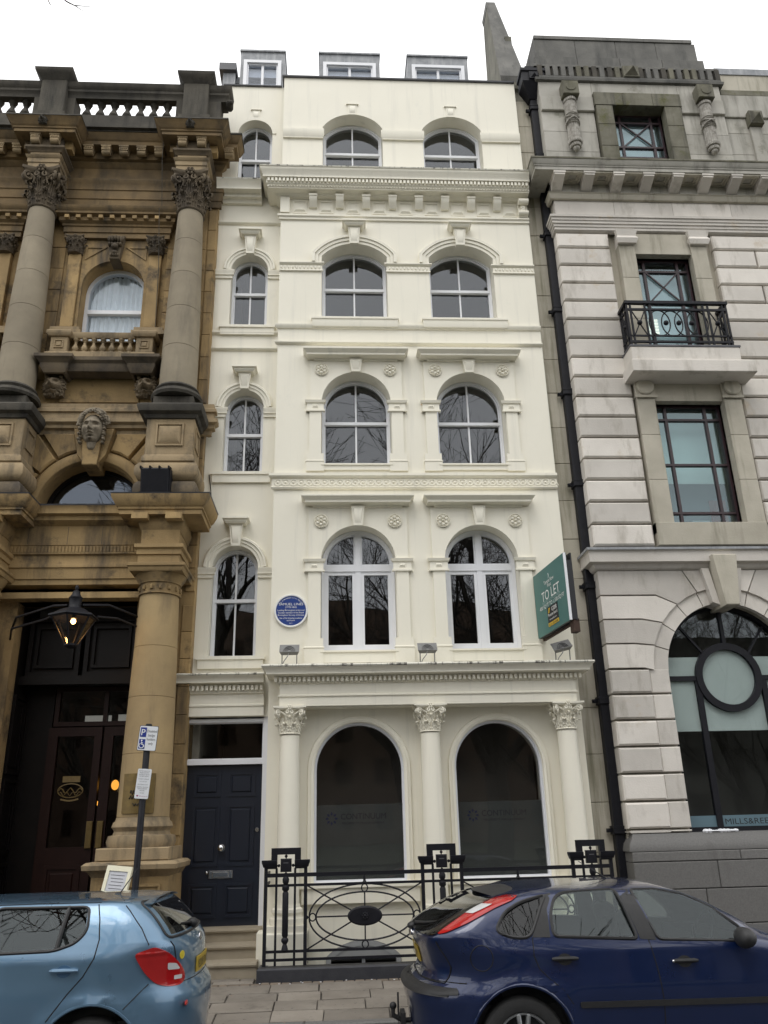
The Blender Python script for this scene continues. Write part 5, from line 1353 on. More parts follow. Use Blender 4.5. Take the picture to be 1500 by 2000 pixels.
# main cornice
MB().mould([(0, 11.60), (.04, 11.61), (.06, 11.66), (.06, 11.70), (.08, 11.72)], PX0, PX1, PF, 10.7, True, False).build('bed_mould', PORTD, port)
MB().mould([(.06, 11.93), (.36, 11.93), (.36, 11.99), (.375, 12.0), (.375, 12.02), (.39, 12.03), (.41, 12.09), (.42, 12.11)], PX0, PX1, PF, 10.7, True, False).box(PX0, PX1, PF-.06, AW+.1, 11.70, 11.94).build('main_cornice', PORTA, port)
MB().mould([(.42, 12.11), (.43, 12.12), (.43, 12.15), (-.1, 12.25)], PX0, PX1, PF, 10.7, True, False).build('cornice_top', MOSS, port)
md = None; cf = None
for k in range(11):
    x = PX0-.02+k*.523
    if md is None:
        md = MB().add([(-.09, -.34, .21), (.09, -.34, .21), (.09, -.34, .14), (-.09, -.34, .14), (-.09, -.05, .21), (.09, -.05, .21), (.09, -.05, .02), (-.09, -.05, .02)], [(0,1,2,3),(0,4,5,1),(1,5,6,2),(2,6,7,3),(3,7,4,0),(7,6,5,4)])
        md.box(-.105, .105, -.352, -.05, .175, .215)
        md = md.build('modillion', PORT, port, (x+.09, PF, 11.715))
        cf = MB().ring(rect(-.15, .15, -.14, .14), rect(-.11, .11, -.10, .10), 0, .03).ring(rect(-.11, .11, -.10, .10), rect(-.07, .07, -.06, .06), .012, .03)
        cf.xform(Matrix(((1, 0, 0, 0), (0, 0, 1, 0), (0, 1, 0, 0), (0, 0, 0, 1))))
        cf = cf.build('coffer', PORTD, port, (x+.35, PF-.20, 11.90))
    else:
        inst('modillion', md, (x+.09, PF, 11.715), port); inst('coffer', cf, (x+.35, PF-.20, 11.90), port)
# attic storey
xx = PX0
for z0, z1 in ((12.2, 12.72), (12.72, 13.18), (13.18, 13.64)):
    for a, b in ((PX0, PC-.82), (PC+.82, 7.17)):
        MB().cbox(a+.002, b-.002, PF+.02, AW+.1, z0+.002, z1-.002, .003).build('stone', PORTA, port)
for a, b in ((PX0, 4.35), (4.35, PC-.82), (PC-.82, PC+.82), (PC+.82, 7.17)):
    MB().cbox(a+.002, b-.002, PF+.0, AW+.1, 13.98, 14.34, .003).build('stone', PORTA, port)
    if not (a < PC < b): MB().cbox(a+.002, b-.002, PF-.03, AW+.1, 13.64, 13.975, .01).build('string_stone', PORTA, port)
MB().mould([(0, 12.2), (.06, 12.2), (.06, 12.30), (0, 12.36)], PX0+.2, PC-.84, PF+.02).mould([(0, 12.2), (.06, 12.2), (.06, 12.30), (0, 12.36)], PC+.84, 7.17, PF+.02).build('attic_base', PORTA, port)
for s in (-1, 1):
    xa, xb = sorted((PC+s*.49, PC+s*.80))
    for z0, z1 in ((12.2, 12.8), (12.8, 13.3), (13.3, 13.75)):
        MB().cbox(xa, xb, PF-.06, AW+.26, z0+.002, z1-.002, .006).build('surround_stone', MOSS, port)
for a, b in ((-.82, -.28), (-.28, .28), (.28, .82)): MB().cbox(PC+a+.002, PC+b-.002, PF-.07, AW+.26, 13.752, 14.05, .006).build('surround_stone', MOSS, port)
FASC = M('carved_pale_stone', (.42, .40, .36), .85, (.20, .185, .16), 14, .4, 60)
for cx in (4.24, 6.78):
    fb = MB().cbox(cx-.15, cx+.15, PF-.20, PF+.03, 13.86, 14.17, .01).lathe([(.0, PF-.215), (.09, PF-.215), (.10, PF-.20), (.11, PF-.19)], cx, 14.02, 18, False, 'y').build('fasces_block', MOSS, port)
    fs = MB()
    for i in range(9):
        a = -pi+pi*i/8
        fs.tube([(cx+.085*cos(a), PF-.04+.085*sin(a), 12.84), (cx+.085*cos(a), PF-.04+.085*sin(a), 13.86)], .026, 6)
    fs.lathe([(.1, 12.85), (.11, 13.8), (.0, 13.86)], cx, PF-.04, 12)
    for z in (13.42, 13.46, 13.24, 13.28): fs.lathe([(.10, z-.015), (.125, z), (.10, z+.015)], cx, PF-.04, 16, False)
    fs.tube([(cx+.125*cos(-t), PF-.04+.125*sin(-t), 13.26+.18*t/pi) for t in (pi*i/12 for i in range(13))], .014, 5)
    fs.tube([(cx-.125*cos(-t), PF-.04+.125*sin(-t), 13.26+.18*t/pi) for t in (pi*i/12 for i in range(13))], .014, 5)
    for i in range(10):
        a = -pi+pi*i/9
        fs.ball(cx+.10*cos(a), PF-.05+.10*sin(a), 13.80, .03, .03, .04, 6, 4)
        fs.ball(cx+.10*cos(a), PF-.05+.10*sin(a), 12.84, .036, .036, .05, 6, 4)
        fs.ball(cx+.075*cos(a), PF-.05+.075*sin(a), 12.76, .035, .035, .045, 6, 4)
    fs.ball(cx, PF-.07, 12.70, .06, .06, .06)
    fs.build('fasces', FASC, port)
MB().mould([(0, 14.34), (.05, 14.35), (.06, 14.40), (.03, 14.42), (.03, 14.47), (-.05, 14.475)], PX0, 7.20, PF, 10.7).build('attic_cornice', CRUST, port)
MB().box(PX0+.0, 7.20, PF+.03, 10.9, 14.44, 14.76).build('fluted_back', SOOT, port)
for k in range(24):
    x = PX0+.01+k*.1485
    if abs(x+.045-PC) < .14: continue
    MB().tbox(x, x+.088, PF-.03, PF+.04, 14.475, 14.74, .008).build('flute_block', random.Random(k).choice((CRUST, SOOT, MOSS)), port)
MB().cbox(PC-.17, PC+.13, PF-.06, PF+.05, 14.475, 14.74, .01).add([(PC-.15, PF-.06, 14.50), (PC+.11, PF-.06, 14.50), (PC+.11, PF-.06, 14.72), (PC-.15, PF-.06, 14.72), (PC-.02, PF-.18, 14.60)], [(0,1,4),(1,2,4),(2,3,4),(3,0,4)]).build('attic_boss', MOSS, port)
MB().mould([(-.02, 14.735), (.02, 14.74), (.02, 14.79), (-.1, 14.80)], PX0-.02, 7.20, PF+.02, 10.9).build('attic_coping', CRUST, port)
for x0, x1, z0, z1, y in ((PX0+.02, 7.05, 14.79, 15.12, 10.40), (PX0+.07, 6.98, 15.12, 15.62, 10.46)):
    n = 4
    for i in range(n):
        a = x0+(x1-x0)*i/n; b = x0+(x1-x0)*(i+1)/n
        MB().cbox(a+.002, b-.002, y, 11.5, z0+.002, z1-.002, .008).build('parapet_stone', CRUST, port)
MB().tbox(PX0+.07, 6.92, 10.44, 11.5, 15.62, 15.72, .02).build('parapet_coping', CRUST, port)
MB().box(PX0+.0, 7.2, 10.9, 11.4, 14.3, 14.8).build('parapet_back', CRUST, port)
# lower wing to the right
for z0, z1 in ((12.2, 12.8), (12.8, 13.3), (13.3, 13.66)): MB().cbox(7.19, PX1, PF+.085, AW+.25, z0+.002, z1-.002, .004).build('stone', PORTA, port)
MB().cbox(7.19, PX1, PF+.05, AW+.25, 13.66, 14.2, .01).build('stone', PORTA, port)
MB().mould([(0, 14.18), (.05, 14.2), (.05, 14.32), (.0, 14.36)], 7.22, PX1, PF+.1, None, False, False).build('attic_cornice', MOSS, port)
MB().cbox(7.22, PX1, PF+.14, 10.9, 14.36, 14.78, .01).build('parapet_stone', PORTA, port)
MB().tbox(7.22, PX1, PF+.1, 10.9, 14.78, 14.95, .02).build('parapet_coping', LEAD, port)
MB().cbox(7.60, 7.86, PF-.06, PF+.13, 13.42, 13.72, .01).add([(7.62, PF-.06, 13.44), (7.84, PF-.06, 13.44), (7.84, PF-.06, 13.70), (7.62, PF-.06, 13.70), (7.73, PF-.16, 13.57)], [(0,1,4),(1,2,4),(2,3,4),(3,0,4)]).build('pilaster_block', MOSS, port)
MB().cbox(7.62, 7.84, PF+.03, PF+.13, 12.2, 13.42, .01).build('attic_pilaster', PORTA, port)
# party gable and chimney wall behind
GBL = M('dirty_gable_stone', (.17, .16, .125), .9, (.11, .105, .08), 2.5, .4, 40, streak=(.06, .058, .045), stmin=.5, stmax=.7, stsc=(4, 4, .6))
MB().add([(3.52, 12.0, 14.4), (3.98, 12.0, 14.4), (3.52, 12.0, 16.35), (3.98, 12.0, 16.35), (3.62, 13.0, 19.9), (3.78, 13.0, 19.9), (3.62, 13.5, 19.9), (3.78, 13.5, 19.9), (3.52, 13.5, 14.4), (3.98, 13.5, 14.4)],
    [(0,1,3,2), (2,3,5,4), (4,5,7,6), (6,7,9,8), (0,2,4,6,8), (1,9,7,5,3)]).build('party_gable', GBL, port)
MB().add([(3.48, 11.95, 16.42), (4.02, 11.95, 16.42), (3.59, 12.97, 19.98), (3.81, 12.97, 19.98), (3.59, 13.5, 19.98), (3.81, 13.5, 19.98), (3.50, 12.0, 16.3), (4.0, 12.0, 16.3), (3.61, 13.0, 19.85), (3.79, 13.0, 19.85), (3.61, 13.5, 19.85), (3.79, 13.5, 19.85)],
    [(0,1,3,2), (2,3,5,4), (0,2,8,6), (1,7,9,3), (2,4,10,8), (3,9,11,5), (0,6,7,1), (6,8,9,7), (8,10,11,9), (4,5,11,10)]).build('gable_coping', CRUST, port)
MB().cbox(3.80, 3.95, 12.4, 13.2, 17.9, 18.15, .01).build('gable_shoulder', GBL, port)
MB().cbox(3.40, 3.72, 11.3, 12.0, 14.4, 15.25, .01).mould([(0, 15.2), (.06, 15.24), (.06, 15.34), (-.2, 15.38)], 3.40, 3.72, 11.3, 12.0).build('chimney_block', GBL, port)
MB().cbox(3.72, 4.2, 11.2, 12.0, 14.4, 15.45, .01).build('gable_shoulder', GBL, port)

# ------------------------------------------------------------------ drainpipe between the houses
pipe = thing('drainpipe', 'black square cast iron drainpipe with hopper between the cream house and the stone office building', 'drainpipe', (3.65, 10.5, 0))
pw = .065
hp = MB().cbox(3.42, 3.86, 10.30, 10.61, 14.36, 14.62, .01).mould([(0, 14.58), (.025, 14.6), (.025, 14.66), (0, 14.67)], 3.42, 3.86, 10.30, 10.61)
hp.add([(3.42, 10.30, 14.36), (3.86, 10.30, 14.36), (3.86, 10.61, 14.36), (3.42, 10.61, 14.36), (3.57, 10.47, 14.10), (3.73, 10.47, 14.10), (3.73, 10.61, 14.10), (3.57, 10.61, 14.10)], [(0,1,5,4), (1,2,6,5), (2,3,7,6), (3,0,4,7)])
hp.box(3.55, 3.73, 10.27, 10.30, 14.40, 14.56).add([(3.58, 10.27, 14.42), (3.70, 10.27, 14.42), (3.70, 10.27, 14.54), (3.58, 10.27, 14.54), (3.64, 10.22, 14.48)], [(0,1,4),(1,2,4),(2,3,4),(3,0,4)])
hp.box(3.50, 3.78, 10.33, 10.60, 14.64, 14.76).build('hopper', IRON, pipe)
br0 = None
bz = (13.9, 12.75, 11.05, 9.50, 7.95, 6.38, 4.77, 3.13, 1.46)
prev = 14.12
for i, z in enumerate(bz+(.1,)):
    MB().cbox(3.65-pw, 3.65+pw, 10.48, 10.60, z, prev-.004, .012).build('pipe_length', IRON, pipe)
    prev = z
for i, z in enumerate(bz):
    if br0 is None:
        br0 = MB().cbox(-.085, .085, -.025, .14, -.05, .05, .012).box(-.09, .09, -.03, .13, .03, .055).box(-.15, .15, .06, .10, -.025, .025).ball(-.14, .055, 0, .018).ball(.14, .055, 0, .018).build('bracket', IRON, pipe, (3.65, 10.48, z))
    else: inst('bracket', br0, (3.65, 10.48, z), pipe)
MB().tube([(3.65, 10.54, .12), (3.65, 10.5, .03), (3.65, 10.4, -.0)], .06, 8).build('shoe', IRON, pipe)

# ------------------------------------------------------------------ ground
ROADM = M('asphalt', (.05, .05, .052), .85, (.07, .07, .07), 30, .4, 120)
JOINT = M('dirty_joint', (.075, .068, .058), .95, (.05, .045, .04), 12, .3, 60)
def fall(m):
    """the pavement falls towards the kerb"""
    m.v = [(x, y, z-.10*max(0, min(1.2, (9.95-y)/1.5))) for x, y, z in m.v]; return m
gr = MB().add([(-90, -90, -.27), (90, -90, -.27), (90, 60, -.27), (-90, 60, -.27)], [(0, 1, 2, 3)]).build('ground', ROADM)
tag(gr, 'dark asphalt ground', kind='structure')
rd = MB().add([(-60, 2.2, -.245), (60, 2.2, -.245), (60, 8.12, -.245), (-60, 8.12, -.245)], [(0, 1, 2, 3)]).build('road', ROADM)
tag(rd, 'asphalt street with parked cars', kind='structure')
pm = MB()
for y0, y1 in ((8.22, 9.0), (9.0, 9.5), (9.5, 9.95), (9.95, 10.6)): pm.box(-40, 40, y0, y1, -.3, -.022)
pav = fall(pm).build('pavement', JOINT)
tag(pav, 'pavement of worn stone slabs in front of the houses', kind='structure')
for k in range(28):
    fall(MB().tbox(-11.2+k*.9+.003, -10.3+k*.9-.003, 8.10, 8.22, -.30, .0, .012)).build('kerb_stone', GRAN, pav)
rn = random.Random(11)
ys = [8.23, 8.58, 8.93, 9.26, 9.60]
for r in range(4):
    x = -2.6+rn.uniform(0, .4)
    while x < 3.6:
        wd = rn.uniform(.44, .70)
        z = rn.uniform(-.005, .005); t = rn.uniform(-.008, .008)
        m = MB().tbox(x+.006, x+wd-.006, ys[r]+.005, ys[r+1]-.005, -.05, z, .006)
        m.v = [(a+rn.uniform(-.008, .008), b+rn.uniform(-.006, .006), c+(t*(a-x)/wd if c > -.04 else 0)) for a, b, c in m.v]
        fall(m).build('paving_slab', SLAB, pav)
        x += wd
x = -2.6
SETT = M('brown_sett', (.17, .135, .10), .9, (.13, .105, .08), 6, .3, 50, var=.2)
while x < 3.5:
    wd = rn.uniform(.10, .14)
    fall(MB().tbox(x+.004, x+wd-.004, 9.605, 9.70, -.05, rn.uniform(-.008, .0), .008)).build('sett', SETT, pav)
    x += wd
for r in range(2):
    x = -2.6 + .3*r
    while x < -1.02:
        fall(MB().tbox(x+.006, min(x+.55, -1.03)-.006, 9.70+r*.11, 9.81+r*.11-.004, -.05, rn.uniform(-.004, .003), .006)).build('paving_slab', SLAB, pav)
        x += .55
lit = MB()
for k in range(9): lit.ball(rn.uniform(-1, .8), rn.uniform(9.55, 9.69), -.015, .012, .008, .004, 5, 3)
tag(lit.build('litter', WHITE), 'tiny white scraps of litter on the pavement along the black railing plinth', 'litter', kind='stuff')

# ------------------------------------------------------------------ iron railing before the basement area
rail = thing('area_railing', 'black iron railing with stepped pier heads and oval medallion before the cream house', 'railing', (1.15, 9.75, 0))
RY = 9.78
PLN = M('black_painted_kerb', (.022, .023, .03), .6, (.035, .036, .042), 7, .3, 40)
MB().tbox(-1.0, 3.3, 9.70, 9.92, -.05, .115, .015).build('plinth', PLN, rail)
MB().box(-.99, -.90, 9.92, 10.45, -.05, .10).build('plinth_return', PLN, rail)
MB().box(-1.0, 3.3, 9.92, 10.48, -.1, .02).build('area_cover', M('green_grey_cover', (.09, .105, .10), .5, (.13, .145, .14), 4), rail)
for z, r in ((1.075, .021), (.965, .014), (.275, .014), (.19, .014)):
    MB().box(-.94, 3.24, RY-r*.7, RY+r*.7, z-r, z+r).build('rail', IRON, rail)
MB().box(-.945, -.925, RY, 10.47, 1.055, 1.095).box(-.945, -.925, RY, 10.47, .95, .978).box(-.945, -.925, RY, 10.47, .26, .29).build('return_rail', IRON, rail)
PXC = (-.69, 1.18, 3.02)
for pxc in PXC:
    for dx, r in ((-.235, .02), (-.11, .013), (.11, .013), (.235, .02)):
        MB().box(pxc+dx-r, pxc+dx+r, RY-r, RY+r, .13, 1.15).build('upright', IRON, rail)
    MB().lathe([(.03, .27), (.04, .29), (.03, .33), (.022, .35), (.042, .38), (.042, .40), (.026, .42), (.036, .44), (.036, .88), (.026, .90), (.042, .92), (.042, .95), (.022, .97), (.038, 1.0), (.04, 1.03), (.03, 1.055), (.0, 1.06)], pxc, RY, 12).build('turned_baluster', IRON, rail)
    hd = MB()
    for s in (-1, 1):
        x0, x1 = sorted((pxc+s*.105, pxc+s*.255))
        hd.mould([(0, 1.145), (.0, 1.16), (.012, 1.165), (.02, 1.19), (.03, 1.215), (.03, 1.24), (0, 1.242)], x0, x1, RY-.03, RY+.03, s < 0, s > 0).box(x0, x1, RY-.028, RY+.03, 1.147, 1.24)
        hd.box(*sorted((pxc+s*.105, pxc+s*.175)), RY-.028, RY+.03, 1.24, 1.37)
    hd.box(pxc-.175, pxc+.175, RY-.03, RY+.032, 1.30, 1.372)
    hd.build('pier_head', IRON, rail)
    tb = MB().cbox(pxc-.065, pxc+.065, RY-.03, RY+.03, 1.11, 1.255, .012).ball(pxc, RY, 1.28, .018).ball(pxc, RY, 1.09, .018).ball(pxc-.085, RY, 1.18, .018).ball(pxc+.085, RY, 1.18, .018)
    for q in (-1, 1): tb.box(pxc+q*.1-.006 if q < 0 else pxc+.094, pxc-.094 if q < 0 else pxc+.106, RY-.006, RY+.006, 1.174, 1.186)
    tb.box(pxc-.006, pxc+.006, RY-.006, RY+.006, 1.06, 1.31).build('tablet', IRON, rail)
    MB().box(pxc-.03, pxc+.03, RY-.032, RY-.03, 1.205, 1.213).build('tablet_line', M('grey_line', (.1, .1, .11), .5) if pxc < 0 else bpy.data.materials['grey_line'], rail)
for ex in (.245, 2.10):
    def ell(a, b, r, nm):
        MB().tube([(ex+a*cos(t), RY, .62+b*sin(t)) for t in (2*pi*i/48 for i in range(48))], r, 5, True).build(nm, IRON, rail)
    ell(.655, .34, .010, 'outer_oval'); ell(.575, .255, .010, 'inner_oval')
    for cx, cz in ((ex-.615, .62), (ex+.615, .62), (ex, .917), (ex, .323)):
        MB().tube([(cx+.036*cos(t), RY, cz+.04*sin(t)) for t in (2*pi*i/16 for i in range(16))], .008, 5, True).build('ring', IRON, rail)
    sp = MB()
    for k in range(8):
        a = [0, .5236, pi/2, pi-.5236, pi, pi+.5236, 1.5*pi, -.5236][k]
        if k % 2 == 0:
            r1 = .575 if k % 4 == 0 else .255
            p1 = (ex+r1*cos(a), RY, .62+r1*sin(a))
        else:
            p1 = (ex+(.70 if cos(a) > 0 else -.70), RY+.008, .62+(.345 if sin(a) > 0 else -.345))
        p0 = (ex+.12*cos(a), RY+.004, .62+.06*sin(a))
        MB().tube([p0, p1], .009, 5).build('spoke', IRON, rail)
    md_ = MB().add([], [])
    n = 36
    o = [(ex+.205*cos(2*pi*i/n), .62+.105*sin(2*pi*i/n)) for i in range(n)]
    md_.prism(o, RY-.03, RY+.012, .015)
    for k in range(8):
        a = k*pi/4
        md_.ball(ex+.028*cos(a), RY-.034, .62+.028*sin(a), .014, .014, .014, 6, 4)
    md_.ball(ex, RY-.035, .62, .02).build('medallion', IRON, rail)
    for z in (1.02,): MB().lathe([(.012, .955), (.026, .975), (.014, 1.0), (.02, 1.02), (.012, 1.055)], ex, RY, 10).build('finial', IRON, rail)
    for s in (-1, 1): MB().ball(ex+s*.685, RY, .62, .022).build('boss', IRON, rail)

# ------------------------------------------------------------------ plaque
BLUE = M('plaque_blue', (.006, .035, .20), .35, (.008, .04, .21), 3)
LETW = M('white_lettering', (.78, .78, .76), .5)
pq = thing('blue_plaque', 'round blue plaque with white rim and lettering on the cream wall', 'plaque', (-.725, 10.49, 2.27+1.9))
PQ = Vector((-.722, 10.5, 4.44))
MB().lathe([(0, -.028), (.215, -.028), (.215, -.002)], n=40, axis='y').xform(Matrix.Translation(PQ)).build('disc', BLUE, pq)
MB().lathe([(.212, -.03), (.218, -.037), (.235, -.037), (.24, -.03), (.24, -.001)], n=40, axis='y', cap=False).xform(Matrix.Translation(PQ)).build('rim', LETW, pq)
for s, dz, h, wd in (('SAMUEL LINES', .095, .036, .345), ('(1778-1863)', .052, .026, .16), ('Leading Birmingham artist and', .008, .024, .38), ('founder member of the Royal', -.027, .024, .36), ('Birmingham Society of Artists', -.062, .024, .37), ('Site of his drawing academy', -.105, .024, .32), ('and home', -.138, .022, .115), ('2011', -.18, .014, .045)):
    text(s, 'lettering', LETW, pq, (PQ.x, PQ.y-.0295, PQ.z+dz), h, wd)
s = 'THE BIRMINGHAM CIVIC SOCIETY'
for i, ch in enumerate(s):
    if ch == ' ': continue
    a = radians(58-116*i/(len(s)-1))
    text(ch, 'lettering', LETW, pq, (PQ.x-.187*sin(a), PQ.y-.0295, PQ.z+.187*cos(a)), .017, None, (pi/2, -a, 0))

# ------------------------------------------------------------------ wedge floodlights on the shop cornice
FLG = M('grey_cast_metal', (.15, .15, .147), .5, (.20, .20, .195), 20, .1, 40)
for k, (x, lab) in enumerate(((-.72, 'small grey floodlight on the shop cornice directly under the blue plaque'), (1.17, 'small grey floodlight on the shop cornice between the two first floor windows'), (3.06, 'small grey floodlight on the shop cornice below the to let board'))):
    fl = thing('cornice_floodlight', lab, 'floodlight', (x, 10.3, 3.62), 'small floodlights on the shop cornice')
    m = MB().add([(-.135, 0, 0), (.135, 0, 0), (.135, .09, .115), (-.135, .09, .115), (-.11, .07, -.03), (.11, .07, -.03), (.11, .14, .085), (-.11, .14, .085)], [(0,1,2,3),(0,4,5,1),(1,5,6,2),(2,6,7,3),(3,7,4,0),(4,7,6,5)])
    Tm = Matrix.Translation((x, 10.18, 3.80)) @ Matrix.Rotation(radians(0 if k < 2 else -14), 4, 'Y')
    m.xform(Tm).build('body', FLG, fl)
    r_ = MB()
    for q in range(3): r_.tube([Tm @ Vector(((.03+.022*q)*cos(t), .09*(.012+(.03+.022*q)*sin(t))/.115-.006, .012+(.03+.022*q)*sin(t))) for t in (pi*i/10 for i in range(11))], .005, 4)
    r_.build('reflector_ribs', M('grey_ribs', (.06, .06, .06), .5) if k == 0 else bpy.data.materials['grey_ribs'], fl)
    for q in (-.10, .10): MB().tube([(x+q, 10.24, 3.81), (x+q, 10.26, 3.615)], .008, 5).build('leg', FLG, fl)
    MB().tube([(x, 10.2, 3.80), (x-.02, 10.17, 3.74), (x-.07, 10.2, 3.68), (x-.10, 10.22, 3.62)], .006, 5).build('cable', FLG, fl)

# ------------------------------------------------------------------ to let board
TEAL = M('teal_board', (.055, .155, .14), .45, (.06, .165, .15), 2)
BLK = M('black_board_edge', (.012, .012, .015), .5)
tl = thing('to_let_board', 'green projecting to let board with white lettering at the right end of the cream wall', 'sign', (2.95, 10.2, 3.7))
pA, pB = Vector((2.79, 10.44, 0)), Vector((2.93, 9.32, 0))
dv = (pB-pA).normalized(); nv = Vector((dv.y, -dv.x, 0))     # face normal, towards the street's left
Z0, Z1 = 3.99, 4.89
ang_ = math.atan2(dv.y, dv.x)
L_ = (pB-pA).length
B4 = Matrix(((dv.x, -nv.x, 0, pA.x), (dv.y, -nv.y, 0, pA.y), (0, 0, 1, 0), (0, 0, 0, 1)))
MB().box(0, L_, 0, .02, Z0, Z1).xform(B4).build('board', TEAL, tl)
MB().box(0, L_-.0, .021, .045, Z0+.0, Z1-.0).xform(B4).build('board_core', BLK, tl)
MB().add([(L_, -.004, Z0), (L_+.012, -.004, Z0), (L_+.012, .03, Z0), (L_, .03, Z0), (L_, -.004, Z1), (L_+.012, -.004, Z1), (L_+.012, .03, Z1), (L_, .03, Z1)], [(0,1,5,4),(1,2,6,5),(2,3,7,6),(3,0,4,7),(4,5,6,7),(0,3,2,1)]).xform(B4).build('edge_strip', WHITE, tl)
MB().add([(0, .05, Z0), (L_+.01, .09, Z0), (L_+.01, .11, Z0), (0, .07, Z0), (0, .05, Z1), (L_+.01, .09, Z1), (L_+.01, .11, Z1), (0, .07, Z1)], [(0,1,5,4),(1,2,6,5),(2,3,7,6),(3,0,4,7),(4,5,6,7),(0,3,2,1)]).xform(B4).build('rear_board', BLK, tl)
MB().add([(L_+.005, .03, Z0+.01), (L_+.01, .095, Z0+.01), (L_-.05, .095, Z0+.01), (L_-.07, .03, Z0+.01), (L_+.005, .03, Z1-.10), (L_+.01, .095, Z1-.10), (L_-.05, .095, Z1-.10), (L_-.07, .03, Z1-.10)], [(0,1,5,4),(1,2,6,5),(2,3,7,6),(3,0,4,7),(4,5,6,7),(0,3,2,1)]).xform(B4).build('wedge', BLK, tl)
WDP = M('brown_post', (.06, .03, .018), .8, (.035, .02, .014), 8)
MB().box(L_-.12, L_+.0, .05, .13, Z0-.15, Z0+.02).xform(B4).build('wooden_block', WDP, tl)
MB().box(-.05, L_-.1, .09, .13, Z0-.02, Z0+.03).xform(B4).build('wooden_arm', WDP, tl)
trot = (pi/2, 0, ang_)
def onb(u, v): return tuple(B4 @ Vector((u*L_, -.003, Z0+v*(Z1-Z0))))
for s, u, v, h, wd in (('TO LET', .52, .575, .14, .64), ('BOUTIQUE OFFICES FROM', .53, .475, .042, .64), ('400 SQ FT TO 1,100 SQ FT', .53, .415, .055, .88), ('Temple Row', .50, .77, .055, .36), ('West', .50, .70, .05, .14)):
    text(s, 'lettering', LETW if 'BOUT' not in s else M('pale_green_print', (.30, .42, .40), .5), tl, onb(u, v), h, wd, trot)
MB().tube([tuple(B4 @ Vector((.5*L_+q[0], -.003, Z0+.84*(Z1-Z0)+q[1]))) for q in ((-.0, -.03), (.012, .0), (.004, .03))], .004, 4).build('emblem', LETW, tl)
MB().box(.38*L_, .70*L_, -.006, 0, Z0+.13*(Z1-Z0), Z0+.37*(Z1-Z0)).xform(B4).build('sticker', BLK, tl)
MB().box(.38*L_, .70*L_, -.006, 0, Z0+.075*(Z1-Z0), Z0+.13*(Z1-Z0)-.002).xform(B4).build('sticker_strip', M('yellow_print', (.60, .40, .03), .5), tl)
def onb2(u, v): return tuple(B4 @ Vector((u*L_, -.0075, Z0+v*(Z1-Z0))))
for s, u, v, h, wd, mt in (('GBR', .60, .315, .06, .19, LETW), ('Phoenix Beard', .54, .245, .045, .33, LETW), ('www.gbrpb.com', .54, .175, .024, .25, LETW), ('0121 200 4500', .54, .10, .034, .32, BLK)):
    text(s, 'lettering', mt, tl, onb2(u, v), h, wd, trot)
MB().prism([(.405*L_, Z0+.27*(Z1-Z0)), (.44*L_, Z0+.28*(Z1-Z0)), (.47*L_, Z0+.35*(Z1-Z0)), (.43*L_, Z0+.35*(Z1-Z0))], -.0085, -.006).xform(B4).build('emblem', bpy.data.materials['yellow_print'], tl)

# ------------------------------------------------------------------ parking sign
SGY = 8.80
ps = thing('parking_sign', 'leaning black pole with a disabled badge holders parking sign and a white notice', 'road sign', (-2.25, SGY, 0))
Tl = Matrix.Translation((-2.235, SGY, 0)) @ Matrix.Rotation(radians(.5), 4, 'Y')
MB().lathe([(.036, -.2), (.036, 2.715), (.03, 2.725), (0, 2.727)], n=16).xform(Tl).build('pole', IRON, ps)
SGW = M('sign_white', (.70, .71, .73), .4); SGB = M('sign_blue', (.012, .03, .22), .4)
T2 = Tl @ Matrix.Translation((.01, -.045, 2.565)) @ Matrix.Rotation(radians(3.6), 4, 'Y')
def panel(x0, x1, z0, z1, y0, y1, T, nm, mt, r=.012):
    p = []
    for cx, cz, a in ((x0+r, z0+r, pi), (x1-r, z0+r, 1.5*pi), (x1-r, z1-r, 0), (x0+r, z1-r, pi/2)):
        for i in range(4): p.append((cx+r*cos(a+pi/6*i), cz+r*sin(a+pi/6*i)))
    return MB().prism(p, y0, y1).xform(T).build(nm, mt, ps)
panel(-.105, .105, -.135, .135, 0, .006, T2, 'sign_back', BLK)
panel(-.100, .100, -.130, .130, -.002, .001, T2, 'sign_plate', SGW)
panel(-.09, -.022, .012, .115, -.004, 0, T2, 'blue_panel', SGB, .004)
panel(-.09, -.022, -.115, -.012, -.004, 0, T2, 'blue_panel', SGB, .004)
def txt2(s, x, z, h, wd, T, mt, y=-.003):
    p = T @ Vector((x, y, z)); e = (T.to_3x3() @ Matrix.Rotation(pi/2, 3, 'X')).to_euler()
    text(s, 'lettering', mt, ps, p, h, wd, e)
txt2('P', -.056, .064, .07, .042, T2, LETW, -.005)
for s, z in (('Disabled', .078), ('badge', .034), ('holders', -.010), ('only', -.054)):
    txt2(s, .040, z, .028, {'Disabled': .108, 'badge': .075, 'holders': .094, 'only': .05}[s], T2, BLK)
wc = MB()
wc.ball(-.062, -.006, -.027, .009, .003, .009, 10, 6)
wc.tube([(-.062, -.006, -.04), (-.060, -.006, -.068), (-.040, -.006, -.070), (-.032, -.006, -.095), (-.026, -.006, -.093)], .005, 5)
wc.tube([(-.061, -.006, -.052), (-.044, -.006, -.054)], .004, 5)
wc.tube([(-.058+.026*cos(t), -.006, -.08+.026*sin(t)) for t in (radians(120+250*i/14) for i in range(15))], .0042, 5)
wc.xform(T2).build('wheelchair_symbol', LETW, ps)
T3 = Tl @ Matrix.Translation((.0, -.045, 2.085)) @ Matrix.Rotation(radians(3.6), 4, 'Y')
panel(-.075, .075, -.155, .155, 0, .005, T3, 'notice', SGW)
GREYP = M('grey_small_print', (.12, .12, .13), .6)
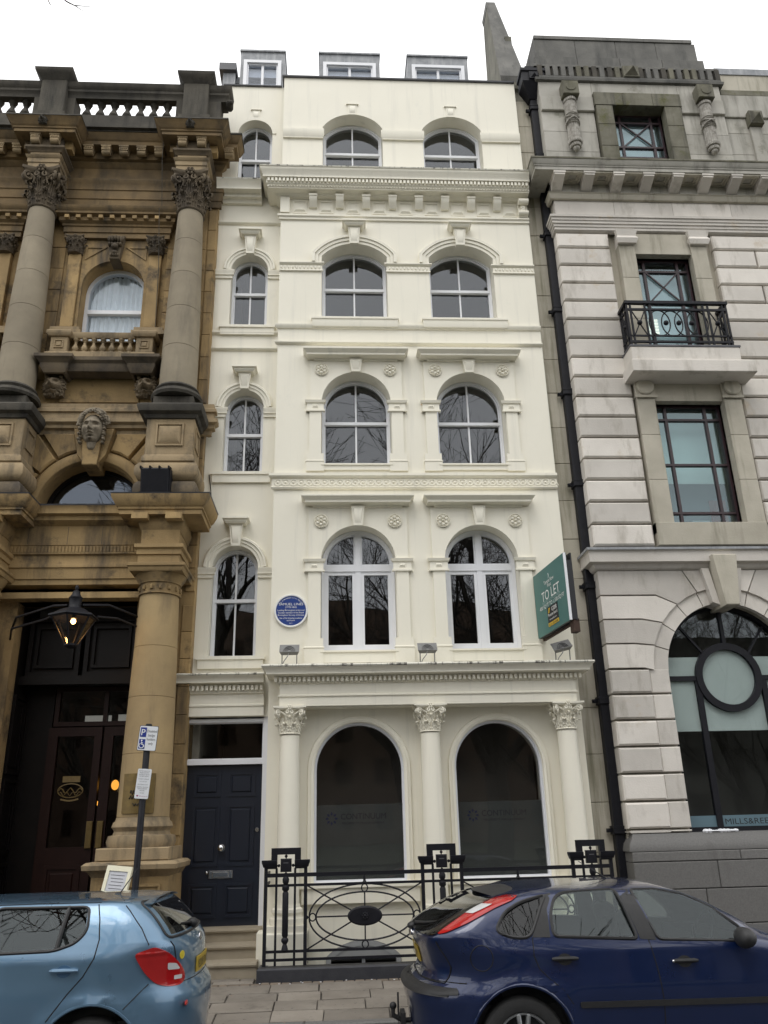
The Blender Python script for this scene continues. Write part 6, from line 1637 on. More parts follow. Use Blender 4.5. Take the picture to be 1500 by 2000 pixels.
for z, s, wd in ((.132, 'RESTRICTIONS IN THIS', .115), (.114, 'PARKING PLACE APPLY', .105), (.096, 'THROUGHOUT THE DAY', .12), (.078, 'INCLUDING SUNDAYS', .1), (.048, 'TO REPORT A PROBLEM', .115), (.022, '0121 303 7617', .08), (-.008, 'OR TO REPORT A FAULT', .115), (-.035, 'PLEASE CALL THE NUMBER', .125), (-.052, 'PARKING SERVICES', .1), (-.07, 'QUOTING', .05), (-.096, 'TR 0034', .045)):
    txt2(s, .0, z, .011, wd, T3, GREYP)
txt2('Birmingham City', .025, -.128, .010, .09, T3, M('purple_print', (.25, .02, .12), .6))
hm = MB().prism([(-.055, -.122), (-.044, -.138), (-.032, -.122), (-.038, -.117), (-.044, -.122), (-.05, -.117)], -.0025, -.001).xform(T3).build('heart_emblem', bpy.data.materials['purple_print'], ps)

# ------------------------------------------------------------------ menu board leaning at the porch
mb_ = thing('menu_board', 'cream framed menu board standing before the porch pedestal behind the light blue car', 'menu board', (-2.64, 9.6, 0))
Tm = Matrix.Translation((-2.60, 9.45, 1.02)) @ Matrix.Rotation(radians(8), 4, 'Y') @ Matrix.Rotation(radians(-12), 4, 'X') @ Matrix.Rotation(radians(-14), 4, 'Z')
MB().ring(rect(-.15, .16, -.22, .22), rect(-.11, .12, -.18, .165), -.02, .02).xform(Tm).build('frame', M('cream_frame', (.75, .72, .55), .5), mb_)
MB().box(-.112, .122, -.008, .0, -.182, .167).xform(Tm).build('paper', M('grey_paper', (.55, .56, .60), .7, (.50, .51, .55), 20), mb_)
for k in range(7):
    MB().box(-.085+.01*(k % 3), .09-.012*(k % 2), -.0105, -.008, .12-k*.035, .126-k*.035).xform(Tm).build('print_line', GREYP, mb_)
MB().tube([(-2.60, 9.47, .85), (-2.60, 9.5, .03)], .02, 8).lathe([(.16, 0), (.16, .02), (.02, .04)], -2.60, 9.5, 16).build('stand', IRON, mb_)

# ------------------------------------------------------------------ rescale: objects built above are stretched and shifted to fit the refitted camera
def refit_to_camera():
    S = Vector((1.0, 1.0324, 1.0111)); t = Vector((.0843, 11.449-1.0324*10.5, 0))
    obs = [o for o in SC.objects if o not in (camo, suno)]
    W = {o: wm(o) for o in obs}
    seen = set()
    D = Matrix.Diagonal(S)
    for o in obs:
        if o.type == 'MESH' and o.data.name not in seen:
            seen.add(o.data.name)
            R3 = W[o].to_3x3()
            o.data.transform((R3.transposed() @ D @ R3).to_4x4())
    N = {}
    for o in obs:
        m = W[o].copy(); p = m.translation
        m.translation = Vector((p.x*S.x, p.y*S.y, p.z*S.z))+t
        N[o] = m
    for o in obs:
        if o.parent: o.matrix_parent_inverse = N[o.parent].inverted()
        o.matrix_basis = N[o]
refit_to_camera()

# ------------------------------------------------------------------ cars
def interp(tab, z):
    if z <= tab[0][0]: return tab[0][1]
    for (a, b), (c, d) in zip(tab, tab[1:]):
        if z <= c: return b+(d-b)*(z-a)/(c-a)
    return tab[-1][1]
def smooth_tab(tab, n=6):
    """catmull-rom through (z, value)"""
    out = []
    P = [tab[0]]+tab+[tab[-1]]
    for i in range(1, len(P)-2):
        p0, p1, p2, p3 = P[i-1], P[i], P[i+1], P[i+2]
        for k in range(n):
            t = k/n
            z = p1[0]+(p2[0]-p1[0])*t
            m1 = (p2[1]-p0[1])/max(1e-6, p2[0]-p0[0]); m2 = (p3[1]-p1[1])/max(1e-6, p3[0]-p1[0])
            d = p2[0]-p1[0]
            h = (2*t**3-3*t*t+1)*p1[1]+(t**3-2*t*t+t)*m1*d+(-2*t**3+3*t*t)*p2[1]+(t**3-t*t)*m2*d
            out.append((z, h))
    out.append(tab[-1])
    return out
def zq(z, k):
    if k == 1. or z < 1.25: return z
    a, z1, b = k
    return 1.25+(z-1.25)*a if z < z1 else 1.25+(z1-1.25)*a+(z-z1)*b
def pq_(p, k): return [(a, zq(b, k)) for a, b in p]
class Car:
    """body as a stack of plan outlines: rear end xr(z), front end xf(z), half width w(z)"""
    def __init__(s, xr, xf, w, zmax, zmin, n=9., wheels=(), sq=1.):
        xr, xf, w = ([(zq(a, sq), b) for a, b in t] for t in (xr, xf, w)); zmax = zq(zmax, sq)
        s.xr, s.xf, s.w = smooth_tab(xr), smooth_tab(xf), smooth_tab(w)
        s.zmax, s.zmin, s.n, s.wheels = zmax, zmin, n, wheels
    def plan(s, z, inset=0.):
        return interp(s.xr, z)+inset, interp(s.xf, z)-inset, interp(s.w, z)-inset
    def nn(s, z):
        t = max(0., min(1., (z-1.0)/.12)); return s.n+6*t*t*(3-2*t)
    def side(s, x, z, inset=0.):
        a, b, w = s.plan(z, inset)
        c = (a+b)/2; h = (b-a)/2
        u = min(.9999, abs((x-c)/h))
        y = w*(1-u**s.nn(z))**(1/2.6)
        for wx, wz, wr in s.wheels:
            d = sqrt((x-wx)**2+(z-wz)**2)
            if inset == 0: y += .022*max(0, 1-abs(d-wr)/.085)**1.3*(1 if d > wr-.02 else .8)
        return y
    def rear(s, y, z):
        a, b, w = s.plan(z)
        c = (a+b)/2; h = (b-a)/2
        u = min(.9999, abs(y)/w)
        return c-h*(1-u**2.6)**(1/s.nn(z))
    def solid(s, zs, inset=0., nt=72):
        m = MB(); rings = []
        for z in zs:
            a, b, w = s.plan(z, inset)
            c = (a+b)/2; h = max(.01, (b-a)/2); w = max(.004, w)
            ring = []
            # sample by x along the side, by y across the ends
            xs = []
            for i in range(nt+1):
                t = -1+2*i/nt
                xs.append(math.copysign(1-(1-abs(t))**1.6, t))
            side = []
            for u in xs:
                x = c+h*u
                y = s.side(x, z, inset) if abs(u) < .985 else w*(1-min(1, abs(u))**s.nn(z))**(1/2.6)
                side.append((x, max(0, y)))
            ring = [(x, -y, z) for x, y in side]+[(x, y, z) for x, y in reversed(side[1:-1])]
            rings.append(ring)
        n = len(rings[0]); m.v = [p for r in rings for p in r]
        m.f = [(k*n+i, k*n+(i+1) % n, (k+1)*n+(i+1) % n, (k+1)*n+i) for k in range(len(rings)-1) for i in range(n)]
        m.f += [tuple(range(n-1, -1, -1)), tuple(range((len(rings)-1)*n, len(rings)*n))]
        return m
    def patch_side(s, poly, off=.002, th=.004, sgn=-1, step=.05, lift=0.):
        """polygon (x,z) laid on the flank; sgn -1 is the near side"""
        q = []
        for i in range(len(poly)):
            a, b = poly[i], poly[(i+1) % len(poly)]
            k = max(1, int(math.hypot(b[0]-a[0], b[1]-a[1])/step))
            q += [(a[0]+(b[0]-a[0])*t/k, a[1]+(b[1]-a[1])*t/k) for t in range(k)]
        return s._patch(q, step, lambda u, v, o: (u, sgn*(s.side(u, v)+o), v), off, th)
    def patch_rear(s, poly, off=.002, th=.004, step=.05):
        q = []
        for i in range(len(poly)):
            a, b = poly[i], poly[(i+1) % len(poly)]
            k = max(1, int(math.hypot(b[0]-a[0], b[1]-a[1])/step))
            q += [(a[0]+(b[0]-a[0])*t/k, a[1]+(b[1]-a[1])*t/k) for t in range(k)]
        return s._patch(q, step, lambda u, v, o: (s.rear(u, v)-o, u, v), off, th)
    def _patch(s, q, step, fn, off, th):
        b = bmesh.new()
        vs = [b.verts.new((x, 0, z)) for x, z in q]
        tri = tessellate_polygon([[Vector((x, z, 0)) for x, z in q]])
        for t in tri:
            try: b.faces.new([vs[i] for i in t])
            except ValueError: pass
        us = [p[0] for p in q]; ws = [p[1] for p in q]
        for lo, hi, no in ((min(us), max(us), (1, 0, 0)), (min(ws), max(ws), (0, 0, 1))):
            k = int((hi-lo)/step)
            for i in range(1, k+1):
                v = lo+(hi-lo)*i/(k+1)
                bmesh.ops.bisect_plane(b, geom=b.verts[:]+b.edges[:]+b.faces[:], plane_co=Vector(no)*v, plane_no=no, dist=1e-5)
        b.verts.index_update()
        m = MB()
        V = [(v.co.x, v.co.z) for v in b.verts]; n = len(V)
        m.v = [fn(u, w_, off+th) for u, w_ in V]+[fn(u, w_, off) for u, w_ in V]
        m.f = [tuple(v.index for v in f.verts) for f in b.faces]+[tuple(n+v.index for v in reversed(f.verts)) for f in b.faces]
        for e in b.edges:
            if len(e.link_faces) == 1:
                i, j = e.verts[0].index, e.verts[1].index
                m.f.append((i, j, n+j, n+i))
        b.free()
        return m
    def pane_side(s, poly, sgn, inset=.03, th=.004):
        """flat pane: the plane that best follows the flank inside the outline"""
        n = len(poly); cx = sum(p[0] for p in poly)/n; cz = sum(p[1] for p in poly)/n
        A = []; Y = []
        for k in (.25, .5, .7):
            for a, b in poly:
                x, z = cx+(a-cx)*k, cz+(b-cz)*k
                A.append((1., x-cx, z-cz)); Y.append(s.side(x, z))
        c = np.linalg.lstsq(np.array(A), np.array(Y), rcond=None)[0]
        f = lambda x, z: float(c[0]+c[1]*(x-cx)+c[2]*(z-cz))-inset
        big = grow(poly, .006)
        m = MB()
        m.v = [(x, sgn*(f(x, z)+th), z) for x, z in big]+[(x, sgn*f(x, z), z) for x, z in big]
        n = len(big)
        m.f = [tuple(range(n)), tuple(range(2*n-1, n-1, -1))]+[(i, (i+1) % n, n+(i+1) % n, n+i) for i in range(n)]
        return m
    def patch_front(s, poly, off=.002, th=.004, step=.05):
        q = []
        for i in range(len(poly)):
            a, b = poly[i], poly[(i+1) % len(poly)]
            k = max(1, int(math.hypot(b[0]-a[0], b[1]-a[1])/step))
            q += [(a[0]+(b[0]-a[0])*t/k, a[1]+(b[1]-a[1])*t/k) for t in range(k)]
        def front(y, z):
            a, b, w = s.plan(z)
            return a+b-s.rear(y, z)
        return s._patch(q, step, lambda u, v, o: (front(u, v)+o, u, v), off, th)
    def line(s, pts, r=.004, sgn=-1, off=0.):
        P = []
        for a, c in zip(pts, pts[1:]):
            k = max(1, int(math.hypot(c[0]-a[0], c[1]-a[1])/.04))
            P += [(a[0]+(c[0]-a[0])*t/k, a[1]+(c[1]-a[1])*t/k) for t in range(k)]
        P.append(pts[-1])
        return [(x, sgn*(s.side(x, z)+off), z) for x, z in P]
    def rline(s, pts, off=0.):
        P = []
        for a, c in zip(pts, pts[1:]):
            k = max(1, int(math.hypot(c[0]-a[0], c[1]-a[1])/.04))
            P += [(a[0]+(c[0]-a[0])*t/k, a[1]+(c[1]-a[1])*t/k) for t in range(k)]
        P.append(pts[-1])
        return [(s.rear(y, z)-off, y, z) for y, z in P]

def smooth_poly(p, n=4):
    """rounded closed outline through the points"""
    out = []; m = len(p)
    for i in range(m):
        p0, p1, p2, p3 = p[i-1], p[i], p[(i+1) % m], p[(i+2) % m]
        for k in range(n):
            t = k/n
            out.append(tuple(.5*(2*p1[j]+(p2[j]-p0[j])*t+(2*p0[j]-5*p1[j]+4*p2[j]-p3[j])*t*t+(-p0[j]+3*p1[j]-3*p2[j]+p3[j])*t**3) for j in (0, 1)))
    return out
def round_poly(p, r=.03, n=4):
    out = []; m = len(p)
    for i in range(m):
        a, b, c = Vector(p[i-1]), Vector(p[i]), Vector(p[(i+1) % m])
        d1, d2 = (a-b), (c-b)
        q = min(r, d1.length*.45, d2.length*.45)
        s_, e_ = b+d1.normalized()*q, b+d2.normalized()*q
        for k in range(n+1):
            t = k/n
            v = s_*(1-t)**2+b*2*t*(1-t)+e_*t*t
            out.append((v.x, v.y))
    return out

def grow(p, k):
    n = len(p); cx = sum(a for a, b in p)/n; cz = sum(b for a, b in p)/n
    out = []
    for a, b in p:
        d = math.hypot(a-cx, b-cz); out.append((cx+(a-cx)*(1+k/d), cz+(b-cz)*(1+k/d)))
    return out
def boolean(o, cutter, mode='DIFFERENCE'):
    md = o.modifiers.new('b', 'BOOLEAN'); md.operation = mode; md.object = cutter; md.solver = 'EXACT'
    applied(o)
    bpy.data.objects.remove(cutter)

RUB = M('black_plastic', (.016, .016, .017), .55, (.022, .022, .023), 30, .1, 200)
TYRE = M('tyre_rubber', (.014, .014, .014), .8, (.02, .02, .02), 20, .2, 60)
ALLOY = M('alloy_wheel', (.55, .56, .57), .3, metal=.8)
SEAM = M('panel_gap', (.004, .004, .005), .7)
REDL = M('red_lens', (.42, .012, .012), .12, (.36, .01, .01), 8, coat=.6)
CLRL = M('clear_lens', (.60, .60, .60), .12, coat=.6)
CARG = glass('car_glass', (.80, .84, .83), 1.48, (.92, .97, 1))
CARGD = glass('tinted_car_glass', (.42, .43, .43), 1.5)
WSCR = M('windscreen_glass', (.012, .014, .015), .05, coat=1.)
SEAT = M('grey_seat_cloth', (.05, .052, .056), .9, (.07, .07, .075), 20)
PLATEY = M('yellow_plate', (.42, .29, .03), .5)

def carpaint(name, col, metal=.35):
    m = M(name, col, .28, coat=1., metal=metal)
    n = m.node_tree.nodes; L = m.node_tree.links; b = n['Principled BSDF']
    # fine flake and a film of road dust
    g = n.new('ShaderNodeNewGeometry'); t = n.new('ShaderNodeTexNoise'); t.inputs['Scale'].default_value = 5; t.inputs['Detail'].default_value = 8
    L.new(g.outputs['Position'], t.inputs['Vector'])
    mr = n.new('ShaderNodeMapRange'); mr.inputs['From Min'].default_value = .35; mr.inputs['From Max'].default_value = .75; mr.inputs['To Min'].default_value = .015; mr.inputs['To Max'].default_value = .07
    L.new(t.outputs['Fac'], mr.inputs['Value']); L.new(mr.outputs['Result'], b.inputs['Coat Roughness'])
    mr2 = n.new('ShaderNodeMapRange'); mr2.inputs['From Min'].default_value = .3; mr2.inputs['From Max'].default_value = .8; mr2.inputs['To Min'].default_value = .26; mr2.inputs['To Max'].default_value = .45
    L.new(t.outputs['Fac'], mr2.inputs['Value']); L.new(mr2.outputs['Result'], b.inputs['Roughness'])
    return m

def wheel(parent, x, z, r, wy, sgn, spokes=5):
    """tyre with rim and spokes, axle along y; wy = outer face"""
    T = Matrix.Translation((x, sgn*wy, z)) @ Matrix.Scale(-sgn, 4, (0, 1, 0))
    wd = .2
    ty = MB().lathe([(r*.66, .02), (r*.70, .0), (r*.82, -.008), (r*.94, .004), (r*.99, .03), (r, .06), (r, wd-.06), (r*.96, wd-.02), (r*.7, wd), (r*.66, wd-.02)], n=48, axis='y', cap=False).xform(T).build('wheel', TYRE, parent)
    rm = MB().lathe([(r*.67, .015), (r*.65, .006), (r*.62, .012), (r*.60, .05), (r*.60, .15), (.0, .15)], n=48, axis='y', cap=False)
    for k in range(spokes):
        a = 2*pi*k/spokes+.3
        for s in (-1, 1):
            u = Vector((cos(a), 0, sin(a))); v = Vector((-sin(a), 0, cos(a)))
            p0 = u*r*.13+v*s*r*.05; p1 = u*r*.62+v*s*r*.12
            rm.tube([p0+Vector((0, .03, 0)), (p0+p1)/2+Vector((0, .022, 0)), p1+Vector((0, .02, 0))], [r*.055, r*.05, r*.06], 6)
    rm.lathe([(.0, .01), (r*.13, .012), (r*.17, .03), (r*.17, .06)], n=20, axis='y', cap=False)
    rm.xform(T).build('rim', ALLOY, ty)
    MB().lathe([(.0, .10), (r*.58, .10), (r*.58, .14)], n=32, axis='y', cap=False).xform(T).build('brake_disc', RUB, ty)

def car_common(root, car, paint, zlist, wins, rearwin, cab, arch_r, wheel_x, wheel_z, wheel_r, front_win, prism_w=1.2):
    """body solid with cabin void, window openings and wheel wells"""
    body = car.solid(zlist).build('body', paint, None, None, 0)
    body.data.materials.append(RUB)
    cabm = cab.build('cut', RUB, None, None, 0); boolean(body, cabm)
    for p in wins:
        boolean(body, MB().prism(p, -1.3, 1.3).build('cut', RUB, None, None, 0))
    rw = MB().prism(rearwin, -1, 1.05)
    rw.v = [(y, x, z) for x, y, z in rw.v]      # push along the car instead
    boolean(body, rw.build('cut', RUB, None, None, 0))
    ws = car.patch_front(front_win, .002, .005).build('windscreen', WSCR, root)
    for wx in wheel_x:
        for s in (-1, 1):
            c = MB().lathe([(arch_r, .48), (arch_r, 1.2)], wx, wheel_z+.02, 56, True, 'y')
            c.v = [(x, s*y, z) for x, y, z in c.v]
            boolean(body, c.build('cut', RUB, None, None, 0))
    # cut faces are trim
    me = body.data
    for p in me.polygons:
        x, y, z = p.center
        a, b, w_ = car.plan(z)
        ay = abs(y)
        inner = ay < car.side(x, z)-.02 and car.zmin+.01 < z < car.zmax-.06 and x > car.rear(y, z)+.03 and x < b-.05
        roof = abs(p.normal.z) > .6 and z > 1.3
        hood = p.normal.z > .3
        if (inner and not roof and not hood) or z < car.zmin+.012: p.material_index = 1
    me.polygons.foreach_set('use_smooth', [True]*len(me.polygons))
    me.set_sharp_from_angle(angle=radians(30))
    body.parent = root
    return body

def zlevels(zmin, zmax, belt):
    zs = [zmin+(belt-zmin)*i/22 for i in range(23)]
    zs += [belt+(zmax-.10-belt)*i/16 for i in range(1, 17)]
    zs += [zmax-.10+.10*(1-(1-t)**2.2) for t in (i/14 for i in range(1, 15))]
    return zs

def seats(root, xs, zc, w):
    for x in xs:
        for y in (-w, w):
            m = MB().box(-.05, .07, -.21, .21, -.28, .28).ball(0, 0, .30, .09, .21, .08, 12, 8)
            m.ball(.0, 0, .47, .06, .13, .10, 12, 8).tube([(0, -.05, .3), (0, -.05, .42)], .01, 5).tube([(0, .05, .3), (0, .05, .42)], .01, 5)
            m.xform(Matrix.Translation((x, y, zc)) @ Matrix.Rotation(radians(-12), 4, 'Y'))
            m.build('seat', SEAT, root)

# ---- dark blue hatchback (drives off to the right)
FK = (.73, 1.41, .5)
focus = thing('parked_car', 'dark blue five door hatchback seen from its left rear side', 'car', (0, 0, 0), 'cars parked along the kerb')
fc = Car(xr=[(.18, .10), (.30, .05), (.50, .02), (.62, -.01), (.68, .0), (.73, .10), (.80, .13), (.95, .10), (1.02, .07), (1.07, .10), (1.14, .22), (1.24, .42), (1.33, .62), (1.375, .80), (1.42, 1.0), (1.45, 1.22), (1.468, 1.45), (1.478, 1.80)],
         xf=[(.18, 4.22), (.30, 4.32), (.5, 4.34), (.65, 4.28), (.78, 4.10), (.88, 3.75), (.96, 3.25), (1.02, 2.96), (1.15, 2.70), (1.28, 2.45), (1.36, 2.29), (1.42, 2.15), (1.45, 2.08), (1.468, 1.98), (1.478, 1.86)],
         w=[(.18, .80), (.30, .875), (.45, .90), (.60, .915), (.70, .92), (.78, .912), (.90, .902), (.985, .894), (1.0, .882), (1.06, .86), (1.2, .795), (1.3, .74), (1.37, .69), (1.40, .645), (1.43, .56), (1.455, .42), (1.47, .25), (1.478, .08)],
         zmax=1.478, zmin=.18, n=8, wheels=((.835, .35, .40), (3.475, .35, .40)), sq=FK)
fq = smooth_poly([(.69, 1.11), (.76, 1.22), (.88, 1.29), (1.10, 1.355), (1.02, 1.20), (.93, 1.065), (.80, 1.07)], 4)
fq = round_poly([(.68, 1.105), (.76, 1.215), (.92, 1.305), (1.115, 1.365), (1.02, 1.2), (.935, 1.06), (.80, 1.062)], .05)
fr_ = round_poly([(1.13, 1.06), (1.135, 1.20), (1.19, 1.33), (1.255, 1.375), (1.69, 1.395), (1.73, 1.22), (1.775, 1.025)], .04)
ff = round_poly([(1.83, 1.39), (2.04, 1.383), (2.23, 1.325), (2.45, 1.205), (2.62, 1.075), (2.66, .985), (1.945, 1.02)], .04)
frw = [(-.60, 1.09), (.60, 1.09), (.57, 1.20), (.52, 1.325), (-.52, 1.325), (-.57, 1.20)]
cab = MB()
fcab = Car(xr=[(.55, .75), (1.0, .45), (1.06, .35), (1.14, .35), (1.24, .52), (1.33, .72), (1.40, 1.0), (1.44, 1.3)], xf=[(.55, 2.6), (.98, 2.9), (1.02, 2.85), (1.15, 2.62), (1.28, 2.38), (1.36, 2.2), (1.44, 1.9)],
           w=[(.55, .78), (1.0, .79), (1.2, .72), (1.33, .65), (1.40, .50), (1.44, .25)], zmax=1.44, zmin=.55, n=8, sq=FK)
fq, fr_, ff, frw = (pq_(p, FK) for p in (fq, fr_, ff, frw))
cab = fcab.solid([.55+(fcab.zmax-.55)*i/16 for i in range(17)], 0, 30)
BLUEP = carpaint('dark_blue_metallic', (.004, .0145, .066), .3)
fb = car_common(focus, fc, BLUEP, zlevels(.18, fc.zmax, 1.05), [fq, fr_, ff], frw, cab, .375, (.835, 3.475), .335, .325, [(-.70, 1.06), (.70, 1.06), (.58, 1.33), (-.58, 1.33)])
def addp(mb, name, mat, parent): return mb.build(name, mat, parent)
for sg in (-1, 1):
    for p, g in ((fq, CARGD), (fr_, CARG), (ff, CARG)):
        addp(fc.pane_side(p, sg), 'side_window', g, focus)
# trim and lines of the near side
for p in (fq, fr_, ff):
    MB().tube([(x, -fc.side(x, z), z) for x, z in grow(p, .008)], .013, 6, True).build('window_seal', RUB, focus)
for poly in ([(1.075, 1.37), (1.17, 1.385), (1.105, 1.24), (1.095, 1.05), (.955, 1.055), (1.03, 1.18)], [(1.715, 1.40), (1.815, 1.40), (1.875, 1.2), (1.925, 1.01), (1.80, 1.02), (1.755, 1.2)]):
    addp(fc.patch_side(pq_(poly, FK), -.002, .006), 'pillar_trim', RUB, focus)
MB().tube(fc.line(((1.77, zq(1.40, FK)), (1.83, 1.2), (1.865, 1.0), (1.90, .80), (1.915, .60), (1.905, .40), (1.88, .26)), off=-.002), .0055, 5).build('door_gap', SEAM, focus)
MB().tube(fc.line(((.955, 1.05), (.95, .93), (.985, .84), (1.06, .77), (1.15, .70), (1.22, .60)), off=-.002), .0055, 5).build('door_gap', SEAM, focus)
MB().tube(fc.line(((2.86, .95), (2.90, .7), (2.90, .3)), off=-.002), .0055, 5).build('door_gap', SEAM, focus)
MB().tube(fc.line([(.55+.085*cos(2*pi*i/24), .92+.088*sin(2*pi*i/24)) for i in range(25)], off=-.001), .004, 5).build('fuel_flap_gap', SEAM, focus)
addp(fc.patch_side(round_poly([(1.27, .575), (2.89, .565), (2.89, .605), (1.27, .615)], .015), .0, .012), 'rub_strip', RUB, focus)
for hx, hz in ((1.185, .905), (2.115, .865)):
    addp(fc.patch_side([(hx+.055*cos(2*pi*i/20), hz-.005+.04*sin(2*pi*i/20)) for i in range(20)], -.001, .004, -1, .03), 'handle_recess', RUB, focus)
    y = -fc.side(hx, hz)
    MB().tube([(hx-.10, y-.012, hz), (hx-.07, y-.026, hz+.003), (hx+.07, y-.026, hz+.003), (hx+.10, y-.012, hz)], [.010, .015, .015, .010], 8).build('door_handle', RUB, focus)
MB().ball(2.02, -fc.side(2.02, .865)-.022, .866, .011).build('key_lock', CHROME, focus)
mi = MB().ball(0, 0, 0, .10, .11, .075, 18, 12)
mi.v = [(x*(1 if x > 0 else .55), y, z*(1 if abs(z) < .055 else 1)) for x, y, z in mi.v]
mi.xform(Matrix.Translation((2.56, -1.0, 1.02)))
mi.tube([(2.60, -.92, .985), (2.62, -.86, .97)], .03, 8).build('door_mirror', RUB, focus)
# tail lamps run up the rear pillars
low = [(.235, 1.084), (.29, 1.098), (.47, 1.165), (.69, 1.262), (.84, 1.33), (.90, 1.372)]
for sg in (-1, 1):
    up_ = [(fc_x+.045, z) for z, fc_x in ((zz, interp(fc.xr, zq(zz, FK))) for zz in (1.372, 1.35, 1.31, 1.27, 1.23, 1.19, 1.15, 1.11))]
    lamp_ = pq_(low, FK)+[(a_, zq(z, FK)) for a_, z in up_]
    tl_ = addp(fc.patch_side(lamp_, .001, .012, sg, .03), 'tail_light', REDL, focus)
    wpart = [(.50, 1.222), (.585, 1.235), (.73, 1.303), (.70, 1.325), (.60, 1.285), (.53, 1.252)]
    wpart = [(interp(fc.xr, zq(1.225, FK))+.03, 1.225), (interp(fc.xr, zq(1.225, FK))+.13, 1.225), (interp(fc.xr, zq(1.30, FK))+.135, 1.30), (interp(fc.xr, zq(1.30, FK))+.03, 1.30)]
    addp(fc.patch_side(pq_(wpart, FK), .020, .003, sg, .03), 'reversing_lens', CLRL, tl_)
addp(fc.patch_rear(round_poly([(-.74, 1.07), (.74, 1.07), (.70, 1.2), (.62, zq(1.345, FK)), (-.62, zq(1.345, FK)), (-.70, 1.2)], .05), .012, .005), 'rear_window', CARGD, focus)
sp = MB()
for i in range(13):
    y = -.57+1.14*i/12
    q = .03*(abs(y)/.57)**4
    sp.v += [(a_+.10+.12*(abs(y)/.57)**2, y, zq(z, FK)-q-.012) for a_, z in ((1.0, 1.437), (.74, 1.427), (.56, 1.398), (.53, 1.388), (.55, 1.378), (.82, 1.385))]
sp.f = [(i*6+j, i*6+(j+1) % 6, (i+1)*6+(j+1) % 6, (i+1)*6+j) for i in range(12) for j in range(6)]+[tuple(range(6)), tuple(range(77, 71, -1))]
sp.build('rear_spoiler', RUB, focus)
addp(fc.patch_rear([(-.80, .655), (.80, .655), (.80, .715), (-.80, .715)], .0, .012), 'bumper_strip', RUB, focus)
for sg in (-1, 1): addp(fc.patch_side(round_poly([(.03, .655), (.36, .675), (.36, .715), (.03, .715)], .015), .0, .010, sg), 'bumper_strip', RUB, focus)
MB().tube(fc.line(((.10, .735), (.28, .745), (.43, .745)), off=0), .005, 5).build('bumper_gap', SEAM, focus)
MB().tube(fc.rline([(-.72, 1.03), (-.74, .85), (-.70, .735), (.70, .735), (.74, .85), (.72, 1.03)]), .006, 5).build('tailgate_gap', SEAM, focus)
pl_ = addp(fc.patch_rear([(-.26, .83), (.26, .83), (.26, .94), (-.26, .94)], .004, .008), 'number_plate', PLATEY, focus)
xx_ = fc.rear(0, .885)-.0165
text('BG56 KVR', 'lettering', RUB, pl_, (xx_, 0, .885), .065, .44, (pi/2, 0, -pi/2))
MB().ball(fc.rear(0, 1.03), 0, 1.03, .02, .075, .032, 14, 8).build('badge', CHROME, focus)
MB().tube([(fc.rear(0, 1.08)-.01, .0, 1.075), (fc.rear(0, 1.10)-.035, -.02, 1.10), (fc.rear(-.3, 1.12)-.02, -.35, 1.13), (fc.rear(-.5, 1.16)-.02, -.5, 1.15)], [.02, .014, .01, .006], 6).ball(fc.rear(0, 1.07)-.02, 0, 1.075, .04, .05, .03).build('rear_wiper', RUB, focus)
for x_, s_ in ((.835, -1), (3.475, -1), (.835, 1), (3.475, 1)): wheel(focus, x_, .335, .325, .895, s_, 5)
for wx in (.835, 3.475):
    MB().tube([(wx+.385*cos(t), -(fc.side(wx+.385*cos(t), .355+.385*sin(t))-.008), .355+.385*sin(t)) for t in (radians(-20+220*i/32) for i in range(33))], .013, 6).build('arch_lip', BLUEP, focus)
MB().tube([(.25, .0, .36), (-.02, 0, .36), (-.10, 0, .40), (-.10, 0, .45)], .02, 8).ball(-.10, 0, .47, .03).box(-.04, .0, -.10, .10, .33, .43).ball(-.03, .09, .37, .035, .03, .035).tube([(-.06, -.07, .40), (-.06, -.07, .58)], .008, 5).build('tow_bar', RUB, focus)
seats(focus, (1.95, 1.20), .82, .36)
MB().tube([(2.50+.07*sin(t), -.36+.18*cos(t), .98+.17*sin(t)) for t in (2*pi*i/20 for i in range(20))], .013, 6, True).build('steering_wheel', RUB, focus)
MB().box(2.55, 3.0, -.72, .72, .80, .95).build('dashboard', RUB, focus)
MB().box(.5, 2.9, -.74, .74, .30, .58).build('floor_pan', RUB, focus)
MB().tube([(1.85, .0, fc.zmax-.005), (1.60, 0, 1.55)], [.006, .003], 5).ball(1.86, 0, fc.zmax-.003, .025, .015, .015).build('aerial', RUB, focus)
focus.matrix_world = Matrix.Translation((.57, 7.93, -.275)) @ Matrix.Rotation(radians(-.6), 4, 'Z')

# ---- light blue hatchback (drives off to the left)
BK = (.76, 1.43, .3)
fabia = thing('parked_car', 'light metallic blue hatchback showing its tail light and rear window', 'car', (0, 0, 0), 'cars parked along the kerb')
bc = Car(xr=[(.18, .14), (.30, .08), (.5, .05), (.62, .04), (.74, .055), (.80, .105), (.95, .11), (1.05, .13), (1.12, .19), (1.20, .25), (1.30, .335), (1.38, .42), (1.43, .52), (1.465, .70), (1.49, 1.0), (1.503, 1.4)],
         xf=[(.18, 3.85), (.30, 3.96), (.5, 4.0), (.65, 3.97), (.8, 3.8), (.92, 3.45), (1.0, 3.05), (1.06, 2.92), (1.2, 2.72), (1.32, 2.52), (1.40, 2.36), (1.45, 2.2), (1.48, 2.0), (1.495, 1.8), (1.503, 1.6)],
         w=[(.18, .76), (.30, .81), (.45, .835), (.62, .845), (.78, .845), (.95, .836), (1.03, .832), (1.045, .820), (1.10, .80), (1.25, .735), (1.38, .67), (1.43, .63), (1.455, .575), (1.475, .47), (1.49, .30), (1.503, .08)],
         zmax=1.503, zmin=.18, n=8, wheels=((.785, .34, .39), (3.235, .34, .39)), sq=BK)
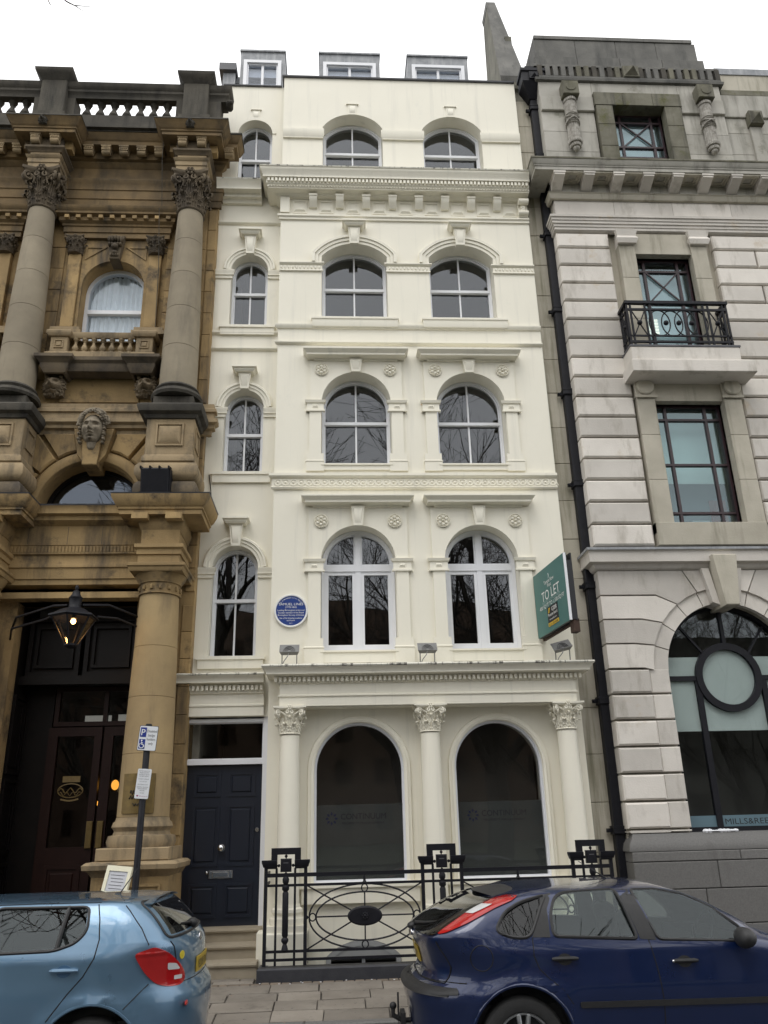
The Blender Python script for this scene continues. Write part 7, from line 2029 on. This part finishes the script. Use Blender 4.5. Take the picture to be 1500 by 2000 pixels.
w1 = round_poly([(.89, 1.20), (.96, 1.125), (1.10, 1.085), (1.60, 1.07), (1.63, 1.20), (1.59, 1.395), (.91, 1.385)], .05)
w2 = round_poly([(1.72, 1.065), (2.60, 1.05), (2.30, 1.33), (2.15, 1.39), (1.70, 1.395)], .04)
brw = [(-.60, 1.14), (.60, 1.14), (.57, 1.25), (.52, 1.385), (-.52, 1.385), (-.57, 1.25)]
bcab = Car(xr=[(.55, .65), (1.0, .35), (1.12, .35), (1.2, .40), (1.3, .46), (1.40, .56), (1.46, .9)], xf=[(.55, 2.5), (1.0, 2.8), (1.06, 2.75), (1.2, 2.55), (1.32, 2.35), (1.40, 2.15), (1.46, 1.8)],
           w=[(.55, .72), (1.0, .73), (1.2, .68), (1.38, .60), (1.43, .48), (1.46, .25)], zmax=1.46, zmin=.55, n=8, sq=BK)
SKYP = carpaint('light_blue_metallic', (.125, .225, .335), .55)
w1, w2, brw = (pq_(p, BK) for p in (w1, w2, brw))
bb = car_common(fabia, bc, SKYP, zlevels(.18, bc.zmax, 1.10), [w1, w2], brw, bcab.solid([.55+(bcab.zmax-.55)*i/16 for i in range(17)], 0, 30), .365, (.785, 3.235), .325, .31, [(-.66, 1.1), (.66, 1.1), (.55, 1.35), (-.55, 1.35)])
SG = 1      # its left flank faces the street
for sg in (-1, 1):
    for p in (w1, w2): addp(bc.pane_side(p, sg), 'side_window', CARG, fabia)
for p in (w1, w2):
    MB().tube([(x, SG*(bc.side(x, z)+.0), z) for x, z in grow(p, .012)], .012, 6, True).build('window_seal', RUB, fabia)
MB().tube(bc.line([(1.055, zq(1.40, BK)), (1.085, 1.09)], sgn=SG, off=-.006), .016, 6).build('window_bar', RUB, fabia)
addp(bc.patch_side(pq_([(1.61, 1.40), (1.70, 1.40), (1.73, 1.2), (1.73, 1.06), (1.63, 1.06), (1.645, 1.2)], BK), -.004, .007, SG), 'pillar_trim', RUB, fabia)
MB().tube(bc.line([(.835, zq(1.41, BK)), (.80, zq(1.28, BK)), (.775, 1.14), (.79, 1.02), (.86, .90), (.96, .79), (1.09, .62)], sgn=SG, off=-.002), .0055, 5).build('door_gap', SEAM, fabia)
MB().tube(bc.line([(1.665, 1.06), (1.66, .8), (1.62, .3)], sgn=SG, off=-.002), .0055, 5).build('door_gap', SEAM, fabia)
MB().tube(bc.line(pq_([(.82, 1.425), (1.3, 1.43), (2.1, 1.42)], BK), sgn=SG, off=-.002), .0045, 5).build('roof_gap', SEAM, fabia)
MB().tube(bc.line([(.66, zq(1.44, BK)), (.58, zq(1.34, BK)), (.47, 1.2), (.40, 1.09)], sgn=SG, off=-.001), .005, 5).build('tailgate_gap', SEAM, fabia)
MB().tube(bc.line([(.39, .825), (.46, .76), (.55, .675)], sgn=SG, off=-.002), .005, 5).build('bumper_gap', SEAM, fabia)
# door handle with its bowl
hx, hz = 1.0, .945
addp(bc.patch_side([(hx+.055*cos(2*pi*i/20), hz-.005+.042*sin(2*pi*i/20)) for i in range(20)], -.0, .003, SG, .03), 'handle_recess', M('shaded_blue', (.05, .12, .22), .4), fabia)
yh = SG*bc.side(hx, hz)
MB().tube([(hx-.10, yh+.008, hz), (hx-.075, yh+.026, hz+.002), (hx+.075, yh+.026, hz+.002), (hx+.10, yh+.008, hz)], [.010, .015, .015, .010], 8).build('door_handle', SKYP, fabia)
# tail lamps wrap the rear corners
for sg in (-1, 1):
    tlm = addp(bc.patch_side(round_poly([(.50, 1.035), (.35, 1.078), (.265, 1.03), (.195, .94), (.165, .86), (.165, .785), (.26, .79), (.345, .825), (.425, .91)], .035), .0, .014, sg, .03), 'tail_light', REDL, fabia)
    addp(bc.patch_side(round_poly([(.19, .895), (.265, .905), (.265, .955), (.212, .94)], .012), .0145, .003, sg, .02), 'reversing_lens', CLRL, tlm)
    addp(bc.patch_side(round_poly([(.18, .825), (.225, .83), (.225, .858), (.18, .853)], .006), .0145, .003, sg, .02), 'reversing_lens', CLRL, tlm)
addp(bc.patch_rear(round_poly([(-.655, 1.125), (.655, 1.125), (.62, 1.25), (.565, 1.37), (-.565, 1.37), (-.62, 1.25)], .05), -.008, .005), 'rear_window', glass('rear_glass', (.6, .63, .62), 1.5), fabia)
MB().tube(bc.rline(grow(round_poly([(-.655, 1.125), (.655, 1.125), (.62, 1.25), (.565, 1.37), (-.565, 1.37), (-.62, 1.25)], .05), .014)), .012, 6).build('window_seal', RUB, fabia)
sp = MB()
for i in range(13):
    y = -.56+1.12*i/12
    q = .035*(abs(y)/.56)**4
    sp.v += [(a_, y, zq(z, BK)-q) for a_, z in ((.85, 1.484), (.60, 1.476), (.46, 1.462), (.435, 1.45), (.45, 1.436), (.66, 1.43))]
sp.f = [(i*6+j, i*6+(j+1) % 6, (i+1)*6+(j+1) % 6, (i+1)*6+j) for i in range(12) for j in range(6)]+[tuple(range(6)), tuple(range(77, 71, -1))]
sp.build('rear_spoiler', SKYP, fabia)
MB().ball(bc.rear(0, 1.17)-.025, .0, 1.165, .045, .06, .04).tube([(bc.rear(0, 1.18)-.03, 0, 1.17), (bc.rear(.3, 1.2)-.015, .3, 1.19)], [.014, .006], 6).build('rear_wiper', RUB, fabia)
pl_ = addp(bc.patch_rear([(-.26, .825), (.26, .825), (.26, .935), (-.26, .935)], .003, .008), 'number_plate', PLATEY, fabia)
text('BD08 RNX', 'lettering', RUB, pl_, (bc.rear(0, .88)-.0145, 0, .88), .065, .44, (pi/2, 0, -pi/2))
st_ = addp(bc.patch_rear([(.545+.03*cos(2*pi*i/14), .99+.03*sin(2*pi*i/14)) for i in range(14)], .002, .003, .03), 'gb_sticker', M('yellow_sticker', (.62, .50, .04), .5), fabia)
text('GB', 'lettering', RUB, st_, (bc.rear(.545, .99)-.008, .545, .99), .025, .035, (pi/2, 0, -pi/2+.12))
MB().ball(bc.rear(0, 1.05)+.005, 0, 1.05, .015, .045, .045, 14, 8).build('badge', CHROME, fabia)
MB().tube(bc.rline([(-.66, 1.10), (-.60, .95), (-.55, .80), (.55, .80), (.60, .95), (.66, 1.10)]), .005, 5).build('tailgate_gap', SEAM, fabia)
MB().ball(bc.rear(.55, .66)-.005, .55, .66, .012, .06, .02).build('rear_reflector', REDL, fabia)
for x_, s_ in ((.785, -1), (3.235, -1), (.785, 1), (3.235, 1)): wheel(fabia, x_, .32, .31, .822, s_, 5)
for wx in (.785, 3.235):
    MB().tube([(wx+.375*cos(t), SG*(bc.side(wx+.375*cos(t), .345+.375*sin(t))-.008), .345+.375*sin(t)) for t in (radians(-20+220*i/32) for i in range(33))], .013, 6).build('arch_lip', SKYP, fabia)
seats(fabia, (1.95, 1.15), .84, .34)
MB().box(2.5, 2.9, -.68, .68, .80, .97).build('dashboard', RUB, fabia)
MB().box(.5, 2.8, -.70, .70, .30, .58).build('floor_pan', RUB, fabia)
MB().tube([(.84, .0, bc.zmax-.012), (.70, 0, 1.60)], [.006, .003], 5).ball(.85, 0, bc.zmax-.01, .03, .018, .018).build('aerial', RUB, fabia)
fabia.matrix_world = Matrix.Translation((-1.03, 7.87, -.28)) @ Matrix.Rotation(pi, 4, 'Z')

# ------------------------------------------------------------------ churchyard behind the camera: terrace, bare trees, far buildings
yd = MB().box(-60, 60, -60, 1.2, -.3, .0).build('churchyard', M('trodden_grass', (.045, .055, .025), .95, (.06, .06, .035), .8, .3, 20))
tag(yd, 'churchyard lawn across the street', kind='structure')
BARK = M('grey_bark', (.05, .042, .033), .95, (.085, .075, .06), 5, .5, 30)
def bare_tree(label, x, y, h, seed, z0=0., spread=1., lv=6, extra=None):
    rn = random.Random(seed)
    root = thing('bare_tree', label, 'tree', (x, y, z0), 'bare trees of the churchyard')
    tk = MB(); br = MB()
    def grow_(p, d, L, r, lev):
        n = 4 if lev > 2 else 3
        pts = [p]; rs = [r]
        dd = d.copy()
        for i in range(n):
            dd = (dd+Vector((rn.uniform(-1, 1), rn.uniform(-1, 1), rn.uniform(-.5, .9)))*.16).normalized()
            p = p+dd*L/n; pts.append(p); rs.append(max(.009, r*(1-.42*(i+1)/n)))
        (tk if lev == lv else br).tube(pts, rs, 7 if lev > 3 else (5 if lev > 1 else 3), False, False)
        if lev == 0: return
        kids = rn.choice((3, 4)) if lev > 1 else 3
        for k in range(kids):
            i = n if k == 0 else rn.randint(max(1, n-3), n)
            ax = dd.orthogonal().normalized()
            ax.rotate(Matrix.Rotation(rn.uniform(0, 2*pi), 3, dd))
            nd = (dd+ax*rn.uniform(.45, 1.0)*spread).normalized()
            if k == 0: nd = (dd+ax*.25).normalized()
            grow_(pts[i], nd, L*rn.uniform(.58, .82), rs[i]*(.85 if k == 0 else rn.uniform(.45, .68)), lev-1)
    grow_(Vector((x, y, z0-.2)), Vector((rn.uniform(-.08, .08), rn.uniform(-.08, .08), 1)), h*.30, h*.024, lv)
    if extra:
        for pts, rs in extra: br.tube(pts, rs, 5)
    tk.build('trunk', BARK, root); br.build('crown', BARK, root)
    return root
# one low bough of the near tree reaches over the street; its tips hang into the top left of the view
bough = [([(-3.9, -3.6, 6.5), (-3.8, -.5, 8.3), (-3.0, 2.6, 8.75), (-2.6, 4.4, 8.55), (-2.46, 5.0, 8.42)], [.05, .035, .018, .010, .007]),
         ([(-2.46, 5.0, 8.42), (-2.30, 5.0, 8.19), (-2.228, 5.0, 8.105), (-2.146, 5.0, 8.054), (-2.082, 5.0, 8.0)], [.007, .007, .006, .004, .002]),
         ([(-2.16, 5.0, 8.062), (-2.09, 5.0, 8.057), (-2.03, 5.0, 8.056)], [.004, .003, .002]),
         ([(-2.20, 5.0, 8.085), (-2.195, 5.0, 8.065)], [.004, .002]),
         ([(-2.6, 4.4, 8.55), (-2.43, 5.0, 8.22), (-2.37, 5.02, 8.10), (-2.353, 5.02, 8.07)], [.008, .006, .004, .002])]
bare_tree('bare tree with a long bough reaching over the street at the top left', -3.5, -1.2, 18, 4, extra=bough)
bare_tree('bare tree with a thick forked trunk opposite the middle of the cream house', 2.4, -1.2, 12.5, 8, spread=1.15)
bare_tree('tall bare tree opposite the right end of the cream house', 5.9, -9, 23, 15)
bare_tree('low spreading bare tree right of the globe lamp', 7.0, -1.4, 12, 42, spread=1.2)
bare_tree('bare tree further back opposite the porch', -10.5, -13, 18, 23)
bare_tree('bare tree far right across the street', 19, -15, 16, 31)
def far_block(x, y, wd, dp, h, lab, col):
    r = thing('far_building', lab, 'building', (x, y, 0))
    m = M('far_wall', col, .9, tuple(c*.8 for c in col), .5, var=.05)
    b = MB().box(x-wd/2, x+wd/2, y-dp, y, 0, h).build('wall', m, r)
    MB().mould([(0, h-.5), (.3, h-.4), (.3, h), (0, h+.05)], x-wd/2, x+wd/2, y).build('cornice', m, r)
    w0 = None
    nx = int(wd/3.2); nz = int(h/3.6)
    for i in range(nx):
        for k in range(nz):
            loc = (x-wd/2+wd*(i+.5)/nx, y+.0, 1.2+k*3.5)
            if w0 is None: w0 = MB().ring(rect(-.75, .75, 0, 2.1), rect(-.62, .62, .1, 2.0), 0, .1).box(-.62, .62, .0, .04, .1, 2.0).xform(Matrix.Rotation(pi, 4, 'Z')).build('window', DARKIN, r, loc)
            else: inst('window', w0, loc, r)
far_block(-30, -48, 34, 14, 17, 'wide dark brick office block far behind the churchyard trees', (.12, .075, .05))
far_block(4, -50, 30, 14, 20, 'tall brown stone block far behind the churchyard trees', (.16, .11, .075))
far_block(38, -46, 34, 14, 16, 'grey brown block far right behind the churchyard trees', (.13, .12, .10))
# street lamps with white globes across the road
lp0 = None
GLB = M('opal_globe', (.75, .76, .78), .3)
for (x, y) in ((7.4, -3.2),):
    lr = thing('globe_lamp', 'black lamp post with three white globes in the churchyard', 'lamp post', (x, y, 0))
    MB().lathe([(.12, 0), (.12, .4), (.06, .5), (.045, 3.6), (.0, 3.62)], x, y, 14).tube([(x-.45, y, 3.55), (x, y, 3.35), (x+.45, y, 3.55)], .03, 6).build('post', IRON, lr)
    for dx, z in ((-.45, 3.75), (0, 4.05), (.45, 3.75)): MB().ball(x+dx, y, z, .2, .2, .2, 18, 12).build('globe', GLB, lr)
